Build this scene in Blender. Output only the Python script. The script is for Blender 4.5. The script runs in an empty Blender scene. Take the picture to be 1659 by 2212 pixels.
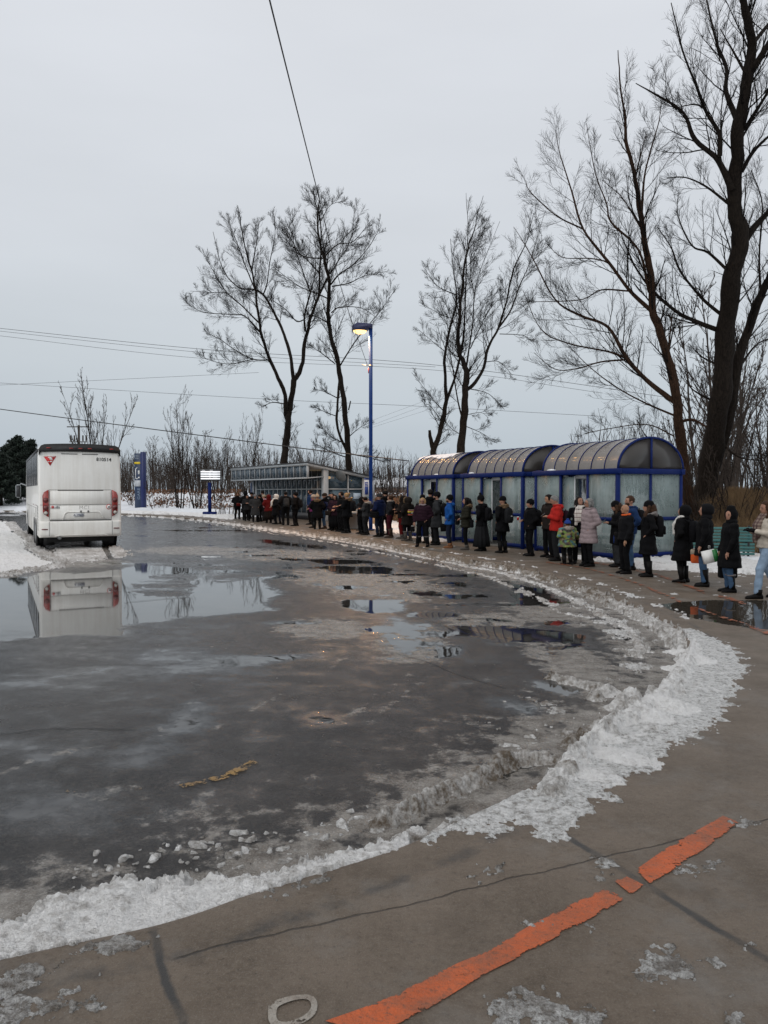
import bpy, bmesh, math, random
import numpy as np
from mathutils import Vector, Matrix
random.seed(7)
RNG = np.random.default_rng(7)
scene = bpy.context.scene
COL = scene.collection
R = math.radians

# ------------------------------------------------------------------ camera, sky, sun, exposure
HC = 1.85            # eye height above the pavement
ROADZ = -0.12        # road level, pavement is z = 0
F = 1659.0           # focal length in units of a 1659 wide picture
HOR = 1060.0         # horizon row in those units
cam_d = bpy.data.cameras.new("camera")
cam = bpy.data.objects.new("camera", cam_d); COL.objects.link(cam)
cam.location = (0, 0, HC)
cam.rotation_euler = (R(90) - math.atan((1106 - HOR) / F), 0, 0)
cam_d.sensor_fit = 'HORIZONTAL'; cam_d.sensor_width = 36; cam_d.lens = 36.0
cam_d.clip_end = 6000; cam_d.clip_start = 0.05
scene.camera = cam
scene.view_settings.view_transform = 'Standard'
scene.view_settings.look = 'None'
scene.view_settings.exposure = 0.0
scene.view_settings.gamma = 1.0
try: scene.view_settings.use_curve_mapping = False
except Exception: pass
SUN_EL, SUN_AZ = R(32), R(215)
world = bpy.data.worlds.new("World"); scene.world = world; world.use_nodes = True
wn, wl = world.node_tree.nodes, world.node_tree.links
wn.clear()
wo = wn.new('ShaderNodeOutputWorld'); wb = wn.new('ShaderNodeBackground'); wl.new(wb.outputs[0], wo.inputs[0])
wb.inputs[1].default_value = 0.1
sky = wn.new('ShaderNodeTexSky'); sky.sky_type = 'NISHITA'; sky.sun_disc = False
sky.sun_elevation = SUN_EL; sky.sun_rotation = SUN_AZ; sky.air_density = 1.0; sky.dust_density = 4.0
tc = wn.new('ShaderNodeTexCoord'); sx = wn.new('ShaderNodeSeparateXYZ'); wl.new(tc.outputs['Generated'], sx.inputs[0])
rp = wn.new('ShaderNodeValToRGB'); wl.new(sx.outputs[2], rp.inputs[0])
cr = rp.color_ramp                                    # overcast cover: brighter towards the zenith
while len(cr.elements) > 1: cr.elements.remove(cr.elements[-1])
def s2l(c): return tuple((v / 12.92 if v <= .04045 else ((v + .055) / 1.055) ** 2.4) for v in c)
stops = [(0.0, (.705, .745, .78)), (.06, (.73, .768, .80)), (.16, (.775, .805, .83)), (.30, (.825, .845, .87)), (.5, (.85, .865, .89)), (1.0, (.985, .985, .99))]
cr.elements[0].position = stops[0][0]; cr.elements[0].color = s2l(stops[0][1]) + (1,)
for p, c in stops[1:]:
    e = cr.elements.new(p); e.color = s2l(c) + (1,)
nz = wn.new('ShaderNodeTexNoise'); nz.inputs['Scale'].default_value = 1.6; nz.inputs['Detail'].default_value = 5; nz.inputs['Roughness'].default_value = .5
mp = wn.new('ShaderNodeMapping'); mp.inputs['Scale'].default_value = (1, 1, 4.5); wl.new(tc.outputs['Generated'], mp.inputs[0]); wl.new(mp.outputs[0], nz.inputs[0])
mr = wn.new('ShaderNodeMapRange'); mr.inputs[1].default_value = .3; mr.inputs[2].default_value = .7; mr.inputs[3].default_value = 9.85; mr.inputs[4].default_value = 10.75
wl.new(nz.outputs[0], mr.inputs[0])
vm = wn.new('ShaderNodeVectorMath'); vm.operation = 'SCALE'; wl.new(rp.outputs[0], vm.inputs[0]); wl.new(mr.outputs[0], vm.inputs['Scale'])
hs = wn.new('ShaderNodeHueSaturation'); hs.inputs['Saturation'].default_value = .5; wl.new(sky.outputs[0], hs.inputs['Color'])
mx = wn.new('ShaderNodeMix'); mx.data_type = 'RGBA'; mx.inputs[0].default_value = .96
wl.new(hs.outputs[0], mx.inputs[6]); wl.new(vm.outputs[0], mx.inputs[7]); wl.new(mx.outputs[2], wb.inputs[0])
sd = bpy.data.lights.new("sun", 'SUN'); sd.energy = 0.8; sd.angle = R(60); sd.color = (1, .97, .93)
so = bpy.data.objects.new("sun", sd); COL.objects.link(so)
so.rotation_euler = (R(90) - SUN_EL, 0, math.pi - SUN_AZ)

# ------------------------------------------------------------------ small helpers
def gp(xd, yd, z=0.0):
    """place on level z seen in the photograph at (xd, yd)"""
    Y = (HC - z) * F / (yd - HOR)
    return ((xd - 829.5) / F * Y, Y, z)
def at(xd, yd, Y):
    return np.array([(xd - 829.5) / F * Y, Y, HC - (yd - HOR) * Y / F])

def nmesh(name, V, Fc):
    V = np.asarray(V, dtype=np.float32)
    me = bpy.data.meshes.new(name)
    me.vertices.add(len(V)); me.vertices.foreach_set('co', V.ravel())
    if isinstance(Fc, np.ndarray):
        k = Fc.shape[1]; n = len(Fc)
        me.loops.add(n * k); me.loops.foreach_set('vertex_index', Fc.astype(np.int32).ravel())
        me.polygons.add(n); me.polygons.foreach_set('loop_start', np.arange(0, n * k, k, dtype=np.int32))
        try: me.polygons.foreach_set('loop_total', np.full(n, k, dtype=np.int32))
        except Exception: pass
    else:
        tot = np.array([len(f) for f in Fc], dtype=np.int32); n = len(Fc)
        me.loops.add(int(tot.sum())); me.loops.foreach_set('vertex_index', np.concatenate([np.asarray(f, dtype=np.int32) for f in Fc]))
        me.polygons.add(n); me.polygons.foreach_set('loop_start', np.concatenate([[0], np.cumsum(tot)[:-1]]).astype(np.int32))
        try: me.polygons.foreach_set('loop_total', tot)
        except Exception: pass
    me.update(calc_edges=True); me.validate(clean_customdata=False)
    return me
def smooth(me, on=True):
    me.polygons.foreach_set('use_smooth', np.full(len(me.polygons), on)); return me
def obj(name, me, mat=None, parent=None, sm=False):
    o = bpy.data.objects.new(name, me); COL.objects.link(o)
    if mat is not None and len(me.materials) == 0: me.materials.append(mat)
    if parent is not None: o.parent = parent
    if sm: smooth(me)
    return o
def tag(o, label=None, cat=None, group=None, kind=None):
    if label: o['label'] = label
    if cat: o['category'] = cat
    if group: o['group'] = group
    if kind: o['kind'] = kind
    return o
def thing(name, label, cat, loc=(0, 0, 0), rz=0, group=None):
    o = bpy.data.objects.new(name, None); COL.objects.link(o)
    o.location = loc; o.rotation_euler = (0, 0, rz); o.empty_display_size = .2
    return tag(o, label, cat, group)
def copy_tree(o, parent=None):
    c = o.copy(); COL.objects.link(c); c.parent = parent
    for ch in list(o.children): copy_tree(ch, c)
    return c

class MB:
    """collects simple shapes into one mesh"""
    def __init__(s): s.v = []; s.f = []; s.n = 0
    def add(s, V, Fc):
        V = np.asarray(V, float); s.v.append(V)
        for f in Fc: s.f.append([int(i) + s.n for i in f])
        s.n += len(V); return s
    def box(s, c, d, rz=0, M=None, bev=0):
        x, y, z = d[0] / 2, d[1] / 2, d[2] / 2
        if bev > 0:
            b = min(bev, x * .9, y * .9, z * .9); V = []
            for sx_ in (-1, 1):
                for sy_ in (-1, 1):
                    for sz_ in (-1, 1):
                        V += [(sx_ * x, sy_ * (y - b), sz_ * (z - b)), (sx_ * (x - b), sy_ * y, sz_ * (z - b)), (sx_ * (x - b), sy_ * (y - b), sz_ * z)]
            bm = bmesh.new()
            for v in V: bm.verts.new(v)
            r = bmesh.ops.convex_hull(bm, input=bm.verts); bm.verts.index_update()
            V2 = [tuple(v.co) for v in bm.verts]; F2 = [[v.index for v in f.verts] for f in bm.faces]; bm.free()
            V = np.array(V2)
            Fc = F2
        else:
            V = np.array([(-x, -y, -z), (x, -y, -z), (x, y, -z), (-x, y, -z), (-x, -y, z), (x, -y, z), (x, y, z), (-x, y, z)])
            Fc = [(0, 3, 2, 1), (4, 5, 6, 7), (0, 1, 5, 4), (1, 2, 6, 5), (2, 3, 7, 6), (3, 0, 4, 7)]
        if rz:
            c_, s_ = math.cos(rz), math.sin(rz); V = V @ np.array([[c_, s_, 0], [-s_, c_, 0], [0, 0, 1]])
        if M is not None: V = V @ np.array(M.to_3x3()).T
        return s.add(V + np.array(c), Fc)
    def bar(s, p0, p1, w, h=None, up=(0, 0, 1)):
        h = h or w; p0 = np.array(p0, float); p1 = np.array(p1, float); t = p1 - p0; L = np.linalg.norm(t); t /= L
        up = np.array(up, float)
        if abs(t @ up) > .98: up = np.array((0., 1, 0))
        a = np.cross(t, up); a /= np.linalg.norm(a); b = np.cross(a, t)
        V = [p + a * sx_ * w / 2 + b * sz_ * h / 2 for p in (p0, p1) for sx_, sz_ in ((-1, -1), (1, -1), (1, 1), (-1, 1))]
        return s.add(V, [(0, 1, 2, 3), (7, 6, 5, 4), (0, 4, 5, 1), (1, 5, 6, 2), (2, 6, 7, 3), (3, 7, 4, 0)])
    def tube(s, pts, r, k=8, cap=True):
        pts = np.array(pts, float); n = len(pts); r = np.broadcast_to(np.array(r, float), (n,))
        V, Fq = tubes(pts[None], r[None], k); Fc = [list(f) for f in Fq]
        if cap: Fc += [list(range(k))[::-1], [(n - 1) * k + i for i in range(k)]]
        return s.add(V, Fc)
    def cyl(s, c, r, h, k=16, axis='z', r2=None):
        c = np.array(c, float); d = {'x': (1, 0, 0), 'y': (0, 1, 0), 'z': (0, 0, 1)}[axis]; d = np.array(d) * h / 2
        return s.tube([c - d, c + d], [r, r if r2 is None else r2], k)
    def ell(s, c, r, k=12, m=8, M=None):
        V, Fc = ellipsoid(r, k, m)
        if M is not None: V = V @ np.array(M.to_3x3()).T
        return s.add(V + np.array(c), Fc)
    def prism(s, pts, z0, z1):
        n = len(pts); V = [(p[0], p[1], z0) for p in pts] + [(p[0], p[1], z1) for p in pts]
        Fc = [list(range(n))[::-1], list(range(n, 2 * n))] + [[i, (i + 1) % n, n + (i + 1) % n, n + i] for i in range(n)]
        return s.add(V, Fc)
    def prism_xz(s, pts, y0, y1):
        n = len(pts); V = [(p[0], y0, p[1]) for p in pts] + [(p[0], y1, p[1]) for p in pts]
        Fc = [list(range(n)), list(range(n, 2 * n))[::-1]] + [[i, n + i, n + (i + 1) % n, (i + 1) % n] for i in range(n)]
        return s.add(V, Fc)
    def loft(s, rings, cap=True):
        k = len(rings[0]); n = len(rings); V = np.concatenate([np.array(r, float) for r in rings])
        Fc = [[a * k + i, a * k + (i + 1) % k, (a + 1) * k + (i + 1) % k, (a + 1) * k + i] for a in range(n - 1) for i in range(k)]
        if cap: Fc += [list(range(k))[::-1], [(n - 1) * k + i for i in range(k)]]
        return s.add(V, Fc)
    def build(s, name, mat=None, parent=None, sm=False):
        me = nmesh(name, np.concatenate(s.v), s.f)
        bm = bmesh.new(); bm.from_mesh(me); bmesh.ops.recalc_face_normals(bm, faces=bm.faces); bm.to_mesh(me); bm.free()
        return obj(name, me, mat, parent, sm)

def ellipsoid(r, k=12, m=8):
    V = [(0, 0, -r[2])]
    for j in range(1, m):
        a = -math.pi / 2 + math.pi * j / m
        for i in range(k):
            b = 2 * math.pi * i / k
            V.append((r[0] * math.cos(a) * math.cos(b), r[1] * math.cos(a) * math.sin(b), r[2] * math.sin(a)))
    V.append((0, 0, r[2])); Fc = []
    for i in range(k):
        Fc.append((0, 1 + (i + 1) % k, 1 + i)); t = 1 + (m - 2) * k; Fc.append((t + i, t + (i + 1) % k, len(V) - 1))
    for j in range(m - 2):
        for i in range(k):
            a = 1 + j * k; Fc.append((a + i, a + (i + 1) % k, a + k + (i + 1) % k, a + k + i))
    return np.array(V), Fc

def tubes(P, Rr, k=4):
    """P (N,n,3) polylines, Rr (N,n) radii -> verts, quad faces"""
    N, n, _ = P.shape
    T = np.gradient(P, axis=1) if n > 2 else np.repeat((P[:, 1:] - P[:, :1]), 2, axis=1)
    T /= np.linalg.norm(T, axis=2, keepdims=True) + 1e-9
    mean = T.mean(axis=1, keepdims=True)
    ref = np.where(np.abs(mean[..., 2:3]) > .8, np.array([1., 0.3, 0]), np.array([0., 0, 1.]))
    A = np.cross(T, np.broadcast_to(ref, T.shape)); A /= np.linalg.norm(A, axis=2, keepdims=True) + 1e-9
    B = np.cross(A, T)
    th = np.arange(k) * 2 * np.pi / k
    V = P[:, :, None] + Rr[:, :, None, None] * (A[:, :, None] * np.cos(th)[:, None] + B[:, :, None] * np.sin(th)[:, None])
    V = V.reshape(-1, 3)
    i = np.arange(k); j = np.arange(n - 1); b = np.arange(N)
    base = (b[:, None, None] * n + j[None, :, None]) * k
    i2 = (i + 1) % k
    Fq = np.stack([base + i, base + i2, base + k + i2, base + k + i], axis=-1).reshape(-1, 4)
    return V, Fq

# numpy noise
def _h(ix, iy, seed):
    h = (ix.astype(np.int64) * 374761393 + iy.astype(np.int64) * 668265263 + seed * 1442695041) & 0x7fffffff
    h = (h ^ (h >> 13)) * 1274126177 & 0x7fffffff
    return ((h ^ (h >> 16)) & 0xffff) / 65535.0
def pnoise(x, y, seed=0):
    ix = np.floor(x); iy = np.floor(y); fx = x - ix; fy = y - iy
    u = fx * fx * fx * (fx * (fx * 6 - 15) + 10); v = fy * fy * fy * (fy * (fy * 6 - 15) + 10)
    def g(a, b):
        an = _h(ix + a, iy + b, seed) * 2 * np.pi
        return np.cos(an) * (fx - a) + np.sin(an) * (fy - b)
    return (g(0, 0) * (1 - u) + g(1, 0) * u) * (1 - v) + (g(0, 1) * (1 - u) + g(1, 1) * u) * v
def fbm(x, y, sc, octv=4, seed=0, gain=.5):
    a = 1.0; s = 0; t = 0
    for o in range(octv):
        s = s + a * pnoise(x * sc + 13.7 * o, y * sc - 7.1 * o, seed + o); t += a; a *= gain; sc *= 2.03
    return s / t * 1.6          # about -1..1
def sstep(a, b, x):
    t = np.clip((x - a) / (b - a), 0, 1); return t * t * (3 - 2 * t)
def spline(P, per=8):
    P = np.array(P, float); n = len(P); out = []
    Q = np.vstack([2 * P[0] - P[1], P, 2 * P[-1] - P[-2]])
    for i in range(n - 1):
        p0, p1, p2, p3 = Q[i], Q[i + 1], Q[i + 2], Q[i + 3]
        for t in np.linspace(0, 1, per, endpoint=False):
            out.append(.5 * ((2 * p1) + (-p0 + p2) * t + (2 * p0 - 5 * p1 + 4 * p2 - p3) * t * t + (-p0 + 3 * p1 - 3 * p2 + p3) * t ** 3))
    out.append(P[-1]); return np.array(out)
def seg_dist(X, Y, poly):
    """distance to polyline, signed (+ right of travel), arc length"""
    best = np.full(X.shape, 1e9); sg = np.zeros(X.shape); ss = np.zeros(X.shape); acc = 0
    for a, b in zip(poly[:-1], poly[1:]):
        dx, dy = b[0] - a[0], b[1] - a[1]; L2 = dx * dx + dy * dy; L = math.sqrt(L2)
        t = np.clip(((X - a[0]) * dx + (Y - a[1]) * dy) / L2, 0, 1)
        ex = X - a[0] - t * dx; ey = Y - a[1] - t * dy; d = ex * ex + ey * ey
        m = d < best
        best = np.where(m, d, best); sg = np.where(m, np.sign(dy * ex - dx * ey), sg); ss = np.where(m, acc + t * L, ss); acc += L
    return np.sqrt(best) * sg, ss
def in_poly(X, Y, poly):
    """signed distance, positive inside"""
    ins = np.zeros(X.shape, bool); n = len(poly); best = np.full(X.shape, 1e9)
    for i in range(n):
        a, b = poly[i], poly[(i + 1) % n]
        c = ((a[1] > Y) != (b[1] > Y)) & (X < (b[0] - a[0]) * (Y - a[1]) / (b[1] - a[1] + 1e-12) + a[0])
        ins ^= c
        dx, dy = b[0] - a[0], b[1] - a[1]; L2 = dx * dx + dy * dy + 1e-12
        t = np.clip(((X - a[0]) * dx + (Y - a[1]) * dy) / L2, 0, 1)
        best = np.minimum(best, (X - a[0] - t * dx) ** 2 + (Y - a[1] - t * dy) ** 2)
    return np.where(ins, 1, -1) * np.sqrt(best)

# ------------------------------------------------------------------ materials
class NT:
    def __init__(s, name):
        s.m = bpy.data.materials.new(name); s.m.use_nodes = True; s.t = s.m.node_tree; s.n = s.t.nodes; s.l = s.t.links
        s.b = s.n['Principled BSDF']; s.out = s.n['Material Output']
    def new(s, ty, **kw):
        n = s.n.new(ty)
        for k, v in kw.items(): setattr(n, k, v)
        return n
    def val(s, sock, v):
        if hasattr(v, 'is_linked') or isinstance(v, bpy.types.NodeSocket): s.l.new(v, sock)
        else: sock.default_value = v
    def noise(s, scale, detail=3, rough=.55, vec=None, dist=0):
        n = s.new('ShaderNodeTexNoise'); n.inputs['Scale'].default_value = scale; n.inputs['Detail'].default_value = detail
        n.inputs['Roughness'].default_value = rough; n.inputs['Distortion'].default_value = dist
        if vec is not None: s.l.new(vec, n.inputs['Vector'])
        return n.outputs[0]
    def rng(s, x, a, b, c=0., d=1., clamp=True, sm=False):
        n = s.new('ShaderNodeMapRange'); n.clamp = clamp
        if sm: n.interpolation_type = 'SMOOTHSTEP'
        s.val(n.inputs[0], x)
        for i, v in enumerate((a, b, c, d)): s.val(n.inputs[i + 1], v)
        return n.outputs[0]
    def math(s, op, a, b=0.):
        n = s.new('ShaderNodeMath', operation=op); s.val(n.inputs[0], a); s.val(n.inputs[1], b); return n.outputs[0]
    def mix(s, f, a, b):
        n = s.new('ShaderNodeMix', data_type='RGBA'); s.val(n.inputs[0], f)
        s.val(n.inputs[6], a if not isinstance(a, tuple) else (a + (1,))[:4]); s.val(n.inputs[7], b if not isinstance(b, tuple) else (b + (1,))[:4]); return n.outputs[2]
    def fmix(s, f, a, b):
        n = s.new('ShaderNodeMix', data_type='FLOAT'); s.val(n.inputs[0], f); s.val(n.inputs[2], a); s.val(n.inputs[3], b); return n.outputs[0]
    def attr(s, name): n = s.new('ShaderNodeAttribute', attribute_name=name); return n.outputs['Fac']
    def bump(s, h, dist, strength=1., normal=None):
        n = s.new('ShaderNodeBump'); s.val(n.inputs['Height'], h); s.val(n.inputs['Distance'], dist); s.val(n.inputs['Strength'], strength)
        if normal is not None: s.l.new(normal, n.inputs['Normal'])
        return n.outputs[0]
    def pos(s): return s.new('ShaderNodeNewGeometry').outputs['Position']
    def oco(s): return s.new('ShaderNodeTexCoord').outputs['Object']
    def set(s, **kw):
        for k, v in kw.items(): s.val(s.b.inputs[k.replace('_', ' ')], v if not (isinstance(v, tuple) and len(v) == 3) else v + (1,))
        return s.m
def M(name, col, rough=.6, metal=0, var=.12, scale=6, bump=0, bscale=60, spec=.5, coat=0, alpha=1, emit=None, es=1, dirt=0, sheen=0, trans=0):
    t = NT(name); v = t.oco()
    n = t.noise(scale, 4, .6, v)
    a = tuple(c * (1 - var) for c in col); b = tuple(min(1, c * (1 + var)) for c in col)
    c = t.mix(t.rng(n, .3, .7), a, b)
    if dirt:
        g = t.noise(scale * .5, 5, .7, v); c = t.mix(t.rng(g, .45, .75, 0, dirt), c, (.12, .10, .08))
    t.set(Base_Color=c, Roughness=t.rng(t.noise(scale * 2.3, 3, .6, v), .3, .7, max(0, rough - .07), min(1, rough + .07)), Metallic=metal)
    t.b.inputs['Specular IOR Level'].default_value = spec; t.b.inputs['Coat Weight'].default_value = coat; t.b.inputs['Alpha'].default_value = alpha
    if sheen: t.b.inputs['Sheen Weight'].default_value = sheen
    if emit: t.b.inputs['Emission Color'].default_value = emit + (1,); t.b.inputs['Emission Strength'].default_value = es
    if bump: t.l.new(t.bump(t.noise(bscale, 4, .6, v), bump), t.b.inputs['Normal'])
    return t.m

# ------------------------------------------------------------------ kerb line
KERB = [(-14, -3), (-6, .6), (-3, 2.25), (-1.50, 2.994), (-.948, 3.24), (-.604, 3.49), (0, 3.88), (.44, 4.27), (1.0, 4.85), (1.30, 5.27), (1.60, 5.80), (2.02, 6.37),
        (2.60, 7.14), (3.17, 8.08), (3.60, 8.97), (3.84, 9.70), (3.99, 10.55), (4.04, 12.1), (3.97, 14.3), (3.72, 16.6), (3.3, 18.6), (2.66, 20.3), (2.1, 21.7), (1.37, 23.6), (.1, 27.0),
        (-1.4, 30.5), (-4.5, 36.6), (-7.3, 42), (-10, 47.3), (-13.7, 53.2), (-20.1, 60.6), (-34, 71), (-60, 83), (-120, 98)]
KS = spline(KERB, 6)
def kerb_sd(X, Y): return seg_dist(X, Y, KS)

def grid_ground(x0, x1, nx, ys, z):
    xd = np.linspace(x0, x1, nx)
    XD, YD = np.meshgrid(xd, ys)
    Y = (HC - z) * F / (YD - HOR); X = (XD - 829.5) / F * Y
    return X, Y, XD, YD
def grid_faces(ny, nx, keep=None):
    j, i = np.meshgrid(np.arange(ny - 1), np.arange(nx - 1), indexing='ij')
    a = j * nx + i; q = np.stack([a, a + nx, a + nx + 1, a + 1], -1).reshape(-1, 4)
    return q if keep is None else q[keep.ravel()]
def compact(V, q, attrs):
    u, inv = np.unique(q.ravel(), return_inverse=True)
    return V[u], inv.reshape(q.shape), {k: a.ravel()[u] for k, a in attrs.items()}
def set_attr(me, attrs):
    for k, a in attrs.items():
        at_ = me.attributes.new(k, 'FLOAT', 'POINT'); at_.data.foreach_set('value', np.asarray(a, np.float32).ravel())
def dpoly(pts, z=0.0): return [gp(x, y, z)[:2] for x, y in pts]
def blob(XD, YD, cx, cy, rx, ry, a=0):
    c, s = math.cos(R(a)), math.sin(R(a)); u = (XD - cx) * c + (YD - cy) * s; v = -(XD - cx) * s + (YD - cy) * c
    return 1 - np.sqrt((u / rx) ** 2 + (v / ry) ** 2)

# ------------------------------------------------------------------ road
ys = np.concatenate([np.array([1060.6, 1061, 1061.6, 1062.5, 1064, 1066, 1068, 1071, 1074]), np.arange(1077, 2330, 3.0), np.array([2400, 2500, 2700, 3000])])
X, Y, XD, YD = grid_ground(-700, 2100, 640, ys, ROADZ)
kd, ks = kerb_sd(X, Y)
n1 = fbm(X, Y, .8, 5, 11); n2 = fbm(X, Y, 3.1, 4, 23)
pud = np.full(X.shape, -1.0)
def addp(pts, k=1.0, soft=.5):
    global pud
    pud = np.maximum(pud, k * np.clip(in_poly(X, Y, dpoly(pts, ROADZ)) / soft, -1, 1))
addp([(-300, 1236), (0, 1244), (60, 1246), (100, 1236), (165, 1240), (262, 1230), (300, 1220), (420, 1228), (470, 1260), (560, 1250), (604, 1288), (560, 1306), (600, 1318), (500, 1327), (370, 1338), (265, 1353), (262, 1376), (150, 1372), (0, 1385), (-300, 1400)], 1, .35)
addp([(735, 1296), (870, 1296), (872, 1322), (800, 1326), (740, 1312)], 1, .25)
addp([(840, 1338), (930, 1345), (935, 1400), (880, 1420), (835, 1380)], .5, .6)
addp([(960, 1352), (1090, 1352), (1270, 1372), (1265, 1392), (1100, 1388), (985, 1372)], 1, .2)
addp([(1105, 1262), (1180, 1272), (1215, 1300), (1190, 1312), (1110, 1300)], .9, .25)
addp([(935, 1400), (995, 1396), (1000, 1418), (945, 1424)], .9, .2)
addp([(1320, 1350), (1350, 1352), (1385, 1386), (1360, 1394), (1330, 1376)], .8, .2)
addp([(1160, 1474), (1262, 1494), (1230, 1506), (1165, 1488)], .9, .15)
addp([(1085, 1512), (1170, 1530), (1150, 1548), (1080, 1530)], .6, .2)
addp([(690, 1222), (850, 1226), (845, 1240), (720, 1240)], .9, .3)
addp([(650, 1208), (790, 1210), (820, 1216), (700, 1220)], .9, .3)
addp([(940, 1196), (1000, 1204), (1050, 1215), (990, 1214)], .8, .3)
addp([(560, 1165), (700, 1180), (690, 1186), (580, 1174)], .5, .5)
addp([(1055, 1655), (1170, 1622), (1165, 1660), (1095, 1690)], .6, .15)
for c in [(355, 1424, 110, 20), (410, 1560, 70, 45, -10), (90, 1645, 60, 22), (300, 1640, 120, 40, -12), (100, 1760, 190, 80), (560, 1600, 60, 25), (100, 1480, 160, 22), (700, 1560, 90, 30)]:
    pud = np.maximum(pud, -.50 + .7 * np.clip(blob(XD, YD, *c), -1, 1))
bigpatch = np.clip((blob(XD, YD, 342, 1264, 74, 26) + .9 * n1 + .5 * n2) * 3, -1, 1)          # slush floating in the big puddle
pud = np.where(bigpatch > 0, np.minimum(pud, -bigpatch), pud)
pud = pud + .34 * n1 + .30 * n2 + .22 * fbm(X * .7, Y * 1.2, 2.2, 5, 29) + .10 * fbm(X, Y, 7, 3, 37)
zone = np.clip(np.maximum(blob(XD, YD, 980, 1330, 420, 150, 8), blob(XD, YD, 640, 1230, 420, 75)) * 2.2, 0, 1)
br = fbm(X * .55, Y, 1.15, 6, 201, .62)
pud = np.where(zone > 0, np.maximum(pud, (br - .20) * 3.2 * zone - (1 - zone) * .8), pud)
pud = np.maximum(pud, np.where(XD < 700, (fbm(X * .35, Y, .8, 5, 222) - .12) * 2.2 - .50, -1))
edge = sstep(-1.7, -.2, kd + .35 * n1)                                   # slushy margin along the kerb
sl = edge * .75
for c in [(800, 1262, 260, 42, 6), (1060, 1230, 200, 30, 12), (1250, 1440, 190, 60, 25), (1130, 1600, 120, 60, -28), (1000, 1700, 150, 50, -24), (760, 1790, 170, 40, -14), (170, 1215, 160, 16), (620, 1200, 200, 18), (890, 1390, 120, 70), (700, 1360, 150, 30), (1060, 1345, 160, 30), (430, 1190, 200, 14), (1370, 1370, 100, 60), (170, 1190, 110, 18), (1300, 1290, 120, 40, 18), (1200, 1330, 150, 30, 8)]:
    sl = np.maximum(sl, .95 * np.clip(blob(XD, YD, *c) * 1.6, 0, 1))
# tyre tracks: arcs of scraped slush
tr1, _ = seg_dist(X, Y, spline(dpoly([(1700, 1300), (1250, 1310), (900, 1290), (500, 1290), (0, 1330)], ROADZ), 8))
arc, _ = seg_dist(X, Y, spline(dpoly([(240, 1705), (470, 1690), (620, 1640), (770, 1540), (900, 1440), (960, 1340), (900, 1270)], ROADZ), 8))
arc2, _ = seg_dist(X, Y, spline(dpoly([(520, 1880), (760, 1800), (980, 1670), (1180, 1530), (1290, 1420), (1310, 1340), (1200, 1275)], ROADZ), 8))
for a_, w_ in ((arc, .07), (arc2, .12), (arc + .9, .05), (arc2 - .55, .07), (arc2 - .28, .05), (arc2 + .3, .06), (arc - .22, .05), (tr1, .12), (tr1 + .6, .08), (tr1 - 1.9, .1)):
    sl = np.maximum(sl, .36 * np.exp(-(a_ / w_) ** 2) * sstep(-.5, .3, n1 + .15))
sl = sl + .42 * n2 + .25 * n1 + .2 * fbm(X, Y, 9, 4, 31) - .10
tone = fbm(X, Y, .35, 4, 41) + .5 * fbm(X * 1., Y * .4, .9, 3, 55)
zz = ROADZ + .006 * n1 + .004 * n2 * sstep(.2, .8, sl) + .012 * fbm(X, Y, 11, 3, 77) * sstep(.35, .9, sl) * sstep(40, 15, Y)
P01 = sstep(-.1, .15, pud)
zz = zz * (1 - P01) + (ROADZ - .002) * P01
kv = ((kd < .4) | (Y < 2.2))
keep = kv[:-1, :-1] | kv[1:, 1:] | kv[1:, :-1] | kv[:-1, 1:]
V = np.stack([X, Y, zz], -1).reshape(-1, 3)
V, q, at_r = compact(V, grid_faces(*X.shape, keep), dict(puddle=pud, slush=sl, tone=tone))
road_me = nmesh('road', V, q); set_attr(road_me, at_r)

t = NT('wet_asphalt'); p = t.pos()
pa = t.attr('puddle'); sa = t.attr('slush'); ta = t.attr('tone')
fine = t.noise(14, 5, .65, p); vfine = t.noise(95, 3, .6, p); grit = t.noise(260, 2, .5, p); mid = t.noise(3.2, 6, .6, p)
fine2 = t.noise(5.5, 9, .72, p)
agg = t.noise(36, 6, .8, p)
pf = t.rng(t.math('ADD', t.math('ADD', pa, t.rng(fine2, .25, .75, -.42, .42)), t.rng(fine, .2, .8, -.16, .16)), -.02, .08, sm=True)
sf = t.rng(t.math('ADD', sa, t.rng(fine2, .25, .75, -.55, .55)), .22, .62, sm=True)
asph = t.mix(t.rng(mid, .3, .7), (.007, .0075, .0095), (.020, .020, .022))
asph = t.mix(t.math('MULTIPLY', t.rng(vfine, .48, .72), t.rng(ta, -.5, .6, .15, .9)), asph, (.080, .070, .060)); asph = t.mix(t.rng(grit, .60, .75, 0, .5), asph, (.11, .10, .09))
asph = t.mix(t.rng(agg, .50, .66, 0, .75), asph, (.070, .062, .055)); asph = t.mix(t.rng(agg, .34, .46, .8, 0), asph, (.004, .004, .005)); asph = t.mix(t.rng(ta, -.1, .8, 0, .6), asph, (.048, .041, .036))
slc = t.mix(t.rng(t.noise(6, 6, .65, p), .35, .68), (.085, .071, .058), (.28, .262, .238))
slc = t.mix(t.rng(vfine, .5, .7, 0, .6), slc, (.40, .385, .36))
wat = t.mix(t.rng(mid, .35, .65), (.010, .010, .010), (.040, .037, .034))
c = t.mix(sf, asph, slc); c = t.mix(pf, c, wat)
ro = t.fmix(sf, t.rng(t.math('ADD', t.math('MULTIPLY', ta, .5), mid), .1, 1.1, .17, .40), t.rng(fine, .3, .7, .22, .55)); margin = t.rng(t.math('ADD', pa, t.rng(fine2, .25, .75, -.40, .40)), -.95, .05, sm=True); ro = t.fmix(t.math('MULTIPLY', margin, .8), ro, .09); ro = t.fmix(pf, ro, .03)
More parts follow.
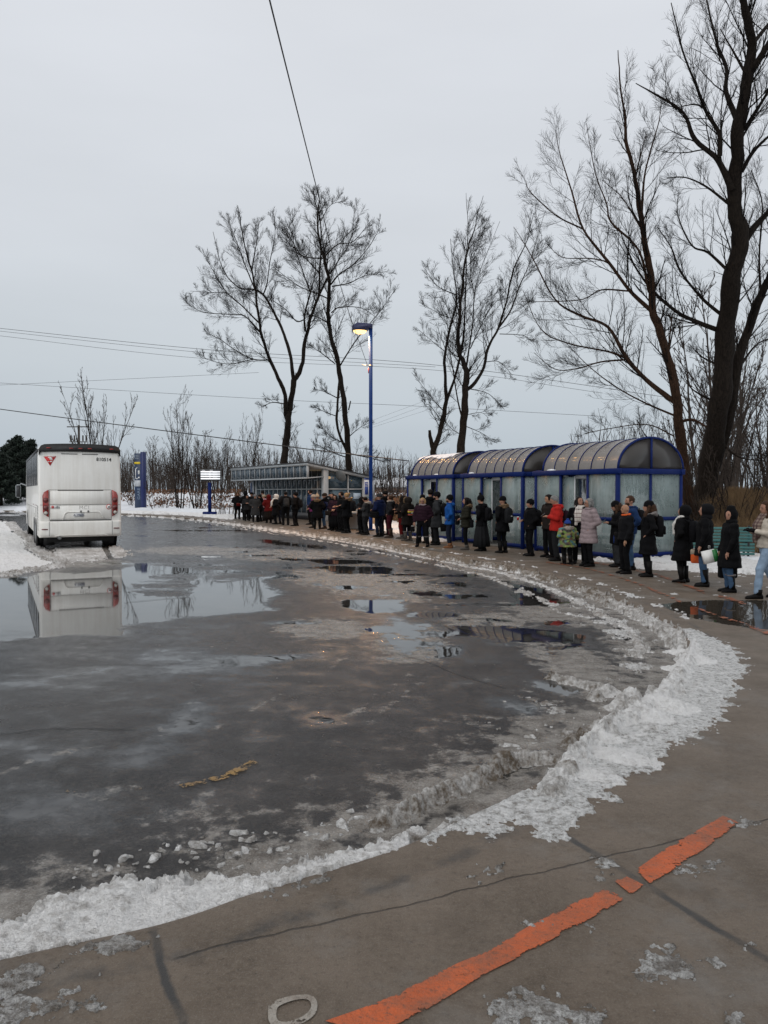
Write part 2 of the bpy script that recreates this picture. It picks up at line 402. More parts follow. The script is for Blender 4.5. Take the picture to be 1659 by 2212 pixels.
bump1 = t.bump(t.math('ADD', t.math('MULTIPLY', vfine, .5), t.math('MULTIPLY', agg, .9)), .016, t.math('SUBTRACT', 1.0, t.math('MAXIMUM', pf, t.math('MULTIPLY', margin, .85))))
bump2 = t.bump(fine, .03, t.math('MULTIPLY', sf, t.math('SUBTRACT', 1.0, pf)), bump1)
t.set(Base_Color=c, Roughness=ro, IOR=t.fmix(pf, 1.33, 1.46)); t.l.new(bump2, t.b.inputs['Normal'])
t.b.inputs['Coat Weight'].default_value = 0.0
road = obj('road', road_me, t.m, sm=True); tag(road, kind='structure', label='wet dark asphalt bus loop with puddles and brown slush')

# ------------------------------------------------------------------ pavement (swept outward from the kerb)
Lk = np.concatenate([[0], np.cumsum(np.linalg.norm(np.diff(KS, axis=0), axis=1))])
s_ = [0.0]
while s_[-1] < Lk[-1] - .5:
    k = s_[-1]; px, py = np.interp(k, Lk, KS[:, 0]), np.interp(k, Lk, KS[:, 1])
    s_.append(k + max(.03, .0055 * math.hypot(px, py)))
s_ = np.array(s_)
kx, ky = np.interp(s_, Lk, KS[:, 0]), np.interp(s_, Lk, KS[:, 1])
e_ = .35
tx = np.interp(s_ + e_, Lk, KS[:, 0]) - np.interp(s_ - e_, Lk, KS[:, 0]); ty = np.interp(s_ + e_, Lk, KS[:, 1]) - np.interp(s_ - e_, Lk, KS[:, 1])
tn = np.hypot(tx, ty) + 1e-9; nxn, nyn = ty / tn, -tx / tn
W = np.where(ky < 9, 14, 14 - 8.2 * sstep(9, 14.5, ky)); W = np.where(ky > 40, 5.8 + 2 * sstep(40, 50, ky), W)
dd = [0.0]
while dd[-1] < 1: dd.append(dd[-1] + .012 + dd[-1] * .022)
dd = np.array(dd) / dd[-1]
prof = [(-.035, -.17), (-.022, -.06), (-.010, -.012), (0.004, -.003)]
rows_d = []; 
S_, D_ = np.meshgrid(s_, dd, indexing='ij')
DW = .02 + D_ * (W[:, None] - .02)
PX = np.concatenate([kx[:, None] + nxn[:, None] * np.array([a for a, b in prof])[None], kx[:, None] + nxn[:, None] * DW], 1)
PY = np.concatenate([ky[:, None] + nyn[:, None] * np.array([a for a, b in prof])[None], ky[:, None] + nyn[:, None] * DW], 1)
PZ = np.concatenate([np.repeat(np.array([[b for a, b in prof]]), len(s_), 0), .004 * fbm(PX[:, 4:], PY[:, 4:], .9, 3, 5)], 1)
PD = np.concatenate([np.repeat(np.array([[a for a, b in prof]]), len(s_), 0), DW], 1); PS = np.repeat(s_[:, None], PD.shape[1], 1)
wob = .012 * fbm(PS, PS * 0, 1.2, 3, 91) ; PX[:, :5] += (nxn * wob[:, 0])[:, None]; PY[:, :5] += (nyn * wob[:, 0])[:, None]
pw = in_poly(PX, PY, dpoly([(1428, 1306), (1540, 1296), (1800, 1300), (1850, 1350), (1640, 1362), (1480, 1334)])) / .45
pw = np.clip(pw, -1, 1) + .25 * fbm(PX, PY, 1.1, 4, 8)
damp = fbm(PX, PY, .55, 5, 3)
pav_me = nmesh('pavement', np.stack([PX, PY, PZ], -1).reshape(-1, 3), grid_faces(*PX.shape)); set_attr(pav_me, dict(puddle=pw, kd=PD, ks=PS, damp=damp))
t = NT('wet_concrete'); p = t.pos(); pa = t.attr('puddle'); kda = t.attr('kd'); ksa = t.attr('ks'); da = t.attr('damp')
fine = t.noise(16, 6, .65, p); mid = t.noise(2.3, 6, .6, p); vf = t.noise(120, 3, .6, p)
c = t.mix(t.rng(mid, .3, .7), (.088, .066, .047), (.155, .121, .091))
c = t.mix(t.rng(fine, .45, .8, 0, .6), c, (.160, .130, .098)); c = t.mix(t.rng(fine, .15, .4, .5, 0), c, (.040, .034, .027))
agg = t.noise(34, 6, .78, p); c = t.mix(t.rng(agg, .52, .68, 0, .5), c, (.19, .155, .12)); c = t.mix(t.rng(agg, .32, .45, .6, 0), c, (.03, .023, .017)); c = t.mix(t.rng(vf, .52, .75, 0, .7), c, (.21, .185, .155)); c = t.mix(t.rng(t.noise(.9, 8, .7, p), .55, .68, 0, .45), c, (.060, .046, .034))
c = t.mix(t.rng(da, .1, .7, 0, .5), c, (.036, .029, .022))
haze_ice = t.rng(t.noise(1.1, 7, .7, p), .52, .70, 0, .55)
c = t.mix(haze_ice, c, (.20, .19, .175))
sepx = t.new('ShaderNodeSeparateXYZ'); t.l.new(p, sepx.inputs[0])
def lined(p0, p1, w):
    """0..1 mask of a straight joint between two places"""
    dx, dy = p1[0] - p0[0], p1[1] - p0[1]; L = math.hypot(dx, dy); dx /= L; dy /= L
    X_, Y_ = t.math('SUBTRACT', sepx.outputs[0], p0[0]), t.math('SUBTRACT', sepx.outputs[1], p0[1])
    d = t.math('ABSOLUTE', t.math('ADD', t.math('ADD', t.math('MULTIPLY', X_, -dy), t.math('MULTIPLY', Y_, dx)), t.rng(mid, .3, .7, -.02, .02)))
    al = t.math('ADD', t.math('MULTIPLY', X_, dx), t.math('MULTIPLY', Y_, dy))
    return t.math('MULTIPLY', t.rng(d, w * .4, w, 1, 0), t.math('MULTIPLY', t.rng(al, -.05, 0), t.rng(al, L, L + .05, 1, 0)))
jm = lined((-.80, 3.005), (2.3, 4.34), .007)
j2 = lined((-.97, 3.17), (-.45, 2.1), .026); j3 = lined((.70, 4.62), (2.2, 1.6), .030)
band = t.math('MULTIPLY', t.rng(t.math('ABSOLUTE', t.math('SUBTRACT', t.math('ADD', kda, t.rng(mid, .3, .7, -.05, .05)), .27)), .015, .07, 1, 0), t.rng(t.noise(3, 5, .7, p), .45, .6))
fr = t.math('ABSOLUTE', t.math('SUBTRACT', t.math('FRACT', t.math('DIVIDE', ksa, 2.4)), .5))
rad = t.math('MULTIPLY', t.rng(fr, .0, .007, 1, 0), t.rng(ksa, 26, 27))
jd = t.math('MAXIMUM', jm, rad)
soft = t.math('MAXIMUM', t.math('MULTIPLY', t.math('MAXIMUM', j2, j3), t.rng(mid, .4, .55, .3, .9)), t.math('MULTIPLY', band, .6))
c = t.mix(soft, c, (.035, .036, .037)); c = t.mix(t.math('MULTIPLY', jd, .7), c, (.026, .023, .020))
pf = t.rng(t.math('ADD', pa, t.rng(fine, .2, .8, -.2, .2)), -.03, .08, sm=True); c = t.mix(pf, c, (.040, .034, .027))
ro = t.fmix(t.rng(mid, .35, .65), .55, t.rng(da, -.5, .6, .50, .30)); ro = t.fmix(pf, ro, .03)
b1 = t.bump(t.math('ADD', t.math('MULTIPLY', fine, .55), t.math('MULTIPLY', agg, .5)), .020, t.math('SUBTRACT', 1., pf)); b2 = t.bump(t.math('SUBTRACT', 1.0, jd), .01, 1., b1)
t.set(Base_Color=c, Roughness=ro, IOR=1.36); t.l.new(b2, t.b.inputs['Normal'])
pav = obj('pavement', pav_me, t.m, sm=True); tag(pav, kind='structure', label='wet brown concrete pavement curving round the bus loop')

# ------------------------------------------------------------------ snow-covered land beyond the pavement
Yt = np.concatenate([np.linspace(-30, 12, 22), 12 + (np.exp(np.linspace(0, 5.6, 230)) - 1) * 1.9, np.array([700, 900, 1300, 2000, 3500])])
ut = np.linspace(-1.5, 1.5, 330)
TU, TY = np.meshgrid(ut, Yt); TX = TU * np.maximum(np.abs(TY), 30)
def land(TX, TY):
    tk, tks = kerb_sd(TX, TY)
    Wt = np.interp(tks, s_, W)
    out = tk - Wt
    tn1 = fbm(TX, TY, .22, 4, 61); tn2 = fbm(TX, TY, 1.3, 4, 62)
    tz = -.30 + .34 * sstep(-.6, .25, out + .25 * tn2) + .05 * sstep(0, 1, out) * (tn2 + .6)
    far = (TX < -3) & (TY > 42)
    bank = np.exp(-((tk - 5.5 - 1.2 * tn1) / 2.2) ** 2) * (.62 + .42 * fbm(TX, TY, .16, 2, 70))
    lf = sstep(-5, -12, TX) * sstep(44, 52, TY)
    tz = tz + lf * np.where(tk > 0, bank * 1.0, 0)
    hill = sstep(9, 17, tk) * (1.62 + .10 * tn1) * sstep(-8, -14, TX) * sstep(50, 58, TY)
    hill = np.maximum(hill, sstep(60, 95, TY) * 1.62)
    tz = np.where(tk > 0, np.maximum(tz, tz * .15 + hill - .12), tz)
    mound = sstep(2.5, 9, out) * 1.35 * sstep(5, 9, TX - .0 * TY) * sstep(14, 18, TY) * sstep(75, 55, TY)
    tz = np.maximum(tz, np.where((tk > 0), tz * .5 + mound * (1 + .25 * tn1), -9))
    return tz
tz = land(TX, TY)
# the left side of the loop far behind the bus
tm = nmesh('snow_field', np.stack([TX, TY, tz], -1).reshape(-1, 3), grid_faces(*TX.shape))
t = NT('snow_land'); p = t.pos()
c = t.mix(t.rng(t.noise(1.2, 6, .65, p), .35, .7), (.80, .82, .85), (.68, .70, .73)); c = t.mix(t.rng(t.noise(5, 6, .7, p), .62, .8, 0, .6), c, (.25, .20, .14))
t.set(Base_Color=c, Roughness=.7); t.b.inputs['Specular IOR Level'].default_value = .2
t.l.new(t.bump(t.noise(7, 5, .6, p), .05), t.b.inputs['Normal'])
sf_o = obj('snow_field', tm, t.m, sm=True); tag(sf_o, kind='structure', label='snow covered ground and banks beyond the bus loop')

# ------------------------------------------------------------------ kerbside snow, ridges and icy crust (fine height field)
ysn = np.concatenate([np.arange(1104, 1300, 1.6), np.arange(1300, 2330, 2.2)])
X, Y, XD, YD = grid_ground(-260, 1900, 720, ysn, -.04)
kd, ks = kerb_sd(X, Y)
base = ROADZ + .12 * sstep(-.03, .01, kd)
n1 = fbm(X, Y, 1.7, 4, 101); n2 = fbm(X, Y, 6, 4, 102); n3 = fbm(X, Y, 21, 4, 103, .6); rid = 1 - np.abs(fbm(X, Y, 9, 4, 104)) * 2
Z = np.full(X.shape, -1.0); DI = np.zeros(X.shape); IC = np.zeros(X.shape)
def patch(e, Hh, w, lump=.4, tear=.08, b=None, dirt=.1, ice=0., fine=1.0):
    """e: metres inside the edge"""
    global Z, DI, IC
    e = e + tear * (n2 * .8 + n3 * .7)
    bz = base if b is None else b
    h = Hh * sstep(0, w, e) * (1 + lump * (.55 * n1 + .6 * n2)) + fine * .011 * n3 * sstep(0, w * .5, e) + Hh * .22 * lump * rid * sstep(0, w, e)
    z = np.where(e > 0, bz + np.maximum(h, .002), bz - .03)
    m = z > Z
    Z = np.where(m, z, Z); DI = np.where(m, dirt + .30 * n2 + .30 * n1, DI); IC = np.where(m, ice - .5 * sstep(.01, .05, z - bz) + .25 * n2, IC)
def pp(pts, z=0.): return in_poly(X, Y, dpoly(pts, z))
def lp(pts, z=0.):
    d, s = seg_dist(X, Y, spline([gp(x, y, z)[:2] for x, y in pts], 6)); return np.abs(d), s
# bank against the kerb, bottom left
band_w = np.interp(XD, [-200, 0, 100, 190, 350, 500, 600, 700, 829, 900], [.42, .40, .52, .62, .52, .32, .26, .26, .24, .20])
fade = sstep(930, 880, XD) * sstep(0, 1, 2600 - YD)
near = (Y < 5.4)
patch(np.where(near, np.minimum((.05 - kd) * 3, band_w + kd), -1) - (1 - fade) * 1.0, .115, .16, .45, .12, ROADZ, .13, .05)
patch(np.where(near, np.minimum((.05 - kd) * 3, band_w * 1.25 + kd), -1) - .1 - (1 - fade) * 1.0 - .25 * sstep(-.2, .3, n1), .03, .05, .6, .12, ROADZ, .15, .5)
# brown ploughed ridge
d_, s__ = lp([(830, 1790), (872, 1768), (930, 1738), (1000, 1712), (1050, 1685), (1110, 1655), (1175, 1650)], ROADZ)
patch(.095 - d_, .085, .10, .7, .05, ROADZ, .60, -.3, .6)
d_, s__ = lp([(860, 1800), (930, 1790), (960, 1775)], 0); patch(.10 - d_, .08, .08, .6, .05, None, .5, -.1)
for cx, cy, r_, dr in [(1213, 1632, .09, .8), (1240, 1600, .11, .8), (1262, 1585, .10, .75), (1195, 1690, .08, .8), (1300, 1560, .12, .5), (1345, 1520, .16, .35), (1310, 1490, .13, .35), (1290, 1500, .1, .5), (905, 1790, .07, .2), (1230, 1575, .06, .6), (1365, 1500, .14, .25)]:
    g = gp(cx, cy, -.06); patch(r_ - np.hypot(X - g[0], Y - g[1]), r_ * .75, r_, .5, .06, None, dr, -.3)
# soft white mounds on the kerb
d_, s__ = lp([(1225, 1665), (1262, 1612), (1320, 1575), (1380, 1548), (1432, 1515), (1462, 1470), (1490, 1430), (1492, 1395)])
patch(.15 - d_, .075, .14, .6, .08, None, .10, -.4, .8)
d_, s__ = lp([(1235, 1650), (1290, 1600), (1350, 1556), (1415, 1508)]); patch(.09 - d_, .09, .10, .8, .08, None, .35, -.4)
d_, s__ = lp([(1190, 1720), (1225, 1670), (1250, 1640)]); patch(.10 - d_, .06, .10, .8, .1, None, .35, 0.)
for cx, cy, r_, hh in ((1432, 1528, .26, .085), (1395, 1552, .2, .07), (1496, 1428, .22, .07), (1478, 1392, .15, .06), (1300, 1600, .14, .05), (1340, 1640, .2, .03), (1280, 1680, .16, .03)):
    g = gp(cx, cy); e0 = r_ - np.hypot((X - g[0]) * .8 + (Y - g[1]) * .3, (Y - g[1]) * .75); patch(e0, hh, r_ * .9, .25, .05, None, -.05, -.5, .5)
# crust over the pavement edge
crust = [(930, 1812), (1010, 1745), (1090, 1730), (1160, 1700), (1215, 1640), (1260, 1590), (1340, 1545), (1425, 1495), (1478, 1440), (1493, 1400), (1480, 1360), (1500, 1362), (1585, 1400), (1606, 1447), (1575, 1520), (1515, 1585), (1450, 1620), (1400, 1655), (1320, 1705), (1262, 1765), (1190, 1818), (1150, 1790), (1060, 1795), (1000, 1800)]
patch(pp(crust) + .05 + .06 * n2, .008, .06, .7, .16, None, .02, .66, .7)
patch(pp(crust) - .16 - .30 * sstep(-.3, .5, -n1), .016, .18, .8, .14, None, .04, .5, 1.0)
# mean ridge running along the kerb to the far end
mainr = sstep(8.4, 9.8, Y) * sstep(0, 1, Y - 8)
wr = .17 + .10 * n1 + .05 * n2
patch(np.where(Y > 8.2, wr - np.abs(kd + .08), -1) - (1 - mainr) * .4, .10, .15, .6, .12, np.minimum(base, ROADZ + .06), np.interp(Y, [8, 12, 16, 25, 60], [.32, .50, .78, .80, .60]), -.3)
patch(np.where(Y > 9, .10 - np.abs(kd + .55 + .15 * n1), -1), .03, .10, .8, .20, ROADZ, .40, .45)
patch(np.where((Y > 11), .12 - np.abs(kd - .36) - .3 * sstep(-.25, .2, n1), -1), .010, .08, .8, .26, None, .12, .55)
patch(np.where((Y > 12), .06 - np.abs(kd + 1.15 + .25 * n1), -1), .02, .10, .8, .24, ROADZ, .45, .45)
# slush plates on the road inside the bend
patch(pp([(1180, 1280), (1330, 1330), (1440, 1372), (1478, 1400), (1450, 1462), (1400, 1500), (1300, 1500), (1240, 1480), (1300, 1430), (1290, 1380), (1210, 1330)], ROADZ) - .22 - .45 * sstep(-.3, .3, n1), .014, .15, .9, .34, ROADZ, .34, .70)
patch(pp([(1020, 1460), (1200, 1500), (1330, 1530), (1230, 1590), (1130, 1570)], ROADZ) - .34, .010, .15, .8, .30, ROADZ, .45, .7)
d_, s__ = lp([(1200, 1470), (1260, 1485), (1340, 1502)], ROADZ); patch(.10 - d_, .06, .1, .8, .1, ROADZ, .5, -.2)
# loose ice chunks in the gutter and on the asphalt
rr = np.random.default_rng(5)
for k in range(190):
    if k < 130:
        cx = rr.uniform(150, 900); cy = np.interp(cx, [100, 350, 600, 830, 900], [1915, 1855, 1835, 1765, 1735]) + rr.normal(0, 21)
    elif k < 285: cx, cy = rr.normal(1180, 90), rr.normal(1610, 40)
    else: cx, cy = rr.uniform(200, 760), rr.uniform(1770, 1850)
    g = gp(cx, cy, ROADZ); r_ = rr.uniform(.006, .016) * (2.0 if k % 7 == 0 else 1); ell_ = rr.uniform(1, 2.2); a_ = rr.uniform(0, 3.1)
    if abs(cx) > 2000: continue
    u = (X - g[0]) * math.cos(a_) + (Y - g[1]) * math.sin(a_); v = -(X - g[0]) * math.sin(a_) + (Y - g[1]) * math.cos(a_)
    e0 = r_ - np.maximum(np.maximum(np.abs(u / ell_), np.abs(v)), np.abs(u / ell_ * .75 + v * .8)) + .012 * n2; mm = e0 > -.05
    if not mm.any(): continue
    z = np.where(e0 > 0, ROADZ + r_ * .55 * sstep(0, r_ * .22, e0) * (1 + .9 * (u * math.cos(k) + v * math.sin(k)) / r_ / ell_) + .004 * n3, -1); m = z > Z
    Z = np.where(m, z, Z); DI = np.where(m, .15 + rr.uniform(0, .4), DI); IC = np.where(m, .5, IC)
# crusts left on the pavement
for pts, td in [([(-80, 2110), (60, 2120), (90, 2150), (150, 2160), (120, 2205), (30, 2250), (-90, 2300)], .10), ([(165, 2185), (195, 2170), (205, 2200), (175, 2212)], .02), ([(1270, 2010), (1300, 2015), (1330, 2030), (1290, 2040)], .03),
                ([(1390, 2090), (1450, 2070), (1520, 2080), (1560, 2090), (1500, 2125), (1400, 2135)], .05), ([(1080, 2190), (1180, 2150), (1300, 2200), (1310, 2240), (1050, 2260)], .06), ([(1590, 1775), (1655, 1785), (1650, 1800), (1610, 1795)], .03),
                ([(1440, 2170), (1470, 2160), (1450, 2212), (1430, 2212)], .02), ([(1580, 2180), (1600, 2170), (1640, 2260), (1600, 2260)], .03), ([(1600, 2060), (1640, 2060), (1630, 2080)], .02), ([(1000, 1900), (1050, 1880), (1090, 1875), (1040, 1910)], .05),
                ([(1280, 1865), (1310, 1858), (1340, 1880), (1300, 1910)], .04), ([(1130, 2000), (1170, 2005), (1160, 2020)], .03), ([(1480, 1900), (1560, 1870), (1520, 1915)], .05), ([(60, 1890 + 190), (170, 2060), (330, 2040), (300, 2060), (120, 2090)], .06), ([(540, 1895 + 60), (620, 1930), (700, 1905), (640, 1945)], .04)]:
    patch(pp(pts) - .015, .006, .04, .8, td + .12, None, .02, 1.0)
sp = fbm(X, Y, 2.4, 4, 130); patch(np.where((kd > .5) & (Y < 9), (sp - .74) * .35, -1), .007, .04, .8, .025, None, .02, .8)
wet_ = pp([(1420, 1300), (1540, 1290), (1850, 1294), (1900, 1360), (1640, 1372), (1470, 1340)]) > -.1
patch(np.where((kd > .3) & (Y > 10) & (Y < 30) & ~wet_, (sp - .42) * .5, -1), .01, .06, .8, .12, None, .1, .55)
# snow behind the queue on the right, and at the feet of the shelters
patch(pp([(1330, 1208), (1460, 1200), (1640, 1198), (1900, 1205), (1900, 1262), (1660, 1244), (1500, 1236), (1340, 1228)]) - .05, .06, .5, .7, .45, None, .08, -.2)
for g in [gp(1090, 1178), gp(1020, 1172), gp(985, 1162), gp(1200, 1200), gp(1300, 1212), gp(880, 1150), gp(1255, 1207), gp(940, 1160)]:
    u = (X - g[0]) * -.4415 + (Y - g[1]) * .897; v = (X - g[0]) * .897 + (Y - g[1]) * .4415
    patch(.5 - np.hypot(u, v * 2.4), .10, .4, .5, .2, None, .05, -.4)
# snow between the station and the shelters
patch(pp([(740, 1118), (880, 1128), (985, 1168), (930, 1172), (860, 1152), (760, 1134)]) + .1, .07, .5, .6, .5, None, .05, -.4)
patch(pp([(250, 1100), (520, 1112), (500, 1122), (400, 1113), (250, 1108)], 0) + .2, .10, .9, .4, .5, None, .1, -.3)
# snowy island left of the bus
isl = pp([(-400, 1120), (18, 1128), (30, 1145), (62, 1165), (70, 1188), (100, 1206), (130, 1216), (105, 1226), (60, 1232), (0, 1242), (-400, 1250)], ROADZ)
patch(isl - .15, .07, .8, .35, .15, ROADZ, .05, -.4)
patch(.3 - np.abs(isl + .1), .07, .3, .8, .4, ROADZ, .5, -.1)
# ice and slush behind the bus wheels, with tracks
bt = pp([(95, 1184), (265, 1180), (290, 1200), (200, 1214), (110, 1214)], ROADZ)
trk = np.abs(((XD - 104 + (YD - 1185) * .05))) ; trk2 = np.abs(XD - 232 - (YD - 1190) * .5)
patch(np.where((trk < 11) | (trk2 < 7), -1, bt) - .35 * sstep(-.1, .5, n1), .04, .25, .8, .5, ROADZ, .45, .1)
vis = Z > base - .012 if False else Z > np.where(kd < -.02, ROADZ, np.where(kd > .02, 0, ROADZ)) - .012
keep = vis[:-1, :-1] | vis[1:, 1:] | vis[1:, :-1] | vis[:-1, 1:]
Z = np.where(Z < -.9, base - .04, Z)
V = np.stack([X, Y, Z], -1).reshape(-1, 3)
V, q, at_s = compact(V, grid_faces(*X.shape, keep), dict(dirt=DI, ice=IC))
sn_me = nmesh('kerbside_snow', V, q); set_attr(sn_me, at_s)
t = NT('dirty_snow'); p = t.pos(); di = t.attr('dirt'); ic = t.attr('ice')
f1 = t.noise(18, 6, .7, p); f2 = t.noise(70, 4, .65, p)
c = t.mix(t.rng(f1, .3, .7), (.93, .925, .915), (.76, .75, .735))
iceA = t.rng(t.math('ADD', ic, t.rng(f1, .3, .7, -.35, .35)), .2, .8)
icec = t.mix(t.rng(t.noise(34, 6, .75, p), .38, .54), (.27, .26, .24), (.74, .745, .74)); icec = t.mix(t.math('MULTIPLY', t.rng(ic, .78, 1.0), t.rng(t.noise(9, 6, .7, p), .40, .58, .9, .2)), icec, (.13, .11, .09)); c = t.mix(iceA, c, icec)
dm = t.rng(t.math('ADD', di, t.rng(f1, .25, .75, -.42, .42)), .12, .85)
c = t.mix(dm, c, (.15, .118, .085)); c = t.mix(t.rng(f2, .60, .74, 0, .55), c, (.16, .13, .10))
t.set(Base_Color=c, Roughness=t.fmix(iceA, .62, .24), IOR=1.31)
t.b.inputs['Subsurface Weight'].default_value = 0.0
t.l.new(t.bump(f2, .02, 1., t.bump(f1, .05, .9)), t.b.inputs['Normal'])
sn = obj('kerbside_snow', sn_me, t.m, sm=True); tag(sn, kind='stuff', label='dirty ploughed snow, ice crust and slush along the kerb', cat='snow')

# ------------------------------------------------------------------ painted markings
def ribbon(name, pts_l, pts_r, z, mat_, parent=None, label=None):
    n = 90
    def rs(P, m):
        P = spline(P, 6); L = np.concatenate([[0], np.cumsum(np.linalg.norm(np.diff(P, axis=0), axis=1))]); u = np.linspace(0, L[-1], m)
        return np.stack([np.interp(u, L, P[:, 0]), np.interp(u, L, P[:, 1])], 1)
    A, B = rs(pts_l, n), rs(pts_r, n); m = 11
    G = np.stack([A + (B - A) * k / (m - 1) for k in range(m)], 1)
    V = np.concatenate([G, np.full(G.shape[:2] + (1,), z)], -1).reshape(-1, 3)
    V[:, 2] = z + (.009 if V[:, 1].mean() > 7 else 0) + (.004 * fbm(V[:, 0], V[:, 1], .9, 3, 5) if z > -.05 else .006 * fbm(V[:, 0], V[:, 1], .8, 5, 11))
    me = nmesh(name, V, grid_faces(n, m)); kk = np.arange(m); set_attr(me, dict(edge=np.minimum(np.minimum(kk, m - 1 - kk)[None] / (m - 1.), np.minimum(np.arange(n), n - 1 - np.arange(n))[:, None] / 12.)))
    o = obj(name, me, mat_); tag(o, label=label, kind='structure'); return o
def paint(name, col, worn, ro=.45, sc=9, col2=None):
    t = NT(name); p = t.pos(); n = t.noise(sc, 7, .72, p); f = t.noise(60, 4, .6, p)
    a = t.rng(t.math('ADD', t.math('ADD', n, t.rng(f, .3, .7, -.07, .07)), t.rng(t.attr('edge'), 0, .16, -.16, 0)), worn, worn + .035)
    c = t.mix(t.rng(t.noise(5, 5, .6, p), .3, .75), col, col2 or tuple(v * .72 for v in col)); c = t.mix(t.rng(t.noise(2.2, 7, .75, p), .46, .70, 0, .9), c, (.15, .095, .065))
    thin = t.rng(t.noise(3.1, 8, .75, p), .40, .72, 0, .55); c = t.mix(thin, c, (.12, .085, .058)); c = t.mix(t.rng(t.noise(36, 6, .8, p), .54, .64, 0, .6), c, (.09, .065, .045)); c = t.mix(t.rng(f, .6, .75, 0, .5), c, (.10, .08, .06))
    t.set(Base_Color=c, Roughness=t.rng(t.noise(4, 5, .6, p), .3, .7, ro - .1, ro + .12), Alpha=a, IOR=1.38); t.l.new(t.bump(t.math('ADD', f, t.noise(16, 6, .65, p)), .016), t.b.inputs['Normal']); return t.m
orange = paint('orange_paint', (.60, .125, .035), .34, sc=7)
orange_f = paint('faded_orange_paint', (.44, .115, .04), .50, sc=5)
whitep = paint('white_paint', (.46, .43, .38), .40, sc=11); yellowp = paint('yellow_paint', (.46, .27, .06), .475, sc=13); yellow_f = paint('faded_yellow_paint', (.30, .19, .07), .60, sc=9)
zl = .0052
def gl(P, z=0.): return [gp(x, y, z)[:2] for x, y in P]
ribbon('painted_line', gl([(700, 2230), (829, 2181), (985, 2103), (1060, 2070), (1180, 2000), (1315, 1931)]), gl([(810, 2260), (920, 2205), (1050, 2125), (1125, 2087), (1240, 2025), (1359, 1955)]), zl, orange, label='solid orange painted line across the pavement in the foreground')
ribbon('painted_line', gl([(1335, 1917), (1349, 1908), (1358, 1905)]), gl([(1371, 1947), (1384, 1937), (1398, 1925)]), zl, orange, label='short square of orange paint between the two long dashes')
ribbon('painted_line', gl([(1380, 1892), (1455, 1838), (1520, 1800), (1570, 1771)]), gl([(1412, 1922), (1480, 1880), (1550, 1830), (1606, 1786)]), zl, orange, label='long orange dash ending in ice on the right')
ribbon('painted_line', gl([(1668, 1690), (1735, 1600), (1775, 1510)]), gl([(1700, 1720), (1790, 1620), (1830, 1530)]), zl, orange, label='orange dash at the right edge of the picture')
ribbon('painted_line', gl([(1500, 1311), (1560, 1332), (1659, 1364), (1800, 1430)]), gl([(1500, 1315), (1560, 1338), (1659, 1374), (1800, 1444)]), zl, orange_f, label='orange line running through the brown pavement puddle')
ribbon('painted_line', gl([(1173, 1213), (1270, 1228), (1376, 1259), (1417, 1275), (1478, 1300)]), gl([(1173, 1216), (1270, 1231), (1376, 1264), (1417, 1281), (1478, 1308)]), zl, orange_f, label='faded orange line in front of the feet of the queue')
ribbon('painted_line', gl([(1270, 1213), (1330, 1222), (1417, 1240), (1450, 1250), (1527, 1278)]), gl([(1270, 1216), (1330, 1226), (1417, 1245), (1450, 1256), (1527, 1286)]), zl, orange_f, label='faded orange line under the feet of the queue')
ribbon('painted_line', gl([(1553, 1286), (1585, 1293), (1616, 1304)]), gl([(1553, 1292), (1585, 1301), (1616, 1311)]), zl, orange_f, label='short faded orange dash beside the queue on the right')
ZR = ROADZ + .0065
ribbon('road_marking', gl([(378, 1702), (440, 1688), (500, 1668), (545, 1643)], ROADZ), gl([(384, 1712), (450, 1699), (515, 1680), (556, 1655)], ROADZ), ZR, yellowp, label='worn yellow arc painted on the asphalt')
ribbon('road_marking', gl([(130, 1712), (240, 1712), (345, 1706)], ROADZ), gl([(130, 1722), (240, 1722), (345, 1716)], ROADZ), ZR, yellow_f, label='nearly erased end of the yellow arc on the asphalt')
ribbon('road_marking', gl([(418, 1652), (450, 1652), (475, 1658)], ROADZ), gl([(418, 1661), (450, 1662), (475, 1668)], ROADZ), ZR, yellow_f, label='faint yellow spot above the yellow arc')
ribbon('road_marking', gl([(285, 1573), (300, 1572), (315, 1574)], ROADZ), gl([(285, 1580), (300, 1581), (315, 1581)], ROADZ), ZR, yellow_f, label='small yellow fleck near the crack in the asphalt')
# white zero, partly outside the picture
O = [(574, 2207), (577, 2193), (598, 2181), (632, 2172), (664, 2171), (679, 2180), (683, 2197), (677, 2215), (655, 2232), (620, 2243), (590, 2245), (576, 2230)]
I = [(593, 2208), (597, 2198), (614, 2189), (638, 2182), (658, 2181), (667, 2187), (669, 2197), (663, 2209), (647, 2221), (622, 2230), (601, 2231), (593, 2222)]
o_ = spline(gl(O + [O[0]]), 5); i_ = spline(gl(I + [I[0]]), 5)
V = np.concatenate([np.c_[o_, np.full(len(o_), zl)], np.c_[i_, np.full(len(i_), zl)]]); n_ = len(o_)
zme = nmesh('painted_zero', V, [[k, k + 1, n_ + k + 1, n_ + k] for k in range(n_ - 1)]); set_attr(zme, dict(edge=np.ones(len(V))))
tag(obj('painted_zero', zme, whitep), label='white painted zero on the pavement at the bottom edge', kind='structure')
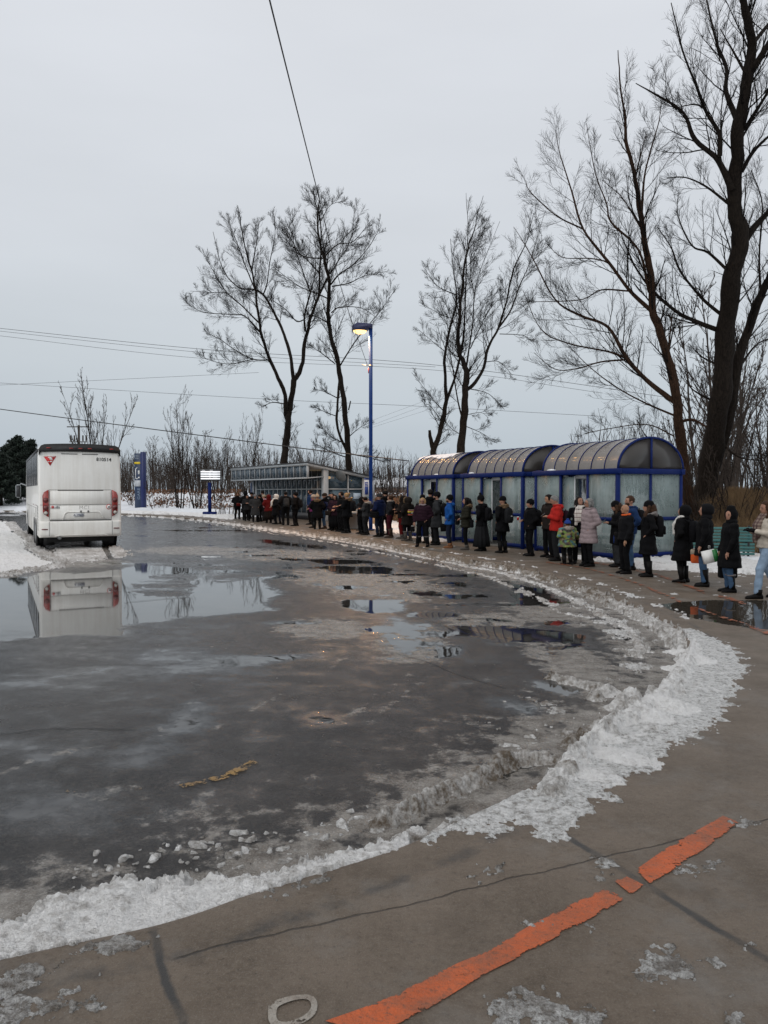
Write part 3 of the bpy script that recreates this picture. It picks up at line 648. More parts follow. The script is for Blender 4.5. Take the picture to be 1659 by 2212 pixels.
# crack in the asphalt, dropped as thin dark channel
cr_ = M('crack_dark', (.008, .008, .008), .7)
def crack(P, w, label):
    P = spline(gl(P, ROADZ), 10); k = np.arange(len(P)); P = P + np.stack([fbm(k * 1., k * 0., .3, 3, 7), fbm(k * 1., k * 0., .3, 3, 9)], 1) * .03
    ww = w * (.5 + .8 * np.abs(fbm(k * 1., k * 0., .4, 2, 3)))[:, None]; T = np.gradient(P, axis=0); T /= np.linalg.norm(T, axis=1, keepdims=True); N = np.stack([-T[:, 1], T[:, 0]], 1)
    A, B = P + N * ww, P - N * ww; zc = ROADZ + .006 * fbm(P[:, 0], P[:, 1], .8, 5, 11) + .006
    V = np.stack([np.c_[A, zc], np.c_[B, zc]], 1).reshape(-1, 3); n = len(P)
    tag(obj('asphalt_crack', nmesh('asphalt_crack', V, [[2 * i, 2 * i + 1, 2 * i + 3, 2 * i + 2] for i in range(n - 1)]), cr_), label=label, kind='structure')
crack([(-200, 1600), (0, 1590), (90, 1580), (200, 1580), (290, 1581)], .012, 'long thin crack in the asphalt at the left')
crack([(265, 1303), (330, 1297), (400, 1291)], .02, 'short crack line through the big puddle')
crack([(740, 1390), (900, 1425), (990, 1460), (1090, 1490)], .008, 'diagonal crack across the middle of the bus loop')
crack([(840, 1315), (960, 1350), (1100, 1380)], .008, 'crack between the central puddles')

# ------------------------------------------------------------------ materials for made things
blue = M('blue_paint', (.002, .013, .095), .55, dirt=.02, spec=.15)
blue_l = M('lamp_blue_paint', (.003, .030, .16), .5, spec=.2)
blue_d = M('bench_blue', (.03, .06, .14), .5)
white_m = M('white_frame', (.36, .39, .41), .45, dirt=.25)
bus_w = None
black_m = M('black_rubber', (.012, .012, .013), .55)
steel = M('galvanised_steel', (.30, .31, .32), .4, .7)
grey_m = M('grey_plastic', (.36, .37, .37), .55, dirt=.3)
concrete = M('grey_concrete', (.22, .21, .19), .8, bump=.01)
dark_m = M('dark_panel', (.02, .022, .026), .4)
redp = M('red_print', (.62, .03, .03), .4); whitepr = M('white_print', (.78, .78, .76), .5); blackpr = M('black_print', (.015, .015, .015), .5)
yellow_pr = M('yellow_print', (.75, .55, .03), .5)

t = NT('misted_glass'); v = t.oco()
gn = t.noise(1.4, 4, .6, v)
c = t.mix(t.rng(gn, .3, .7), (.22, .29, .285), (.36, .43, .42))
mp_ = t.new('ShaderNodeMapping'); mp_.inputs['Scale'].default_value = (7, 7, .6); t.l.new(v, mp_.inputs[0])
strk = t.noise(3, 4, .6, mp_.outputs[0])
t.set(Base_Color=c, Roughness=t.rng(strk, .3, .7, .45, .6), Alpha=t.rng(t.math('ADD', t.math('MULTIPLY', gn, .6), t.math('MULTIPLY', strk, .4)), .3, .7, .34, .64), IOR=1.5)
glass_m = t.m
t = NT('clear_glass'); t.set(Base_Color=(.25, .33, .34), Roughness=.05, Alpha=.28); glass_c = t.m
t = NT('dark_window_glass'); v = t.oco()
t.set(Base_Color=t.mix(t.rng(t.noise(.7, 3, .5, v), .35, .65), (.024, .044, .066), (.040, .072, .100)), Roughness=.08, Alpha=.82, IOR=1.6); glass_d = t.m
t = NT('coach_glass'); v = t.oco(); mp_ = t.new('ShaderNodeMapping'); mp_.inputs['Scale'].default_value = (8, 8, .5); t.l.new(v, mp_.inputs[0])
t.set(Base_Color=t.mix(t.rng(t.noise(2, 4, .6, mp_.outputs[0]), .3, .75), (.015, .019, .024), (.07, .075, .08)), Roughness=.22); glass_b = t.m
t = NT('bronze_polycarbonate'); v = t.oco(); sp_ = t.new('ShaderNodeSeparateXYZ'); t.l.new(v, sp_.inputs[0])
w_ = t.new('ShaderNodeTexWave', wave_type='BANDS', bands_direction='X'); w_.inputs['Scale'].default_value = 14; t.l.new(v, w_.inputs['Vector'])
gn = t.noise(1.6, 5, .6, v)
c = t.mix(t.rng(gn, .3, .7), (.20, .18, .16), (.27, .245, .225))
t.set(Base_Color=c, Roughness=.15, Alpha=.88, IOR=1.6); t.l.new(t.bump(w_.outputs['Fac'], .0035), t.b.inputs['Normal']); poly_m = t.m
t = NT('gable_polycarbonate'); t.set(Base_Color=(.045, .040, .036), Roughness=.32, Alpha=.93); gable_m = t.m
snow_m = M('roof_snow', (.80, .82, .85), .7, var=.05, bump=.03, bscale=20)

def text(name, s, size, mat_, parent, loc, rot, ext=.004, label=None, spx=1.0, align='CENTER', bold=0):
    cu = bpy.data.curves.new(name, 'FONT'); cu.body = s; cu.size = size; cu.extrude = ext / 2; cu.align_x = align; cu.align_y = 'CENTER'; cu.space_character = spx; cu.offset = bold
    cu.resolution_u = 3
    o = bpy.data.objects.new(name, cu); COL.objects.link(o)
    dg = bpy.context.evaluated_depsgraph_get(); me = bpy.data.meshes.new_from_object(o.evaluated_get(dg))
    bpy.data.objects.remove(o); n = obj(name, me, mat_, parent); n.location = loc; n.rotation_euler = rot
    if label: n['label'] = label
    return n

# ------------------------------------------------------------------ coach
def make_coach():
    a = 26.7; u = np.array([-math.sin(R(a)), math.cos(R(a))]); v = np.array([math.cos(R(a)), math.sin(R(a))])
    L = np.array([-11.3, 25.1]); c = L + v * 1.3
    root = thing('coach_bus', 'white coach bus seen from behind with dirty rear panels and fleet number 810514', 'bus', (c[0], c[1], ROADZ), R(a))
    t = NT('dirty_white_coach_paint'); co = t.oco(); se = t.new('ShaderNodeSeparateXYZ'); t.l.new(co, se.inputs[0])
    mp_ = t.new('ShaderNodeMapping'); mp_.inputs['Scale'].default_value = (5, 5, .35); t.l.new(co, mp_.inputs[0])
    st = t.noise(1.6, 6, .65, mp_.outputs[0]); bl = t.noise(1.1, 6, .65, co); low = t.rng(se.outputs[2], .35, 1.5, .30, 0)
    g = t.math('ADD', t.rng(t.math('ADD', t.math('MULTIPLY', st, .6), t.math('MULTIPLY', bl, .4)), .40, .68, .03, .50), t.math('MULTIPLY', low, t.rng(bl, .3, .7)))
    c_ = t.mix(g, (.90, .89, .85), (.60, .56, .49))
    t.set(Base_Color=c_, Roughness=t.fmix(g, .30, .6)); t.b.inputs['Coat Weight'].default_value = .25; paint_ = t.m
    W, Hh, z0, Ln = 2.6, 3.50, .42, 12.3
    def ring(y, ins, zt=Hh, zb=z0):
        P = []; w = W / 2 - ins; r = .20
        def arc(cx, cz, a0, a1, rr, n=6): return [(cx + rr * math.cos(R(q)), cz + rr * math.sin(R(q))) for q in np.linspace(a0, a1, n)]
        top = zt - ins * .8; bot = zb + ins * .5
        P = [(-w + .03, bot), (w - .03, bot), (w, bot + .05), (w, 1.2), (w - .01, 2.4)] + arc(w - .03 - r, top - r, 0, 90, r) + [(0.5, top + .035), (0, top + .045), (-.5, top + .035)] + arc(-w + .03 + r, top - r, 90, 180, r) + [(-w + .01, 2.4), (-w, 1.2), (-w, bot + .05)]
        return [(x, y, z) for x, z in P]
    b = MB(); b.loft([ring(-.0, .10), ring(.012, .05), ring(.05, .018), ring(.14, 0), ring(6, 0), ring(Ln - .3, 0), ring(Ln - .08, .06), ring(Ln, .18)])
    body = b.build('body', paint_, root, True)
    for p in body.data.polygons: p.use_smooth = True
    bm = bmesh.new(); bm.from_mesh(body.data)
    for e in bm.edges: e.smooth = e.calc_face_angle(0) < R(35)
    bm.to_mesh(body.data); bm.free()
    # black roof cap across the rear with marker lamps
    b = MB()
    pts = [(-1.27, 3.14)] + [(x, 3.235 + .035 * (1 - (x / 1.27) ** 2)) for x in np.linspace(-1.2, 1.2, 9)] + [(1.27, 3.14)]
    top = [(1.27, 3.34), (1.2, 3.45)] + [(x, 3.49 + .045 * (1 - (x / 1.15) ** 2)) for x in np.linspace(1.1, -1.1, 9)] + [(-1.2, 3.45), (-1.27, 3.34)]
    b.prism_xz(pts + top, -.06, .10); b.build('roof_cap', black_m, root)
    red_l = M('red_lens', (.30, .025, .02), .22, coat=.5); red_d = M('dark_red_lens', (.13, .012, .012), .2, coat=.5)
    for x in (-.98, -.29, 0, .29, .98):
        MB().box((x, -.068, 3.375), (.13, .03, .035), bev=.01).build('marker_lamp', red_l, root)
    # air outlet slots
    for x in (-.34, .30): MB().box((x, -.004, 3.19), (.50, .016, .022)).build('air_slot', black_m, root)
    # engine hatch
    b = MB()
    for x0, z0_, x1, z1 in ((-.97, 2.0, .97, 2.0), (-.97, 1.0, -.97, 2.0), (.97, 1.0, .97, 2.0), (-1.25, 1.50, 1.25, 1.50)): b.bar((x0, -.002, z0_), (x1, -.002, z1), .010, .010)
    b.build('panel_gap', M('panel_gap_grey', (.16, .155, .145), .7), root)
    MB().box((0, -.004, 1.985), (1.42, .02, .03)).build('hatch_vent', M('vent_grey', (.10, .095, .09), .6), root)
    pn = MB(); pn.box((0, -.012, 1.74), (1.90, .022, .44), bev=.012); pn.build('engine_hatch', paint_, root)
    pn = MB(); pn.box((0, -.012, 1.25), (1.90, .022, .44), bev=.012); pn.build('engine_hatch', paint_, root)
    # licence plate recess: raised frame shape
    fr = MB(); fr.prism_xz([(-.60, 1.00), (-.52, 1.22), (-.44, 1.285), (.56, 1.285), (.64, 1.22), (.75, 1.00), (.70, 1.00), (.60, 1.21), (.54, 1.25), (-.42, 1.25), (-.49, 1.20), (-.555, 1.00)], -.05, -.02); fr.build('plate_surround', paint_, root)
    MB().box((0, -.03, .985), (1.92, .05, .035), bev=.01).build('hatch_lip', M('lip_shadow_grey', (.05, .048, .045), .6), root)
    pl = MB().box((-.07, -.034, 1.16), (.30, .012, .15), bev=.005).build('licence_plate', M('plate_white', (.62, .62, .60), .5), root)
    MB().box((-.07, -.042, 1.16), (.275, .006, .125)).build('plate_field', M('plate_field_grey', (.50, .51, .52), .5), pl)
    pt_ = text('plate_text', 'A  79602', .095, M('plate_blue', (.03, .04, .10), .5), pl, (-.07, -.046, 1.155), (R(90), 0, 0), spx=.95); pt_['kind'] = 'stuff'
    text('badge_text', 'MCI', .17, M('badge_grey', (.52, .51, .48), .6), root, (.10, -.026, 1.405), (R(90), 0, 0), .003, spx=1.15)
    for x in (0, .23): MB().cyl((x, -.03, 1.275), .035, .04, 10, 'y').build('plate_lamp', dark_m, root)
    # tail lamps
    for s in (-1, 1):
        P = [(.99, 1.13), (1.0, 1.10), (1.13, 1.20), (1.165, 1.28), (1.175, 1.80), (1.13, 1.92), (1.0, 2.0), (.99, 1.98)]
        tl = MB().prism_xz([(s * x, z) for x, z in P][::s], -.045, .05).build('tail_lamp', red_l, root)
        for z, m_, r_ in ((1.66, red_d, .068), (1.41, red_d, .068), (1.24, M('clear_lens', (.52, .49, .45), .25), .055)):
            MB().cyl((s * 1.08, -.052, z), r_, .03, 20, 'y').build('lamp_lens', m_, tl)
            MB().cyl((s * 1.08, -.047, z), r_ + .016, .024, 20, 'y').build('lens_ring', M('lens_ring_dark', (.05, .01, .01), .4), tl)
        MB().box((s * 1.12, -.085, .70), (.19, .02, .035), bev=.008).build('reflector', red_d, root)
    # bumper
    b = MB(); prof = [(.97, -.02), (.96, -.07), (.90, -.085), (.62, -.085), (.55, -.075), (.475, -.06), (.44, .0)]
    xs = [-1.27, -1.22, -1.1, -.9, 0, .9, 1.1, 1.22, 1.27]; off = [.10, .05, .018, .004, 0, .004, .018, .05, .10]
    b.loft([[(x, y + o if y < 0 else y + .1, z) for z, y in prof] for x, o in zip(xs, off)]); b.build('bumper', paint_, root, False)
    b = MB(); b.prism_xz([(-.85, .45), (-.78, .50), (-.70, .515), (.72, .515), (.80, .50), (.90, .45), (.80, .47), (.70, .49), (-.68, .49), (-.76, .475)], -.115, -.07); b.build('bumper_lip', paint_, root)
    for x in (-.98, .98): MB().bar((x, -.083, .47), (x, -.083, .96), .008, .01).build('bumper_seam', blackpr, root)
    MB().tube([(-.68, .3, .40), (-.66, -.02, .405)], .055, 12).build('exhaust_pipe', steel, root)
    MB().box((0, 1.2, .38), (2.1, 2.0, .24)).build('underbody', M('underbody_black', (.006, .006, .006), .8), root)
    MB().box((0, 7, .40), (2.2, 8.2, .2)).build('underbody', M('underbody_black', (.006, .006, .006), .8), root)
    # stickers
    st_ = MB().prism_xz([(-1.12, 3.09), (-.74, 3.105), (-.93, 2.79)], -.010, -.002).build('warning_triangle', redp, root)
    MB().prism_xz([(-1.0, 3.07), (-.93, 3.09), (-.86, 3.05), (-.87, 3.0), (-.83, 2.985), (-.84, 2.965), (-.92, 2.98), (-.96, 3.02), (-.93, 3.04), (-.99, 3.05)][::1], -.014, -.006).build('sticker_arrow', whitepr, st_)
    text('sticker_text', 'CÉDEZ', .042, whitepr, st_, (-.85, -.014, 3.088), (R(90), R(-2), 0), .003)
    b = MB(); b.box((-.90, -.012, 2.93), (.07, .005, .035)); b.box((-.98, -.012, 2.925), (.05, .005, .022)); b.build('sticker_bus', whitepr, st_)
    text('fleet_number', '810514', .155, blackpr, root, (.74, -.006, 3.02), (R(90), R(1), 0), .006, spx=1.04, bold=.003)
    sk = MB().box((-.80, -.026, 1.43), (.29, .006, .12)).build('stop_sticker', whitepr, root)
    MB().cyl((-.87, -.032, 1.43), .045, .006, 20, 'y').build('sticker_disc', redp, sk)
    text('sticker_word', 'STOP', .03, whitepr, sk, (-.87, -.037, 1.43), (R(90), 0, 0), .002)
    b = MB(); b.box((-.735, -.032, 1.43), (.12, .005, .012)); b.box((-.735, -.033, 1.43), (.016, .005, .09)); b.build('sticker_cross', blackpr, sk)
    sk = MB().cyl((.88, -.027, 1.42), .082, .006, 28, 'y').build('round_sticker', redp, root)
    MB().cyl((.88, -.031, 1.42), .067, .006, 28, 'y').build('sticker_ground', whitepr, sk)
    b = MB(); b.box((.885, -.036, 1.425), (.08, .005, .028)); b.bar((.83, -.036, 1.37), (.93, -.036, 1.42), .008); b.build('sticker_picture', blackpr, sk)
    # side windows (each a pane), both sides
    for s in (-1, 1):
        e = np.linspace(.55, 11.3, 8)
        for i in range(7):
            y0, y1 = e[i] + (.0 if i else 0), e[i + 1] - .03
            P = [(y0 + (.22 if i == 0 else 0), 3.24), (y1, 3.24), (y1, 2.15), (y0, 2.15)]
            V = [(s * (1.303 if z < 3 else 1.293), y, z) for y, z in P] + [(s * 1.24, y, z) for y, z in P]
            MB().add(V, [[0, 1, 2, 3], [7, 6, 5, 4]] + [[k, (k + 1) % 4, 4 + (k + 1) % 4, 4 + k] for k in range(4)]).build('side_window', glass_b, root)
        MB().box((s * 1.285, 5.9, 3.30), (.03, 11.2, .10)).build('window_top_rail', dark_m, root)
        for k in range(8): MB().box((s * 1.302, .32, .70 + k * .105), (.014, .17, .05), M=Matrix.Rotation(R(18), 3, 'X')).build('louvre', black_m, root)
        for y in (1.3, 2.3, 3.8): MB().box((s * 1.305, y, 1.47), (.02, .12, .04), bev=.008).build('side_marker', red_d, root)
        b = MB()
        for y in (1.0, 2.05, 4.2, 5.9, 7.6, 9.3): b.bar((s * 1.302, y, .5), (s * 1.302, y, 1.35), .010)
        b.bar((s * 1.302, .6, 1.38), (s * 1.302, 11, 1.38), .010); b.build('side_panel_gap', M('panel_gap_grey2', (.2, .19, .18), .7), root)
        for y in (1.75, 2.95 + .15, 9.9):
            w = MB().cyl((s * 1.17, y, .51), .51, .29, 28, 'x').build('wheel', black_m, root); 
            MB().cyl((s * 1.30, y, .51), .30, .04, 20, 'x').build('rim', steel, w)
            MB().cyl((s * 1.285, y, .55), .62, .03, 28, 'x').build('wheel_arch', M('arch_black', (.01, .01, .01), .8), root)
    mo = MB().tube([(-1.25, 12.1, 2.2), (-1.5, 12.35, 2.3), (-1.62, 12.3, 2.1)], .03, 8).build('mirror_arm', white_m, root)
    MB().box((-1.62, 12.25, 1.95), (.22, .16, .62), bev=.06).build('mirror', white_m, root)
    MB().box((-1.62, 12.165, 1.95), (.18, .01, .54)).build('mirror_glass', dark_m, root)
    for s in (-1, 1): MB().box((s * .95, .62, .36), (.34, .03, .46)).build('mud_flap', black_m, root)
    return root
make_coach()

# ------------------------------------------------------------------ three vaulted shelters
def make_shelter(corner, label, snow, stickers):
    """corner: front right corner on the ground; local x runs back along the front, y inward"""
    th = R(26.2); rz = math.atan2(.897, -.4415)
    root = thing('bus_shelter', label, 'bus shelter', (corner[0], corner[1], 0), rz, 'vaulted blue shelters along the queue')
    # local x = (-.4415,.897), local y must be (.897,.4415): that is -90 deg, so y is mirrored: use -y
    L, W, H, hr = 3.6, 2.39, 2.44, .84
    p = .10
    def y(v): return -v
    for (a, c) in ((0, 0), (L, 0), (0, W), (L, W)):
        MB().box((np.clip(a, p / 2, L - p / 2), y(np.clip(c, p / 2, W - p / 2)), H / 2 - .05), (p, p, H - .1), bev=.008).build('corner_post', blue, root)
    for a in (1.2, 2.38):
        for c in (0, W): MB().box((a, y(np.clip(c, .035, W - .035)), H / 2 - .05), (.07, .07, H - .12)).build('post', blue, root)
    for a in (0, L): MB().box((np.clip(a, .035, L - .035), y(W / 2), H / 2 - .05), (.07, .07, H - .12)).build('post', blue, root)
    for c in (-.03, W - .09): MB().box((L / 2, y(c + .06), H - .065), (L + .12, .13, .15), bev=.01).build('header_beam', blue, root)
    for a in (.03, L - .03): MB().box((a, y(W / 2), H - .065), (.12, W - .135, .148), bev=.01).build('header_beam', blue, root)
    for c in (.035, W - .035):
        for a0, a1 in ((.1, 1.165), (2.415, L - .1)):
            MB().box(((a0 + a1) / 2, y(c), 1.08), (a1 - a0 - .004, .05, .10)).build('mid_rail', blue, root)
            MB().box(((a0 + a1) / 2, y(c), .10), (a1 - a0 - .004, .06, .12)).build('base_rail', blue, root)
        if c > 1:
            MB().box((1.79, y(c), 1.08), (1.10, .05, .10)).build('mid_rail', blue, root); MB().box((1.79, y(c), .10), (1.10, .06, .12)).build('base_rail', blue, root)
    for a in (.035, L - .035):
        for c0, c1 in ((.1, W / 2 - .035), (W / 2 + .035, W - .1)):
            MB().box((a, y((c0 + c1) / 2), 1.08), (.05, c1 - c0 - .004, .10)).build('mid_rail', blue, root)
            MB().box((a, y((c0 + c1) / 2), .10), (.06, c1 - c0 - .004, .12)).build('base_rail', blue, root)
    def pane(x0, x1, c, z0, z1, ax, m_=glass_m):
        if ax == 'x': MB().box(((x0 + x1) / 2, y(c), (z0 + z1) / 2), (x1 - x0, .012, z1 - z0)).build('glass_pane', m_, root)
        else: MB().box((c, y((x0 + x1) / 2), (z0 + z1) / 2), (.012, x1 - x0, z1 - z0)).build('glass_pane', m_, root)
    for c in (.035, W - .035):
        sp = [(.1, 1.165), (2.415, L - .1)] + ([(1.235, 2.345)] if c > 1 else [])
        for a0, a1 in sp:
            pane(a0, a1, c, 1.13, 2.30, 'x'); pane(a0, a1, c, .16, 1.03, 'x')
    for a in (.035, L - .035):
        for c0, c1 in ((.1, W / 2 - .035), (W / 2 + .035, W - .1)):
            pane(c0, c1, a, 1.13, 2.30, 'y'); pane(c0, c1, a, .16, 1.03, 'y')
    # sliding door leaf parked in the opening, with a metal track
    d = MB().box((2.08, y(.10), 1.2), (.50, .012, 2.1)).build('door_leaf', glass_m, root)
    b = MB(); b.bar((1.83, y(.10), .12), (1.83, y(.10), 2.27), .03, .03); b.build('door_stile', M('door_stile_white', (.5, .52, .53), .4), d)
    MB().box((1.55, y(.12), 2.26), (.45, .10, .14)).build('door_motor', grey_m, root)
    MB().cyl((2.28, y(.14), 2.28), .07, .05, 12).build('ceiling_lamp', white_m, root)
    # vault
    na = 22
    def arch(x, sc=1.0, dz=0): return [(x, y(W / 2 - (W / 2 - .02) * sc * math.cos(q)), H + .01 + dz + hr * sc * math.sin(q)) for q in np.linspace(0, math.pi, na)]
    nr = 6; LV = L - .42
    for i in range(nr):
        a0, a1 = LV * i / nr, LV * (i + 1) / nr
        A, B, A2, B2 = arch(a0), arch(a1), arch(a0, .985), arch(a1, .985)
        m = MB(); V = A + B + B2 + A2
        Fc = []
        for k in range(na - 1): Fc += [[k, k + 1, na + k + 1, na + k], [2 * na + k, 2 * na + k + 1, 3 * na + k + 1, 3 * na + k]]
        m.add(V, Fc); m.build('roof_panel', poly_m, root, True)
    for i in range(nr + 1):
        a = LV * i / nr; w = .065 if i in (0, nr) else .026
        MB().tube([np.array(q) for q in arch(a, 1.012)], w / 2, 6).build('roof_rib', blue, root, True)
    for a in (.01, LV - .01):
        for lo, hi in ((0, math.pi / 2 - .03), (math.pi / 2 + .03, math.pi)):
            qs = np.linspace(lo, hi, 12); P = [(y(W / 2 - (W / 2 - .05) * math.cos(q)), H + .01 + (hr - .03) * math.sin(q)) for q in qs] + [(y(W / 2 - (.03 if lo < .1 else -.03)), H + .01)]
            n = len(P); m = MB(); m.add([(a - .006, p_[0], p_[1]) for p_ in P] + [(a + .006, p_[0], p_[1]) for p_ in P], [list(range(n)), list(range(n, 2 * n))[::-1]] + [[k, (k + 1) % n, n + (k + 1) % n, n + k] for k in range(n)])
            m.build('gable_panel', gable_m, root)
        MB().box((a, y(W / 2), H + hr / 2 + .02), (.05, .06, hr - .02)).build('gable_post', blue, root)
    MB().box((L - .21, y(W / 2), H + .02), (.40, W - .1, .03)).build('flat_cover', blue, root)
    # bench inside: two seats with back and arms
    for a in (.55, 1.25, 1.95, 2.65):
        s_ = MB(); s_.box((a, y(W - .50), .45), (.56, .42, .03), bev=.012); s_.build('bench_seat', blue_d, root)
        b_ = MB(); b_.box((a, y(W - .27), .78), (.56, .03, .50), bev=.012, M=Matrix.Rotation(R(6), 3, 'X')); b_.build('bench_back', blue_d, root)
        MB().tube([(a - .31, y(W - .70), .45), (a - .31, y(W - .70), .66), (a - .31, y(W - .64), .70), (a - .31, y(W - .30), .70)], .018, 6).build('armrest', blue_d, root)
    MB().box((1.6, y(W - .45), .38), (2.9, .06, .06)).build('bench_rail', blue_d, root)
    for a in (.4, 1.6, 2.8): MB().bar((a, y(W - .45), .02), (a, y(W - .45), .36), .05).build('bench_leg', blue_d, root)
    MB().box((L / 2, y(W / 2), .012), (L - .2, W - .2, .02)).build('floor_slab', concrete, root)
    rr = np.random.default_rng(int(corner[1] * 10))
    for k in range(snow):
        q = rr.uniform(.02, .1); x_ = rr.uniform(.2, L - .2)
        MB().ell((x_, y(-.0 + .02), H + .02), (rr.uniform(.12, .25), .06, rr.uniform(.03, .06)), 10, 6).build('snow_clump', snow_m, root, True)
    if stickers:
        m = MB(); qs = np.linspace(.95, 2.0, 8); V = []
        xs_ = np.linspace(.9, 3.5, 12)
        for x_ in xs_:
            for j, q in enumerate(qs): 
                rr_ = .0 if j in (0, 7) else .022
                V.append((x_, y(W / 2 - (W / 2 + rr_) * math.cos(q + .1 * math.sin(x_ * 3))), H + .01 + (hr + rr_) * math.sin(q + .1 * math.sin(x_ * 3))))
        m.add(V, [[i * 8 + j, (i + 1) * 8 + j, (i + 1) * 8 + j + 1, i * 8 + j + 1] for i in range(11) for j in range(7)]); m.build('roof_snow', snow_m, root, True)
    return root
C3 = np.array([6.22, 20.45]); dv = np.array([-.4415, .897])
make_shelter(C3, 'nearest and largest-looking vaulted blue shelter with clear gable end facing the viewer', 1, False)
make_shelter(C3 + dv * 4.2, 'middle vaulted blue shelter with the orange lamp reflection on its bronze roof', 1, False)
make_shelter(C3 + dv * 8.4, 'farthest vaulted blue shelter with snow lying on its roof crest', 2, True)

# ------------------------------------------------------------------ glazed station building
def make_station():
    a = math.atan2(11.7, -6.86); 
    u = np.array([-math.sin(R(30.4)), math.cos(R(30.4))]); v = np.array([math.cos(R(30.4)), math.sin(R(30.4))])
    c = np.array([-4.58, 46.0]); rz = math.atan2(u[1], u[0])
    root = thing('station_building', 'low glazed waiting building with white frames, overhanging glass fascia and one lit lamp inside', 'building', (c[0], c[1], 0), rz)
    # local x along the front (away), y = -(inward)
    L, H, D, dr = 13.6, 3.45, 1.25, 4.6
    def y(q): return -q
    def roofz(q): return H + .02 - (H - 2.62) * q / dr
    fh = .86
    # fascia: sloping outward, 15 panes
    n = 14
    for i in range(n):
        x0, x1 = .08 + (L - .16) * i / n, .08 + (L - .16) * (i + 1) / n
        MB().box(((x0 + x1) / 2, y(0), H - fh / 2 - .02), (x1 - x0 - .06, .03, fh - .14)).build('fascia_pane', glass_d, root)
    for i in range(n + 1):
        x0 = .08 + (L - .16) * i / n
        MB().box((x0, y(-.01), H - fh / 2 - .02), (.036, .06, fh - .16)).build('fascia_mullion', white_m, root)
    MB().box((L / 2, y(-.01), H - .05), (L, .08, .09)).build('fascia_rail', white_m, root); MB().box((L / 2, y(-.01), H - fh + .02), (L, .08, .09)).build('fascia_rail', white_m, root)
    MB().box((.0 + .02, y(.02), H - fh / 2), (.12, .12, fh + .04)).build('fascia_end', white_m, root)
    # roof slab sloping to the back
    m = MB(); V = []
    for x_ in (-.12, L):
        for q, dz in ((-.06, 0), (dr, 0), (dr, -.14), (-.06, -.14)): V.append((x_, y(q), roofz(q) + dz + .04))
    m.add(V, [[0, 1, 2, 3], [7, 6, 5, 4], [0, 4, 5, 1], [1, 5, 6, 2], [2, 6, 7, 3], [3, 7, 4, 0]]); m.build('roof', white_m, root)
    m = MB(); V = []
    for x_ in (-.20, L + .05):
        for q, dz in ((-.1, .02), (dr + .1, .02), (dr + .1, -.03), (-.1, -.03)): V.append((x_, y(q), roofz(q) + dz + .07))
    m.add(V, [[0, 1, 2, 3], [7, 6, 5, 4], [0, 4, 5, 1], [1, 5, 6, 2], [2, 6, 7, 3], [3, 7, 4, 0]]); m.build('roof_membrane', dark_m, root)
    # soffit
    # body front wall at q = D
    zb = .45
    MB().box((L / 2 + .4, y(D), zb / 2), (L - 1.2, .2, zb)).build('skirting', dark_m, root)
    xs = np.linspace(.42, L - 2.0, 15)
    rows = [(zb, 1.55), (1.60, 2.25), (2.30, 2.98)]
    rows = [(zb, 1.92), (1.98, 3.10)]
    for i in range(14):
        for (z0, z1) in rows:
            MB().box(((xs[i] + xs[i + 1]) / 2, y(D), (z0 + z1) / 2), (xs[i + 1] - xs[i] - .05, .03, z1 - z0)).build('window_pane', glass_d, root)
    for x_ in xs[1:]: MB().box((x_, y(D - .01), (3.1 + zb) / 2), (.036, .07, 3.1 - zb)).build('mullion', white_m, root)
    MB().box(((xs[0] + xs[-1]) / 2, y(D - .022), 1.95), (xs[-1] - xs[0], .07, .06)).build('transom', white_m, root)
    MB().box((.18, y(D), 1.62), (.34, .34, 3.22), bev=.03).build('corner_pillar', white_m, root)
    # left end panel with a route board
    MB().box((L - 1.45, y(D), 1.55), (1.0, .14, 3.05)).build('end_panel', white_m, root)
    bd = MB().box((L - 1.45, y(D - .10), 2.05), (.80, .06, 1.15)).build('route_board', dark_m, root)
    b = MB(); b.box((L - 1.62, y(D - .14), 2.1), (.30, .02, .9)); b.build('route_map', M('map_grey', (.25, .28, .32), .5), bd)
    MB().box((L - 1.2, y(D - .14), 2.05), (.22, .02, .8)).build('route_map', M('map_blue', (.06, .10, .22), .5), bd)
    MB().box((L - 1.3, y(D), .1), (1.4, .3, .2)).build('skirting', concrete, root)
    # right side wall at x = .18, from q=D to dr-.15
    qs = [D + .17, 2.82, 3.86]; 
    for i in range(2):
        q0, q1 = qs[i], qs[i + 1]; zt0, zt1 = roofz(q0) - .12, roofz(q1) - .12
        MB().box((.18, y((q0 + q1) / 2), (zb + 1.92) / 2), (.03, q1 - q0 - .06, 1.92 - zb)).build('window_pane', glass_d, root)
        m = MB(); V = [(x_, y(q), z) for x_ in (.165, .195) for q, z in ((q0 + .03, 1.98), (q1 - .03, 1.98), (q1 - .03, zt1), (q0 + .03, zt0))]
        m.add(V, [[0, 1, 2, 3], [7, 6, 5, 4], [0, 4, 5, 1], [1, 5, 6, 2], [2, 6, 7, 3], [3, 7, 4, 0]]); m.build('transom_pane', glass_d, root)
        MB().box((.15, y((q0 + q1) / 2), 1.95), (.08, q1 - q0, .07)).build('transom', white_m, root)
    for q in qs[1:]: MB().box((.16, y(q), (roofz(q) - .1) / 2 + .1), (.08, .08, roofz(q) - .3)).build('mullion', white_m, root)
    MB().box((.16, y(2.65), .22), (.1, 2.5, .44)).build('skirting', dark_m, root)
    # door with its frame in the middle bay
    d = MB().box((.10, y(2.2), 1.12), (.05, .98, 1.5)).build('side_door', M('door_teal', (.06, .10, .13), .3), root)
    MB().box((.06, y(3.40), 1.52), (.02, .5, .36)).build('paper_notice', M('paper_blue', (.35, .45, .55), .6), root)
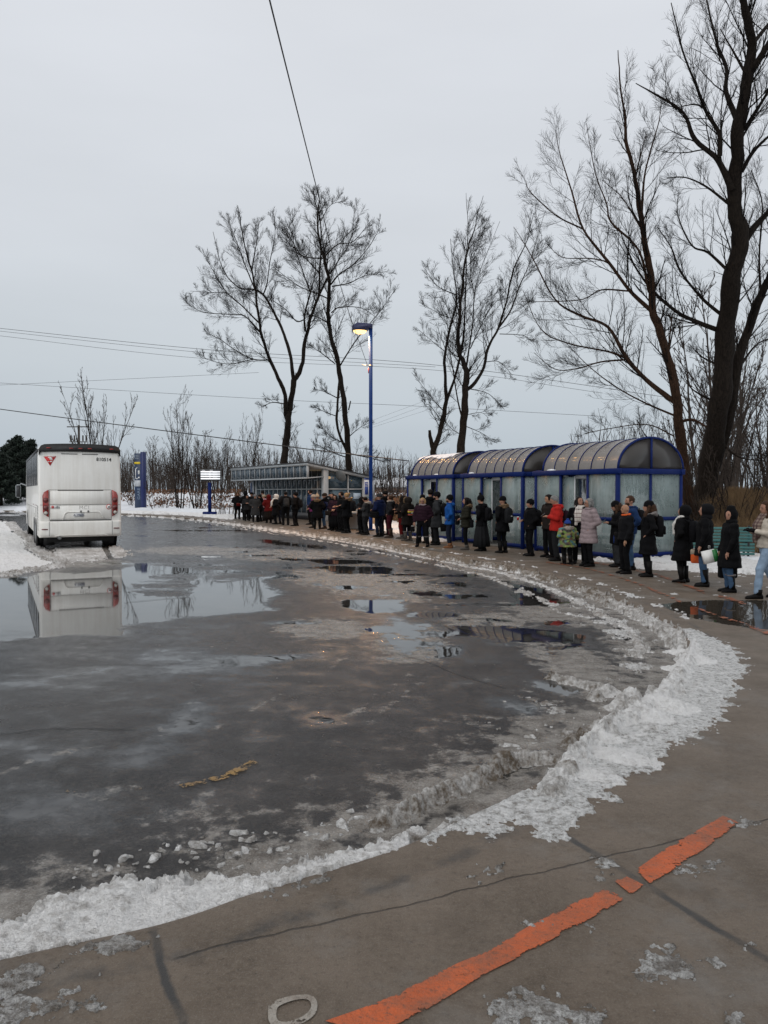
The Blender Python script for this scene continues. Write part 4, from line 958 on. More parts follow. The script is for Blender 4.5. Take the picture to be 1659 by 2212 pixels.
    # back pier with the white and blue notice 340 / 341
    MB().box((.14, y(4.24), 1.33), (.24, .78, 2.62)).build('back_pier', white_m, root)
    nb = MB().box((-.0, y(4.22), 2.14), (.04, .70, 1.10)).build('notice_board', M('notice_white', (.70, .74, .78), .5), root)
    bl = M('notice_blue', (.03, .07, .30), .5)
    b = MB(); b.box((-.03, y(4.02), 2.0), (.01, .24, .78)); b.box((-.031, y(4.22), 2.60), (.01, .70, .12)); b.build('notice_stripe', bl, nb)
    text('notice_number', '340', .13, whitepr, nb, (-.045, y(4.02), 2.28), (R(90), 0, R(-90)), .004)
    text('notice_number', '341', .13, whitepr, nb, (-.045, y(4.02), 2.14), (R(90), 0, R(-90)), .004)
    text('notice_digit', '2', .26, bl, nb, (-.036, y(4.38), 2.54), (R(90), 0, R(-90)), .004)
    MB().box((.0, y(4.22), .78), (.05, .62, 1.45)).build('pier_door', M('pier_door_blue', (.10, .14, .17), .4), root)
    MB().box((-.035, y(4.22), 1.2), (.02, .36, .30)).build('paper_notice', M('paper_grey', (.4, .42, .42), .6), root)
    # back and far walls, floor, ceiling lamp
    MB().box((L / 2, y(4.45), 1.3), (L - .6, .08, 2.5)).build('back_wall', M('back_wall_grey', (.14, .16, .17), .6), root)
    MB().box((L / 2, y(2.8), .04), (L - .5, 3.2, .06)).build('floor', concrete, root)
    MB().box((L - .9, y(2.9), 1.3), (.1, 3.2, 2.5)).build('end_wall', M('end_wall_grey', (.14, .16, .17), .6), root)
    lm = M('lamp_glow', (1, .8, .5), .5, emit=(1, .62, .28), es=14)
    lb = MB().ell((.95, y(1.9), 2.66), (.12, .12, .08), 14, 8).build('ceiling_lamp', lm, root, True)
    ld = bpy.data.lights.new('station_light', 'POINT'); ld.energy = 16; ld.color = (1, .62, .3); ld.shadow_soft_size = .1
    lo = bpy.data.objects.new('station_light', ld); COL.objects.link(lo); lo.parent = root; lo.location = (1.0, y(2.0), 2.4)
    # fascia end triangle between fascia and pillar: thin white edge
    MB().bar((-.02, y(0), H - fh + .02), (.05, y(D - .1), H - fh + .12), .06, .06).build('fascia_brace', white_m, root)
    # dish on a bracket
    di = thing('satellite_dish', 'grey round satellite dish on a bracket at the corner of the glazed station', 'satellite dish', (0, 0, 0)); 
    Mx = Matrix.Translation((c[0], c[1], 0)) @ Matrix.Rotation(rz, 4, 'Z') @ Matrix.Translation((-.35, y(2.02), 2.72))
    di.matrix_world = Mx
    P = []; prof = [(r_, .10 * (r_ / .38) ** 2) for r_ in np.linspace(.02, .34, 7)]
    b = MB(); Mr = Matrix.Rotation(R(52), 3, 'Y') @ Matrix.Rotation(R(58), 3, 'X')
    rings = [[tuple(Mr @ Vector((r_ * math.cos(q), r_ * math.sin(q) * 1.15, h_))) for q in np.linspace(0, 2 * math.pi, 20, endpoint=False)] for r_, h_ in prof] + [[tuple(Mr @ Vector((r_ * math.cos(q), r_ * math.sin(q) * 1.15, h_ - .02))) for q in np.linspace(0, 2 * math.pi, 20, endpoint=False)] for r_, h_ in prof[::-1]]
    b.loft(rings); b.build('dish', M('dish_grey', (.09, .10, .105), .5), di, True)
    MB().tube([(.02, 0, -.05), (.28, -.05, .1), (.30, -.05, .62)], .03, 8).build('bracket', white_m, di)
make_station()

# ------------------------------------------------------------------ street lamp
lampY = 36.0; lx = at(801, 0, lampY)[0]
lamp = thing('street_lamp', 'tall square blue street lamp with a lit orange head', 'street lamp', (lx, lampY, 0), 0)
MB().box((0, 0, 4.78), (.17, .17, 9.56), bev=.015).build('pole', blue_l, lamp)
MB().box((0, 0, .03), (.36, .36, .05)).build('base_plate', blue_l, lamp)
b = MB(); b.prism_xz([(-.86, 9.32), (-.86, 9.50), (-.62, 9.64), (-.10, 9.60), (.085, 9.57), (.085, 9.40), (-.05, 9.40), (-.20, 9.30)], -.22, .22); b.build('lamp_head', M('lamp_head_dark', (.03, .035, .09), .45), lamp)
lens = M('sodium_lens', (1, .7, .3), .3, emit=(1, .60, .20), es=2.6)
MB().ell((-.50, -.0, 9.30), (.31, .19, .16), 18, 8).build('lamp_lens', lens, lamp, True)
ld = bpy.data.lights.new('lamp_light', 'AREA'); ld.shape = 'ELLIPSE'; ld.size = .6; ld.size_y = .36; ld.energy = 520; ld.color = (1, .50, .16)
lo = bpy.data.objects.new('lamp_light', ld); COL.objects.link(lo); lo.parent = lamp; lo.location = (-.50, 0, 9.12)
MB().box((0, 0, 7.68), (.21, .21, .03)).build('cable_bracket', steel, lamp)
MB().bar((-.10, 0, 7.70), (-.42, 0, 7.73), .02).build('cable_hook', steel, lamp)
MB().box((-.10, -.01, 7.45), (.04, .1, .24)).build('red_tag', redp, lamp)

# ------------------------------------------------------------------ arrival board, totem, bins, posts
g = gp(453, 1113.5)
t_ = thing('arrival_board', 'black departure screen with white lines on a blue post by the kerb', 'information screen', (g[0], g[1], 0), R(6))
Yg = g[1]; zc = HC + (1060 - 1026) * Yg / F
MB().box((0, 0, zc / 2 - .3), (.24, .16, zc - .55)).build('post', blue, t_); MB().box((0, 0, .14), (1.0, .5, .28), bev=.02).build('base', blue, t_)
cs = MB().box((.06, 0, zc), (1.56, .24, .86), bev=.02).build('screen_case', dark_m, t_)
em = M('screen_white', (.9, .9, .9), .4, emit=(.9, .95, 1), es=.75)
for k in range(4): MB().box((.08, -.128, zc + .25 - k * .17 - .02), (1.42, .012, .10)).build('display_line', em, cs)
b = MB()
for k in range(3):
    b.box((-.05 + .1, -.128, zc + .16 - k * .17), (.12, .01, .018)); b.box((.42, -.128, zc + .16 - k * .17), (.36, .01, .014))
b.box((-.42, -.128, zc + .345), (.24, .01, .02)); b.box((.15, -.128, zc + .345), (.24, .01, .02)); b.build('display_text', em, cs)
MB().box((-.76, 0, zc + .02), (.10, .2, .4)).build('side_speaker', dark_m, cs)

Yt_ = 70.0; xt = at(304, 0, Yt_)[0]; ztop = HC + (1060 - 979) * Yt_ / F
t_ = thing('totem_sign', 'tall dark blue station totem sign with yellow stripe and white pictogram beyond the bus', 'sign', (xt, Yt_, .1), R(-24))
navy = M('navy_panel', (.015, .035, .085), .4); 
MB().box((.34, .0, ztop / 2), (.36, .40, ztop), bev=.02).build('side_slab', M('totem_blue', (.006, .016, .10), .4), t_)
MB().box((-.22, 0, ztop * .5 - .05), (.72, .30, ztop - .15), bev=.02).build('front_slab', navy, t_)
MB().box((-.22, -.16, ztop - 1.0), (.66, .02, .20)).build('yellow_stripe', yellow_pr, t_); MB().box((-.22, -.16, ztop - 2.85), (.70, .02, .55)).build('white_panel', M('panel_lightgrey', (.50, .53, .56), .5), t_)
b = MB(); b.bar((-.42, -.16, ztop - 1.5), (-.42, -.16, ztop - 2.45), .07, .02, up=(0, 1, 0)); b.bar((-.42, -.16, ztop - 2.43), (-.18, -.16, ztop - 2.43), .07, .02, up=(0, 1, 0)); b.bar((-.42, -.16, ztop - 1.55), (-.22, -.16, ztop - 1.40), .07, .02, up=(0, 1, 0)); b.box((-.06, -.16, ztop - 1.85), (.18, .02, .32)); b.box((-.06, -.172, ztop - 1.80), (.10, .01, .10)); b.box((-.06, -.16, ztop - 2.32), (.18, .02, .12)); b.build('pictogram', whitepr, t_)
for k, z in enumerate((.30, .45, .60)): MB().box((-.25, -.16, ztop - z), (.36, .02, .06)).build('title_line', M('title_grey', (.30, .34, .38), .5), t_)
text('station_word', 'GARE', .42, M('title_grey2', (.20, .26, .36), .5), t_, (-.06, -.165, ztop - 3.8), (R(90), R(-90), 0), .02)

def bin_(xd, yd, w, h, label):
    g = gp(xd, yd); t_ = thing('waste_bin', label, 'waste bin', g, R(-15))
    b = MB(); b.loft([[(sx_ * w * k_, sy_ * w * k_, z) for sx_, sy_ in ((-.5, -.5), (.5, -.5), (.5, .5), (-.5, .5))] for z, k_ in ((.02, .78), (.06, .82), (h * .74, 1), (h * .76, 1.12), (h * .84, 1.14), (h * .90, 1.0))]); b.build('container', grey_m, t_)
    b = MB(); b.loft([[(sx_ * w * k_, sy_ * w * k_, z) for sx_, sy_ in ((-.5, -.5), (.5, -.5), (.5, .5), (-.5, .5))] for z, k_ in ((h * .90, 1.05), (h * .96, 1.0), (h, .7))]); b.build('lid', grey_m, t_)
bin_(763, 1143, .70, .98, 'grey plastic waste bin standing before the station notice board')
g = gp(807, 1134); t_ = thing('barrel', 'tan barrel standing in the snow behind the lamp post', 'barrel', g)
b = MB(); b.loft([[(r_ * math.cos(q), r_ * math.sin(q), z) for q in np.linspace(0, 2 * math.pi, 18, endpoint=False)] for z, r_ in ((0, .24), (.05, .27), (.4, .29), (.75, .27), (.8, .24))]); b.build('barrel_body', M('tan_plastic', (.30, .20, .10), .6), t_, True)
MB().cyl((0, 0, .82), .25, .05, 18).build('barrel_lid', M('tan_plastic2', (.34, .24, .13), .6), t_)
for (xd, yd, lab) in ((777.5, 1146, 'short blue post with a flat black foot left of the lamp'), (799, 1146.5, 'short blue post with a flat black foot beside the lamp')):
    g = gp(xd, yd); t_ = thing('short_post', lab, 'post', g); MB().box((0, 0, .42), (.10, .10, .80)).build('post', blue_l, t_); MB().box((0, 0, .02), (.36, .20, .035)).build('foot', black_m, t_)

# ------------------------------------------------------------------ green slatted bench
g = gp(1578, 1212); bench = thing('park_bench', 'turquoise green slatted bench standing in the snow behind the queue', 'bench', (g[0], 20.8, .05), R(-12))
bt_ = M('turquoise_paint', (.035, .13, .125), .55, dirt=.15)
for k in range(5): MB().box((0, -.03 - .012 * k, .50 + .082 * k - .36 + .32), (1.75, .03, .066), bev=.006).build('back_slat', bt_, bench)
for k in range(4): MB().box((0, .10 + .11 * k, .42), (1.75, .09, .03), bev=.006).build('seat_slat', bt_, bench)
for k in range(4): MB().box((0, -.02 + .005 * k, .10 + .085 * k), (1.75, .025, .066), bev=.006).build('lower_slat', bt_, bench)
for x_ in (-.72, .72):
    MB().bar((x_, .02, .0), (x_, -.03, .86), .05, .05).build('leg', black_m, bench); MB().bar((x_, .5, .0), (x_, .44, .42), .05).build('leg', black_m, bench); MB().bar((x_, 0, .38), (x_, .5, .38), .05).build('seat_bearer', black_m, bench)

# ------------------------------------------------------------------ leaning snow fence
fa = np.array(gp(463, 1114)); fb = np.array(gp(512, 1112)); fa[1] = 58; fb[1] = 57; fa[0] = at(464, 0, 58)[0]; fb[0] = at(512, 0, 57)[0]
fen = thing('snow_fence', 'leaning wooden picket snow fence by the left end of the queue', 'fence', (fa[0], fa[1], 0))
wood = M('grey_wood', (.10, .085, .075), .8); rr = np.random.default_rng(4)
for k in range(13):
    q = k / 12; p0 = (fb - fa) * q; ln = rr.uniform(-.22, .22); MB().bar((p0[0], p0[1], -.1), (p0[0] + ln, p0[1] + rr.uniform(-.1, .1), .78 + rr.uniform(-.08, .08)), .055, .02).build('picket', wood, fen)
for z in (.25, .60): MB().tube([(0, 0, z), tuple((fb - fa) * .5 + np.array((0, 0, z - .03))), tuple((fb - fa) + np.array((0, 0, z)))], .008, 5).build('wire', steel, fen)

# ------------------------------------------------------------------ far houses seen between station and shelters
for k, (xd, w, dz, lab) in enumerate(((852, 9, 0, 'distant low house with a snow covered gable roof between lamp and shelters'), (873, 7, .5, 'second distant snow roofed house partly behind the farthest shelter'), (826, 6, -.4, 'small distant snow roofed house right of the lamp post'))):
    Yh = 150 + 8 * k; hx = at(xd, 0, Yh)[0]; t_ = thing('house', lab, 'house', (hx, Yh, 1.2), R(10))
    MB().box((0, 0, .2 + dz / 2), (w, 6, 2.2 + dz)).build('wall', M('far_wall', (.22, .19, .18), .8), t_)
    m = MB(); hh = 1.3 + dz; m.add([(-w / 2 - .4, -3.4, hh), (w / 2 + .4, -3.4, hh), (w / 2 + .4, 3.4, hh), (-w / 2 - .4, 3.4, hh), (-w / 2 - .2, 0, hh + 1.5), (w / 2 + .2, 0, hh + 1.5)], [[0, 1, 5, 4], [2, 3, 4, 5], [0, 4, 3], [1, 2, 5], [3, 2, 1, 0]]); m.build('roof', snow_m, t_)
    for x_ in (-w / 4, w / 4): MB().box((x_, -3.02, .5), (1.0, .06, .8)).build('window', dark_m, t_)

# ------------------------------------------------------------------ overhead wires and the utility pole
wire_m = M('wire_black', (.02, .02, .022), .6)
def wire(label, P, r, sag=0):
    A, B = np.array(P[0], float), np.array(P[-1], float); q = np.linspace(0, 1, 24)[:, None]
    pts = spline(np.array(P, float), 12) if len(P) > 2 else A + (B - A) * q - np.array((0, 0, 1)) * sag * 4 * q * (1 - q)
    tag(MB().tube(pts, r, 5).build('overhead_wire', wire_m), label=label, cat='wire', group='overhead wires')
wire('thick wire dropping steeply from the top of the picture to the lamp post', [at(545, -170, 7.5), at(582, 0, 9.2), at(687, 420, 17.5), at(742, 640, 26), at(794, 791, 36)], .011)
wire('thick dark wire from the left edge down to the farthest shelter roof', [at(-150, 858, 40), at(0, 884, 40), at(600, 962, 35), at(884, 996, 31.5)], .022)
wire('uppermost thin wire crossing low behind the trees', [at(-200, 690, 75), at(0, 711, 74), at(450, 757, 72), at(940, 790, 70), at(1500, 868, 66)], .020)
wire('thin wire just under the uppermost one at the left', [at(-200, 696, 75), at(0, 717, 74), at(450, 764, 72), at(940, 794, 70)], .016)
wire('thin wire third from the top at the left edge', [at(-200, 706, 78), at(0, 727, 77), at(430, 775, 75), at(940, 801, 73), at(1300, 850, 70)], .016)
wire('long slack thin wire at mid height behind the central trees', [at(-200, 812, 80), at(0, 828, 79), at(560, 862, 76), at(900, 878, 74), at(1300, 900, 72)], .016)
wire('thin wire rising from the left edge to the central trees', [at(0, 833, 85), at(230, 822, 85), at(560, 806, 85)], .016)
for k, (x0, y0, x1, y1) in enumerate(((760, 925, 1000, 836), (760, 935, 1000, 846), (800, 925, 1000, 862))):
    wire(('upper', 'middle', 'lower')[k] + ' faint far wire rising to the right beside the lamp post', [at(x0, y0, 140), at(x1, y1, 120)], .015)
for k in range(2): wire(('left', 'right')[k] + ' cable drooping off the farthest shelter roof', [at(882 - k * 6, 998, 31.3), at(872 - k * 2, 1008, 31.2), at(868 + k * 8, 1034, 31.1)], .012)
up = thing('utility_pole', 'distant utility pole with two crossarms and transformers above the bus', 'utility pole', (at(172, 0, 95)[0], 95, 1))
pm = M('pole_wood', (.05, .042, .036), .8)
MB().tube([(0, 0, -1), (0, 0, HC + (1060 - 919) * 95 / F - 1)], [.16, .13], 8).build('pole', pm, up)
zt = HC + (1060 - 920) * 95 / F - 1
MB().box((-.1, -.15, zt - .15), (2.6, .1, .12)).build('crossarm', pm, up); MB().box((0, -.15, zt - 2.0), (2.2, .1, .12)).build('crossarm', pm, up)
for x_ in (-.95, -.5, .55, .95): MB().cyl((x_, -.15, zt - 1.55), .09, .7, 8).build('insulator', pm, up)
for x_ in (-.8, .8): MB().tube([(x_, -.15, zt - 2.0), (x_ * .9, -.15, zt - 2.8)], .06, 6).build('strut', pm, up)

# ------------------------------------------------------------------ people
def cloth(name, col, rough=.8, var=.18, scale=14, bump=.004, bs=90, sheen=.0): return M(name, col, rough, var=var, scale=scale, bump=bump, bscale=bs, spec=.10)
CM = {}
def cm(key):
    if key in CM: return CM[key]
    P = dict(black=(.0042, .0042, .005), black2=(.0065, .0065, .0078), char=(.014, .0145, .016), navy=(.005, .008, .025), grey=(.030, .031, .033), lgrey=(.14, .14, .145), brown=(.016, .012, .010), dbrown=(.010, .0075, .0065),
             red=(.36, .018, .014), dred=(.085, .006, .006), burg=(.045, .008, .013), burg2=(.020, .008, .014), blue=(.009, .065, .24), dblue=(.012, .030, .085), dnavy=(.006, .011, .040), lilac=(.26, .205, .21), pink=(.42, .25, .29), purple=(.17, .03, .11),
             white=(.58, .56, .53), cream=(.46, .41, .345), jeans=(.045, .085, .15), ljeans=(.22, .30, .40), djeans=(.010, .014, .026), olive=(.018, .017, .012), skin=(.34, .185, .13), skin2=(.34, .19, .12), hairb=(.006, .004, .0035), hairbr=(.045, .023, .013), hairl=(.30, .19, .09), hairg=(.17, .165, .16),
             furb=(.13, .085, .05), furg=(.16, .145, .14), furl=(.30, .26, .22), orange=(.62, .11, .03), tan=(.19, .085, .04), boot=(.006, .0055, .0055), bootbr=(.045, .028, .02), bootg=(.07, .062, .055), teal=(.03, .12, .14), royal=(.02, .05, .22), beige=(.30, .25, .19))
    c = P[key]; r = .55 if key.startswith('skin') else (.45 if key.startswith('hair') or key.startswith('boot') else .85)
    CM[key] = cloth(key + '_cloth' if not key.startswith('skin') else key, c, r, bump=.002 if key.startswith('skin') else .006, bs=40 if key.startswith('fur') else 70)
    return CM[key]
t = NT('camouflage_cloth'); vo = t.new('ShaderNodeTexVoronoi'); vo.inputs['Scale'].default_value = 11; t.l.new(t.oco(), vo.inputs['Vector'])
rp_ = t.new('ShaderNodeValToRGB'); rp_.color_ramp.interpolation = 'CONSTANT'; sp_ = t.new('ShaderNodeSeparateColor'); t.l.new(vo.outputs['Color'], sp_.inputs[0]); t.l.new(sp_.outputs[0], rp_.inputs[0])
els = rp_.color_ramp.elements; els[0].color = (.10, .14, .03, 1); els[1].position = .2; els[1].color = (.035, .03, .025, 1)
for p_, c_ in ((.35, (.20, .24, .05)), (.5, (.10, .055, .03)), (.62, (.05, .14, .15)), (.74, (.22, .18, .10)), (.88, (.14, .22, .04))): e = els.new(p_); e.color = c_ + (1,)
t.set(Base_Color=rp_.outputs[0], Roughness=.6); CM['camo'] = t.m
t = NT('plaid_cloth'); v = t.oco(); w1 = t.new('ShaderNodeTexWave', bands_direction='X'); w2 = t.new('ShaderNodeTexWave', bands_direction='Z'); w1.inputs['Scale'].default_value = 6; w2.inputs['Scale'].default_value = 5
t.l.new(v, w1.inputs['Vector']); t.l.new(v, w2.inputs['Vector'])
t.set(Base_Color=t.mix(t.math('MULTIPLY', w2.outputs['Fac'], .7), t.mix(w1.outputs['Fac'], (.07, .035, .032), (.26, .20, .16)), (.05, .02, .022)), Roughness=.9); CM['plaid'] = t.m
t = NT('plaid_white_cloth'); v = t.oco(); w1 = t.new('ShaderNodeTexWave', bands_direction='X'); w2 = t.new('ShaderNodeTexWave', bands_direction='Z'); w1.inputs['Scale'].default_value = 8; w2.inputs['Scale'].default_value = 3
t.l.new(v, w1.inputs['Vector']); t.l.new(v, w2.inputs['Vector'])
t.set(Base_Color=t.mix(t.rng(w2.outputs['Fac'], .85, .95, 0, .8), t.mix(t.rng(w1.outputs['Fac'], .85, .95, 0, .6), (.55, .51, .46), (.09, .03, .03)), (.08, .03, .03)), Roughness=.9); CM['wplaid'] = t.m

def capsule(mb, p0, r0, p1, r1, k=10, flat=None):
    p0 = np.array(p0, float); p1 = np.array(p1, float); t_ = p1 - p0; L = np.linalg.norm(t_) + 1e-9; t_ = t_ / L
    pts = [p0 - t_ * r0 * .98, p0 - t_ * r0 * .7, p0 - t_ * r0 * .3, p0, p1, p1 + t_ * r1 * .3, p1 + t_ * r1 * .7, p1 + t_ * r1 * .98]
    rr = [r0 * .2, r0 * .71, r0 * .95, r0, r1, r1 * .95, r1 * .71, r1 * .2]
    mb.tube(pts, rr, k)
def rings(mb, L, k=16, pleat=0, np_=9):
    q = np.arange(k) * 2 * np.pi / k
    mb.loft([[(cx + rx * (1 + pleat * j / len(L) * math.cos(np_ * a)) * math.cos(a), cy + ry * (1 + pleat * j / len(L) * math.cos(np_ * a)) * math.sin(a), z) for a in q] for j, (z, cx, cy, rx, ry) in enumerate(L)])
JOBS = []
def job(name, parent, mat_, mb, vox, amp=0, kind='fold', extra=None, seed=0, it=2): JOBS.append((name, parent, mat_, mb, vox, amp, kind, extra, seed, it))
POSE = dict(pocket=((.285, .08, 1.14), (.155, -.035, .99)), down=((.26, .03, 1.13), (.25, -.06, .88)), phone=((.25, .0, 1.13), (.07, -.20, 1.17)), hold=((.27, 0.05, 1.13), (.13, -.16, 1.10)),
            ear=((.36, -.14, 1.40), (.13, -.06, 1.60)), clasp=((.27, .03, 1.12), (.06, -.16, 1.03)), out=((.27, .03, 1.12), (.10, -.23, 1.20)), low=((.26, -.0, 1.12), (.22, -.10, .86)), side=((.30, -.0, 1.14), (.42, -.14, .98)))
ALL = {}
def person(key, xd, yh, yf, label, face=100, coat='black', hem=.80, bulk=1.0, legs='black', boots='boot', bt='ankle', head=None, hair=None, hairstyle='short', arms=('pocket', 'pocket'), tilt=0, turn=0, skin='skin',
           fur=None, scarf=None, puff=False, skirt=None, stance=.10, stride=0, collar=None, hs=1.0, eyes=None, gloves=None, glasses=False, beard=None, bald=False, Hfix=None, cap_top=0.0, wide=1.0, tallscale=None):
    X, Y, _ = gp(xd, yf); H = (yf - yh) * Y / F; H = Hfix or H
    extra_top = .05 if head in ('beanie',) else (.05 if head in ('hood', 'pom') else 0)
    s = H / (1.72 + extra_top)
    root = thing('person', label, 'person', (X, Y, 0), R(-face), 'people queueing along the kerb')
    wide = wide * (1.11 if Y < 28 else 1.26); root.scale = (s * wide, s * wide, s); ALL[key] = (root, s, face)
    near = Y < 27; vox = (.019 if Y < 20 else .023) if near else .036
    turn_ = R(-turn); Mh = Matrix.Translation((0, 0, 1.49)) @ Matrix.Rotation(turn_, 4, 'Z') @ Matrix.Rotation(R(tilt), 4, 'X') @ Matrix.Translation((0, 0, -1.49))
    def hp(p): return np.array(Mh @ Vector(p))
    def tr(mb):   # move head pieces with the head
        A = np.array(Mh); mb.v = [v @ A[:3, :3].T + A[:3, 3] for v in mb.v]; return mb
    seed = int(abs(xd) * 7 + yf)
    # joints
    hipz = .92; fy = {-1: stride * .5, 1: -stride * .5}
    J = {}
    for sd_ in (-1, 1):
        foot = np.array((sd_ * stance, fy[sd_], .07)); hip = np.array((sd_ * .09, 0, hipz)); knee = (foot + hip) / 2 + np.array((0, -.035 - abs(fy[sd_]) * .12, .02)); J['f', sd_] = (hip, knee, foot)
        e, h_ = POSE[arms[0 if sd_ < 0 else 1]]; sh = np.array((sd_ * .175, .01, 1.40)); J['a', sd_] = (sh, np.array((e[0] * sd_, e[1], e[2])), np.array((h_[0] * sd_, h_[1], h_[2])))
    # body: one continuous mesh
    hd = MB(); hd.ell((0, -.005, 1.622), (.074, .092, .105), 14, 10); hd.ell((0, -.040, 1.565), (.052, .052, .058), 10, 8)
    if near:
        hd.ell((0, -.103, 1.598), (.012, .020, .024), 8, 6); hd.ell((-.074, .01, 1.60), (.012, .02, .03), 6, 5); hd.ell((.074, .01, 1.60), (.012, .02, .03), 6, 5); hd.ell((0, -.088, 1.560), (.022, .012, .010), 8, 5); hd.ell((0, -.082, 1.528), (.025, .02, .018), 8, 5); hd.ell((0, -.078, 1.640), (.05, .02, .014), 8, 5)
    tr(hd); b = MB(); b.v += hd.v; b.f += hd.f; b.n = hd.n
    capsule(b, (0, .02, 1.36), .055, tuple(hp((0, .01, 1.55))), .050)
    rings(b, [(.86, 0, 0, .13, .10), (.95, 0, 0, .15, .11), (1.08, 0, 0, .13, .10), (1.28, 0, 0, .155, .11), (1.39, 0, .01, .16, .10), (1.45, 0, .02, .07, .06)], 14)
    for sd_ in (-1, 1):
        hip, knee, foot = J['f', sd_]; capsule(b, hip, .074, knee, .046); capsule(b, knee, .046, foot + (0, 0, .03), .034); capsule(b, foot + (0, .02, -.03), .035, foot + (0, -.15, -.045), .026)
        sh, el, ha = J['a', sd_]; capsule(b, sh, .05, el, .038); capsule(b, el, .037, ha, .028)
    ex = MB()
    for sd_ in (-1, 1):
        sh, el, ha = J['a', sd_]; d = ha - el; d = d / np.linalg.norm(d); up = np.array((0, 0, 1.)) if abs(d[2]) < .8 else np.array((0, -1., 0)); sv = np.cross(d, up); sv /= np.linalg.norm(sv); nv = np.cross(sv, d)
        pc = ha + d * .05; capsule(ex, ha + d * .015, .026, ha + d * .075, .030, 8)
        for k, (o_, ln) in enumerate(((-.027, .070), (-.009, .080), (.009, .075), (.027, .058))):
            p0 = ha + d * .088 + sv * o_; p1 = p0 + d * ln * .5 - nv * .008; p2 = p1 + d * ln * .42 - nv * .024; ex.tube([p0, p1, p2], [.0092, .0085, .0065], 6)
        p0 = ha + d * .04 - sv * .028 * sd_; p1 = p0 + d * .03 - sv * .022 * sd_ - nv * .008; p2 = p1 + d * .028 - nv * .012; ex.tube([p0, p1, p2], [.011, .010, .007], 6)
    if gloves:
        ge = MB(); A = np.concatenate(ex.v)
        ge.v = [A]; ge.f = ex.f; ge.n = ex.n; g_ = ge.build('gloves', cm(gloves), root, True)
        pts = g_.data; n_ = len(pts.vertices); co = np.zeros(n_ * 3, np.float32); pts.vertices.foreach_get('co', co); nn = np.array([v.normal[:] for v in pts.vertices]).ravel(); pts.vertices.foreach_set('co', (co + nn * .006).astype(np.float32)); pts.update()
    job('body', root, cm(skin), b, vox * 1.05, 0, None, ex, seed, 1)
    # trousers
    if skirt is None or True:
        b = MB(); rings(b, [(.80, 0, 0, .14, .11), (.92, 0, 0, .165, .125), (1.02, 0, 0, .155, .12)], 12)
        slim = .93 if legs in ('black_slim',) else 1.0; lc = 'black' if legs == 'black_slim' else legs
        for sd_ in (-1, 1):
            hip, knee, foot = J['f', sd_]; f2 = foot + (0, .01, .05)
            capsule(b, hip, .10 * slim, knee, .070 * slim); capsule(b, knee, .070 * slim, f2, .058 * slim)
        job('trousers', root, cm(lc), b, vox * 1.15, .007, 'fold', None, seed)
    if skirt:
        sc_, z1 = skirt; b = MB(); rings(b, [(1.0, 0, 0, .15, .115), (.9, 0, 0, .175, .14), (.7, 0, 0, .20, .16), (.45, 0, 0, .225, .19), (z1, 0, 0, .25, .215)], 44, .16, 11); o = b.build('skirt', cm(sc_), root, True)
    # boots
    for sd_ in (-1, 1):
        hip, knee, foot = J['f', sd_]; fx, fyy = foot[0], foot[1]; b = MB(); R_ = []
        for yy, w_, h_ in ((.085, .030, .07), (.07, .040, .095), (.02, .043, .105), (-.05, .045, .085), (-.11, .048, .065), (-.16, .043, .055), (-.185, .025, .035)):
            R_.append([(fx + w_ * math.copysign(abs(math.cos(q)) ** .7, math.cos(q)), fyy + yy + .01, max(0.002, .5 * h_ + .5 * h_ * math.sin(q) * (1.15 if math.sin(q) < 0 else 1))) for q in np.linspace(0, 2 * math.pi, 14, endpoint=False)])
        b.loft(R_); top = .17 if bt == 'ankle' else .37
        sh0 = np.array((fx, fyy + .025, .07)); dirn = (knee - foot); sh1 = sh0 + dirn * (top - .07) / dirn[2]
        rs = (.050, .066 if bt != 'ankle' else .058); b.tube([sh0, (sh0 + sh1) / 2, sh1], [.052, .056, rs[1] + (.006 if bt == 'tall' else 0)], 14)
        bo = b.build('boot', cm(boots), root, True)
        if bt == 'fur': MB().tube([sh1 - dirn * .04, sh1 + dirn * .02], [.082, .084], 14).build('fur_cuff', cm('furg'), bo, True)
    # coat
    B_ = bulk; b = MB(); fl = max(0, (.95 - hem)) * .16
    R_ = [(hem, 0, 0, (.175 + fl) * B_, (.135 + fl * .8) * B_)]
    if hem < .8: R_ += [((hem + .9) / 2, 0, 0, (.18 + fl * .5) * B_, (.14 + fl * .4) * B_)]
    if hem < .93: R_ += [(.95, 0, 0, .182 * B_, .142 * B_)]
    R_ += [(1.09, 0, 0, .172 * B_, .135 * B_), (1.24, 0, 0, .182 * B_, .140 * B_), (1.36, 0, .005, .175 * B_, .128 * B_), (1.43, 0, .015, .125, .095), (1.50, 0, .02, .078, .076)]
    rings(b, R_, 18)
    for sd_ in (-1, 1):
        sh, el, ha = J['a', sd_]; capsule(b, sh - (0, 0, .01), .074 * B_, el, .062 * B_, 12); capsule(b, el, .062 * B_, el + (ha - el) * .93, .044 * B_, 12)
    job('coat', root, cm(coat), b, vox, .013 if puff else .009, 'puff' if puff else 'fold', None, seed)
    if collar: 
        b = MB(); b.tube([(.085 * math.cos(q), .01 + .085 * math.sin(q), 1.475 + .012 * math.sin(q)) for q in np.linspace(0, 2 * math.pi, 15)], .024, 8); b.build('collar', cm(collar), root, True)
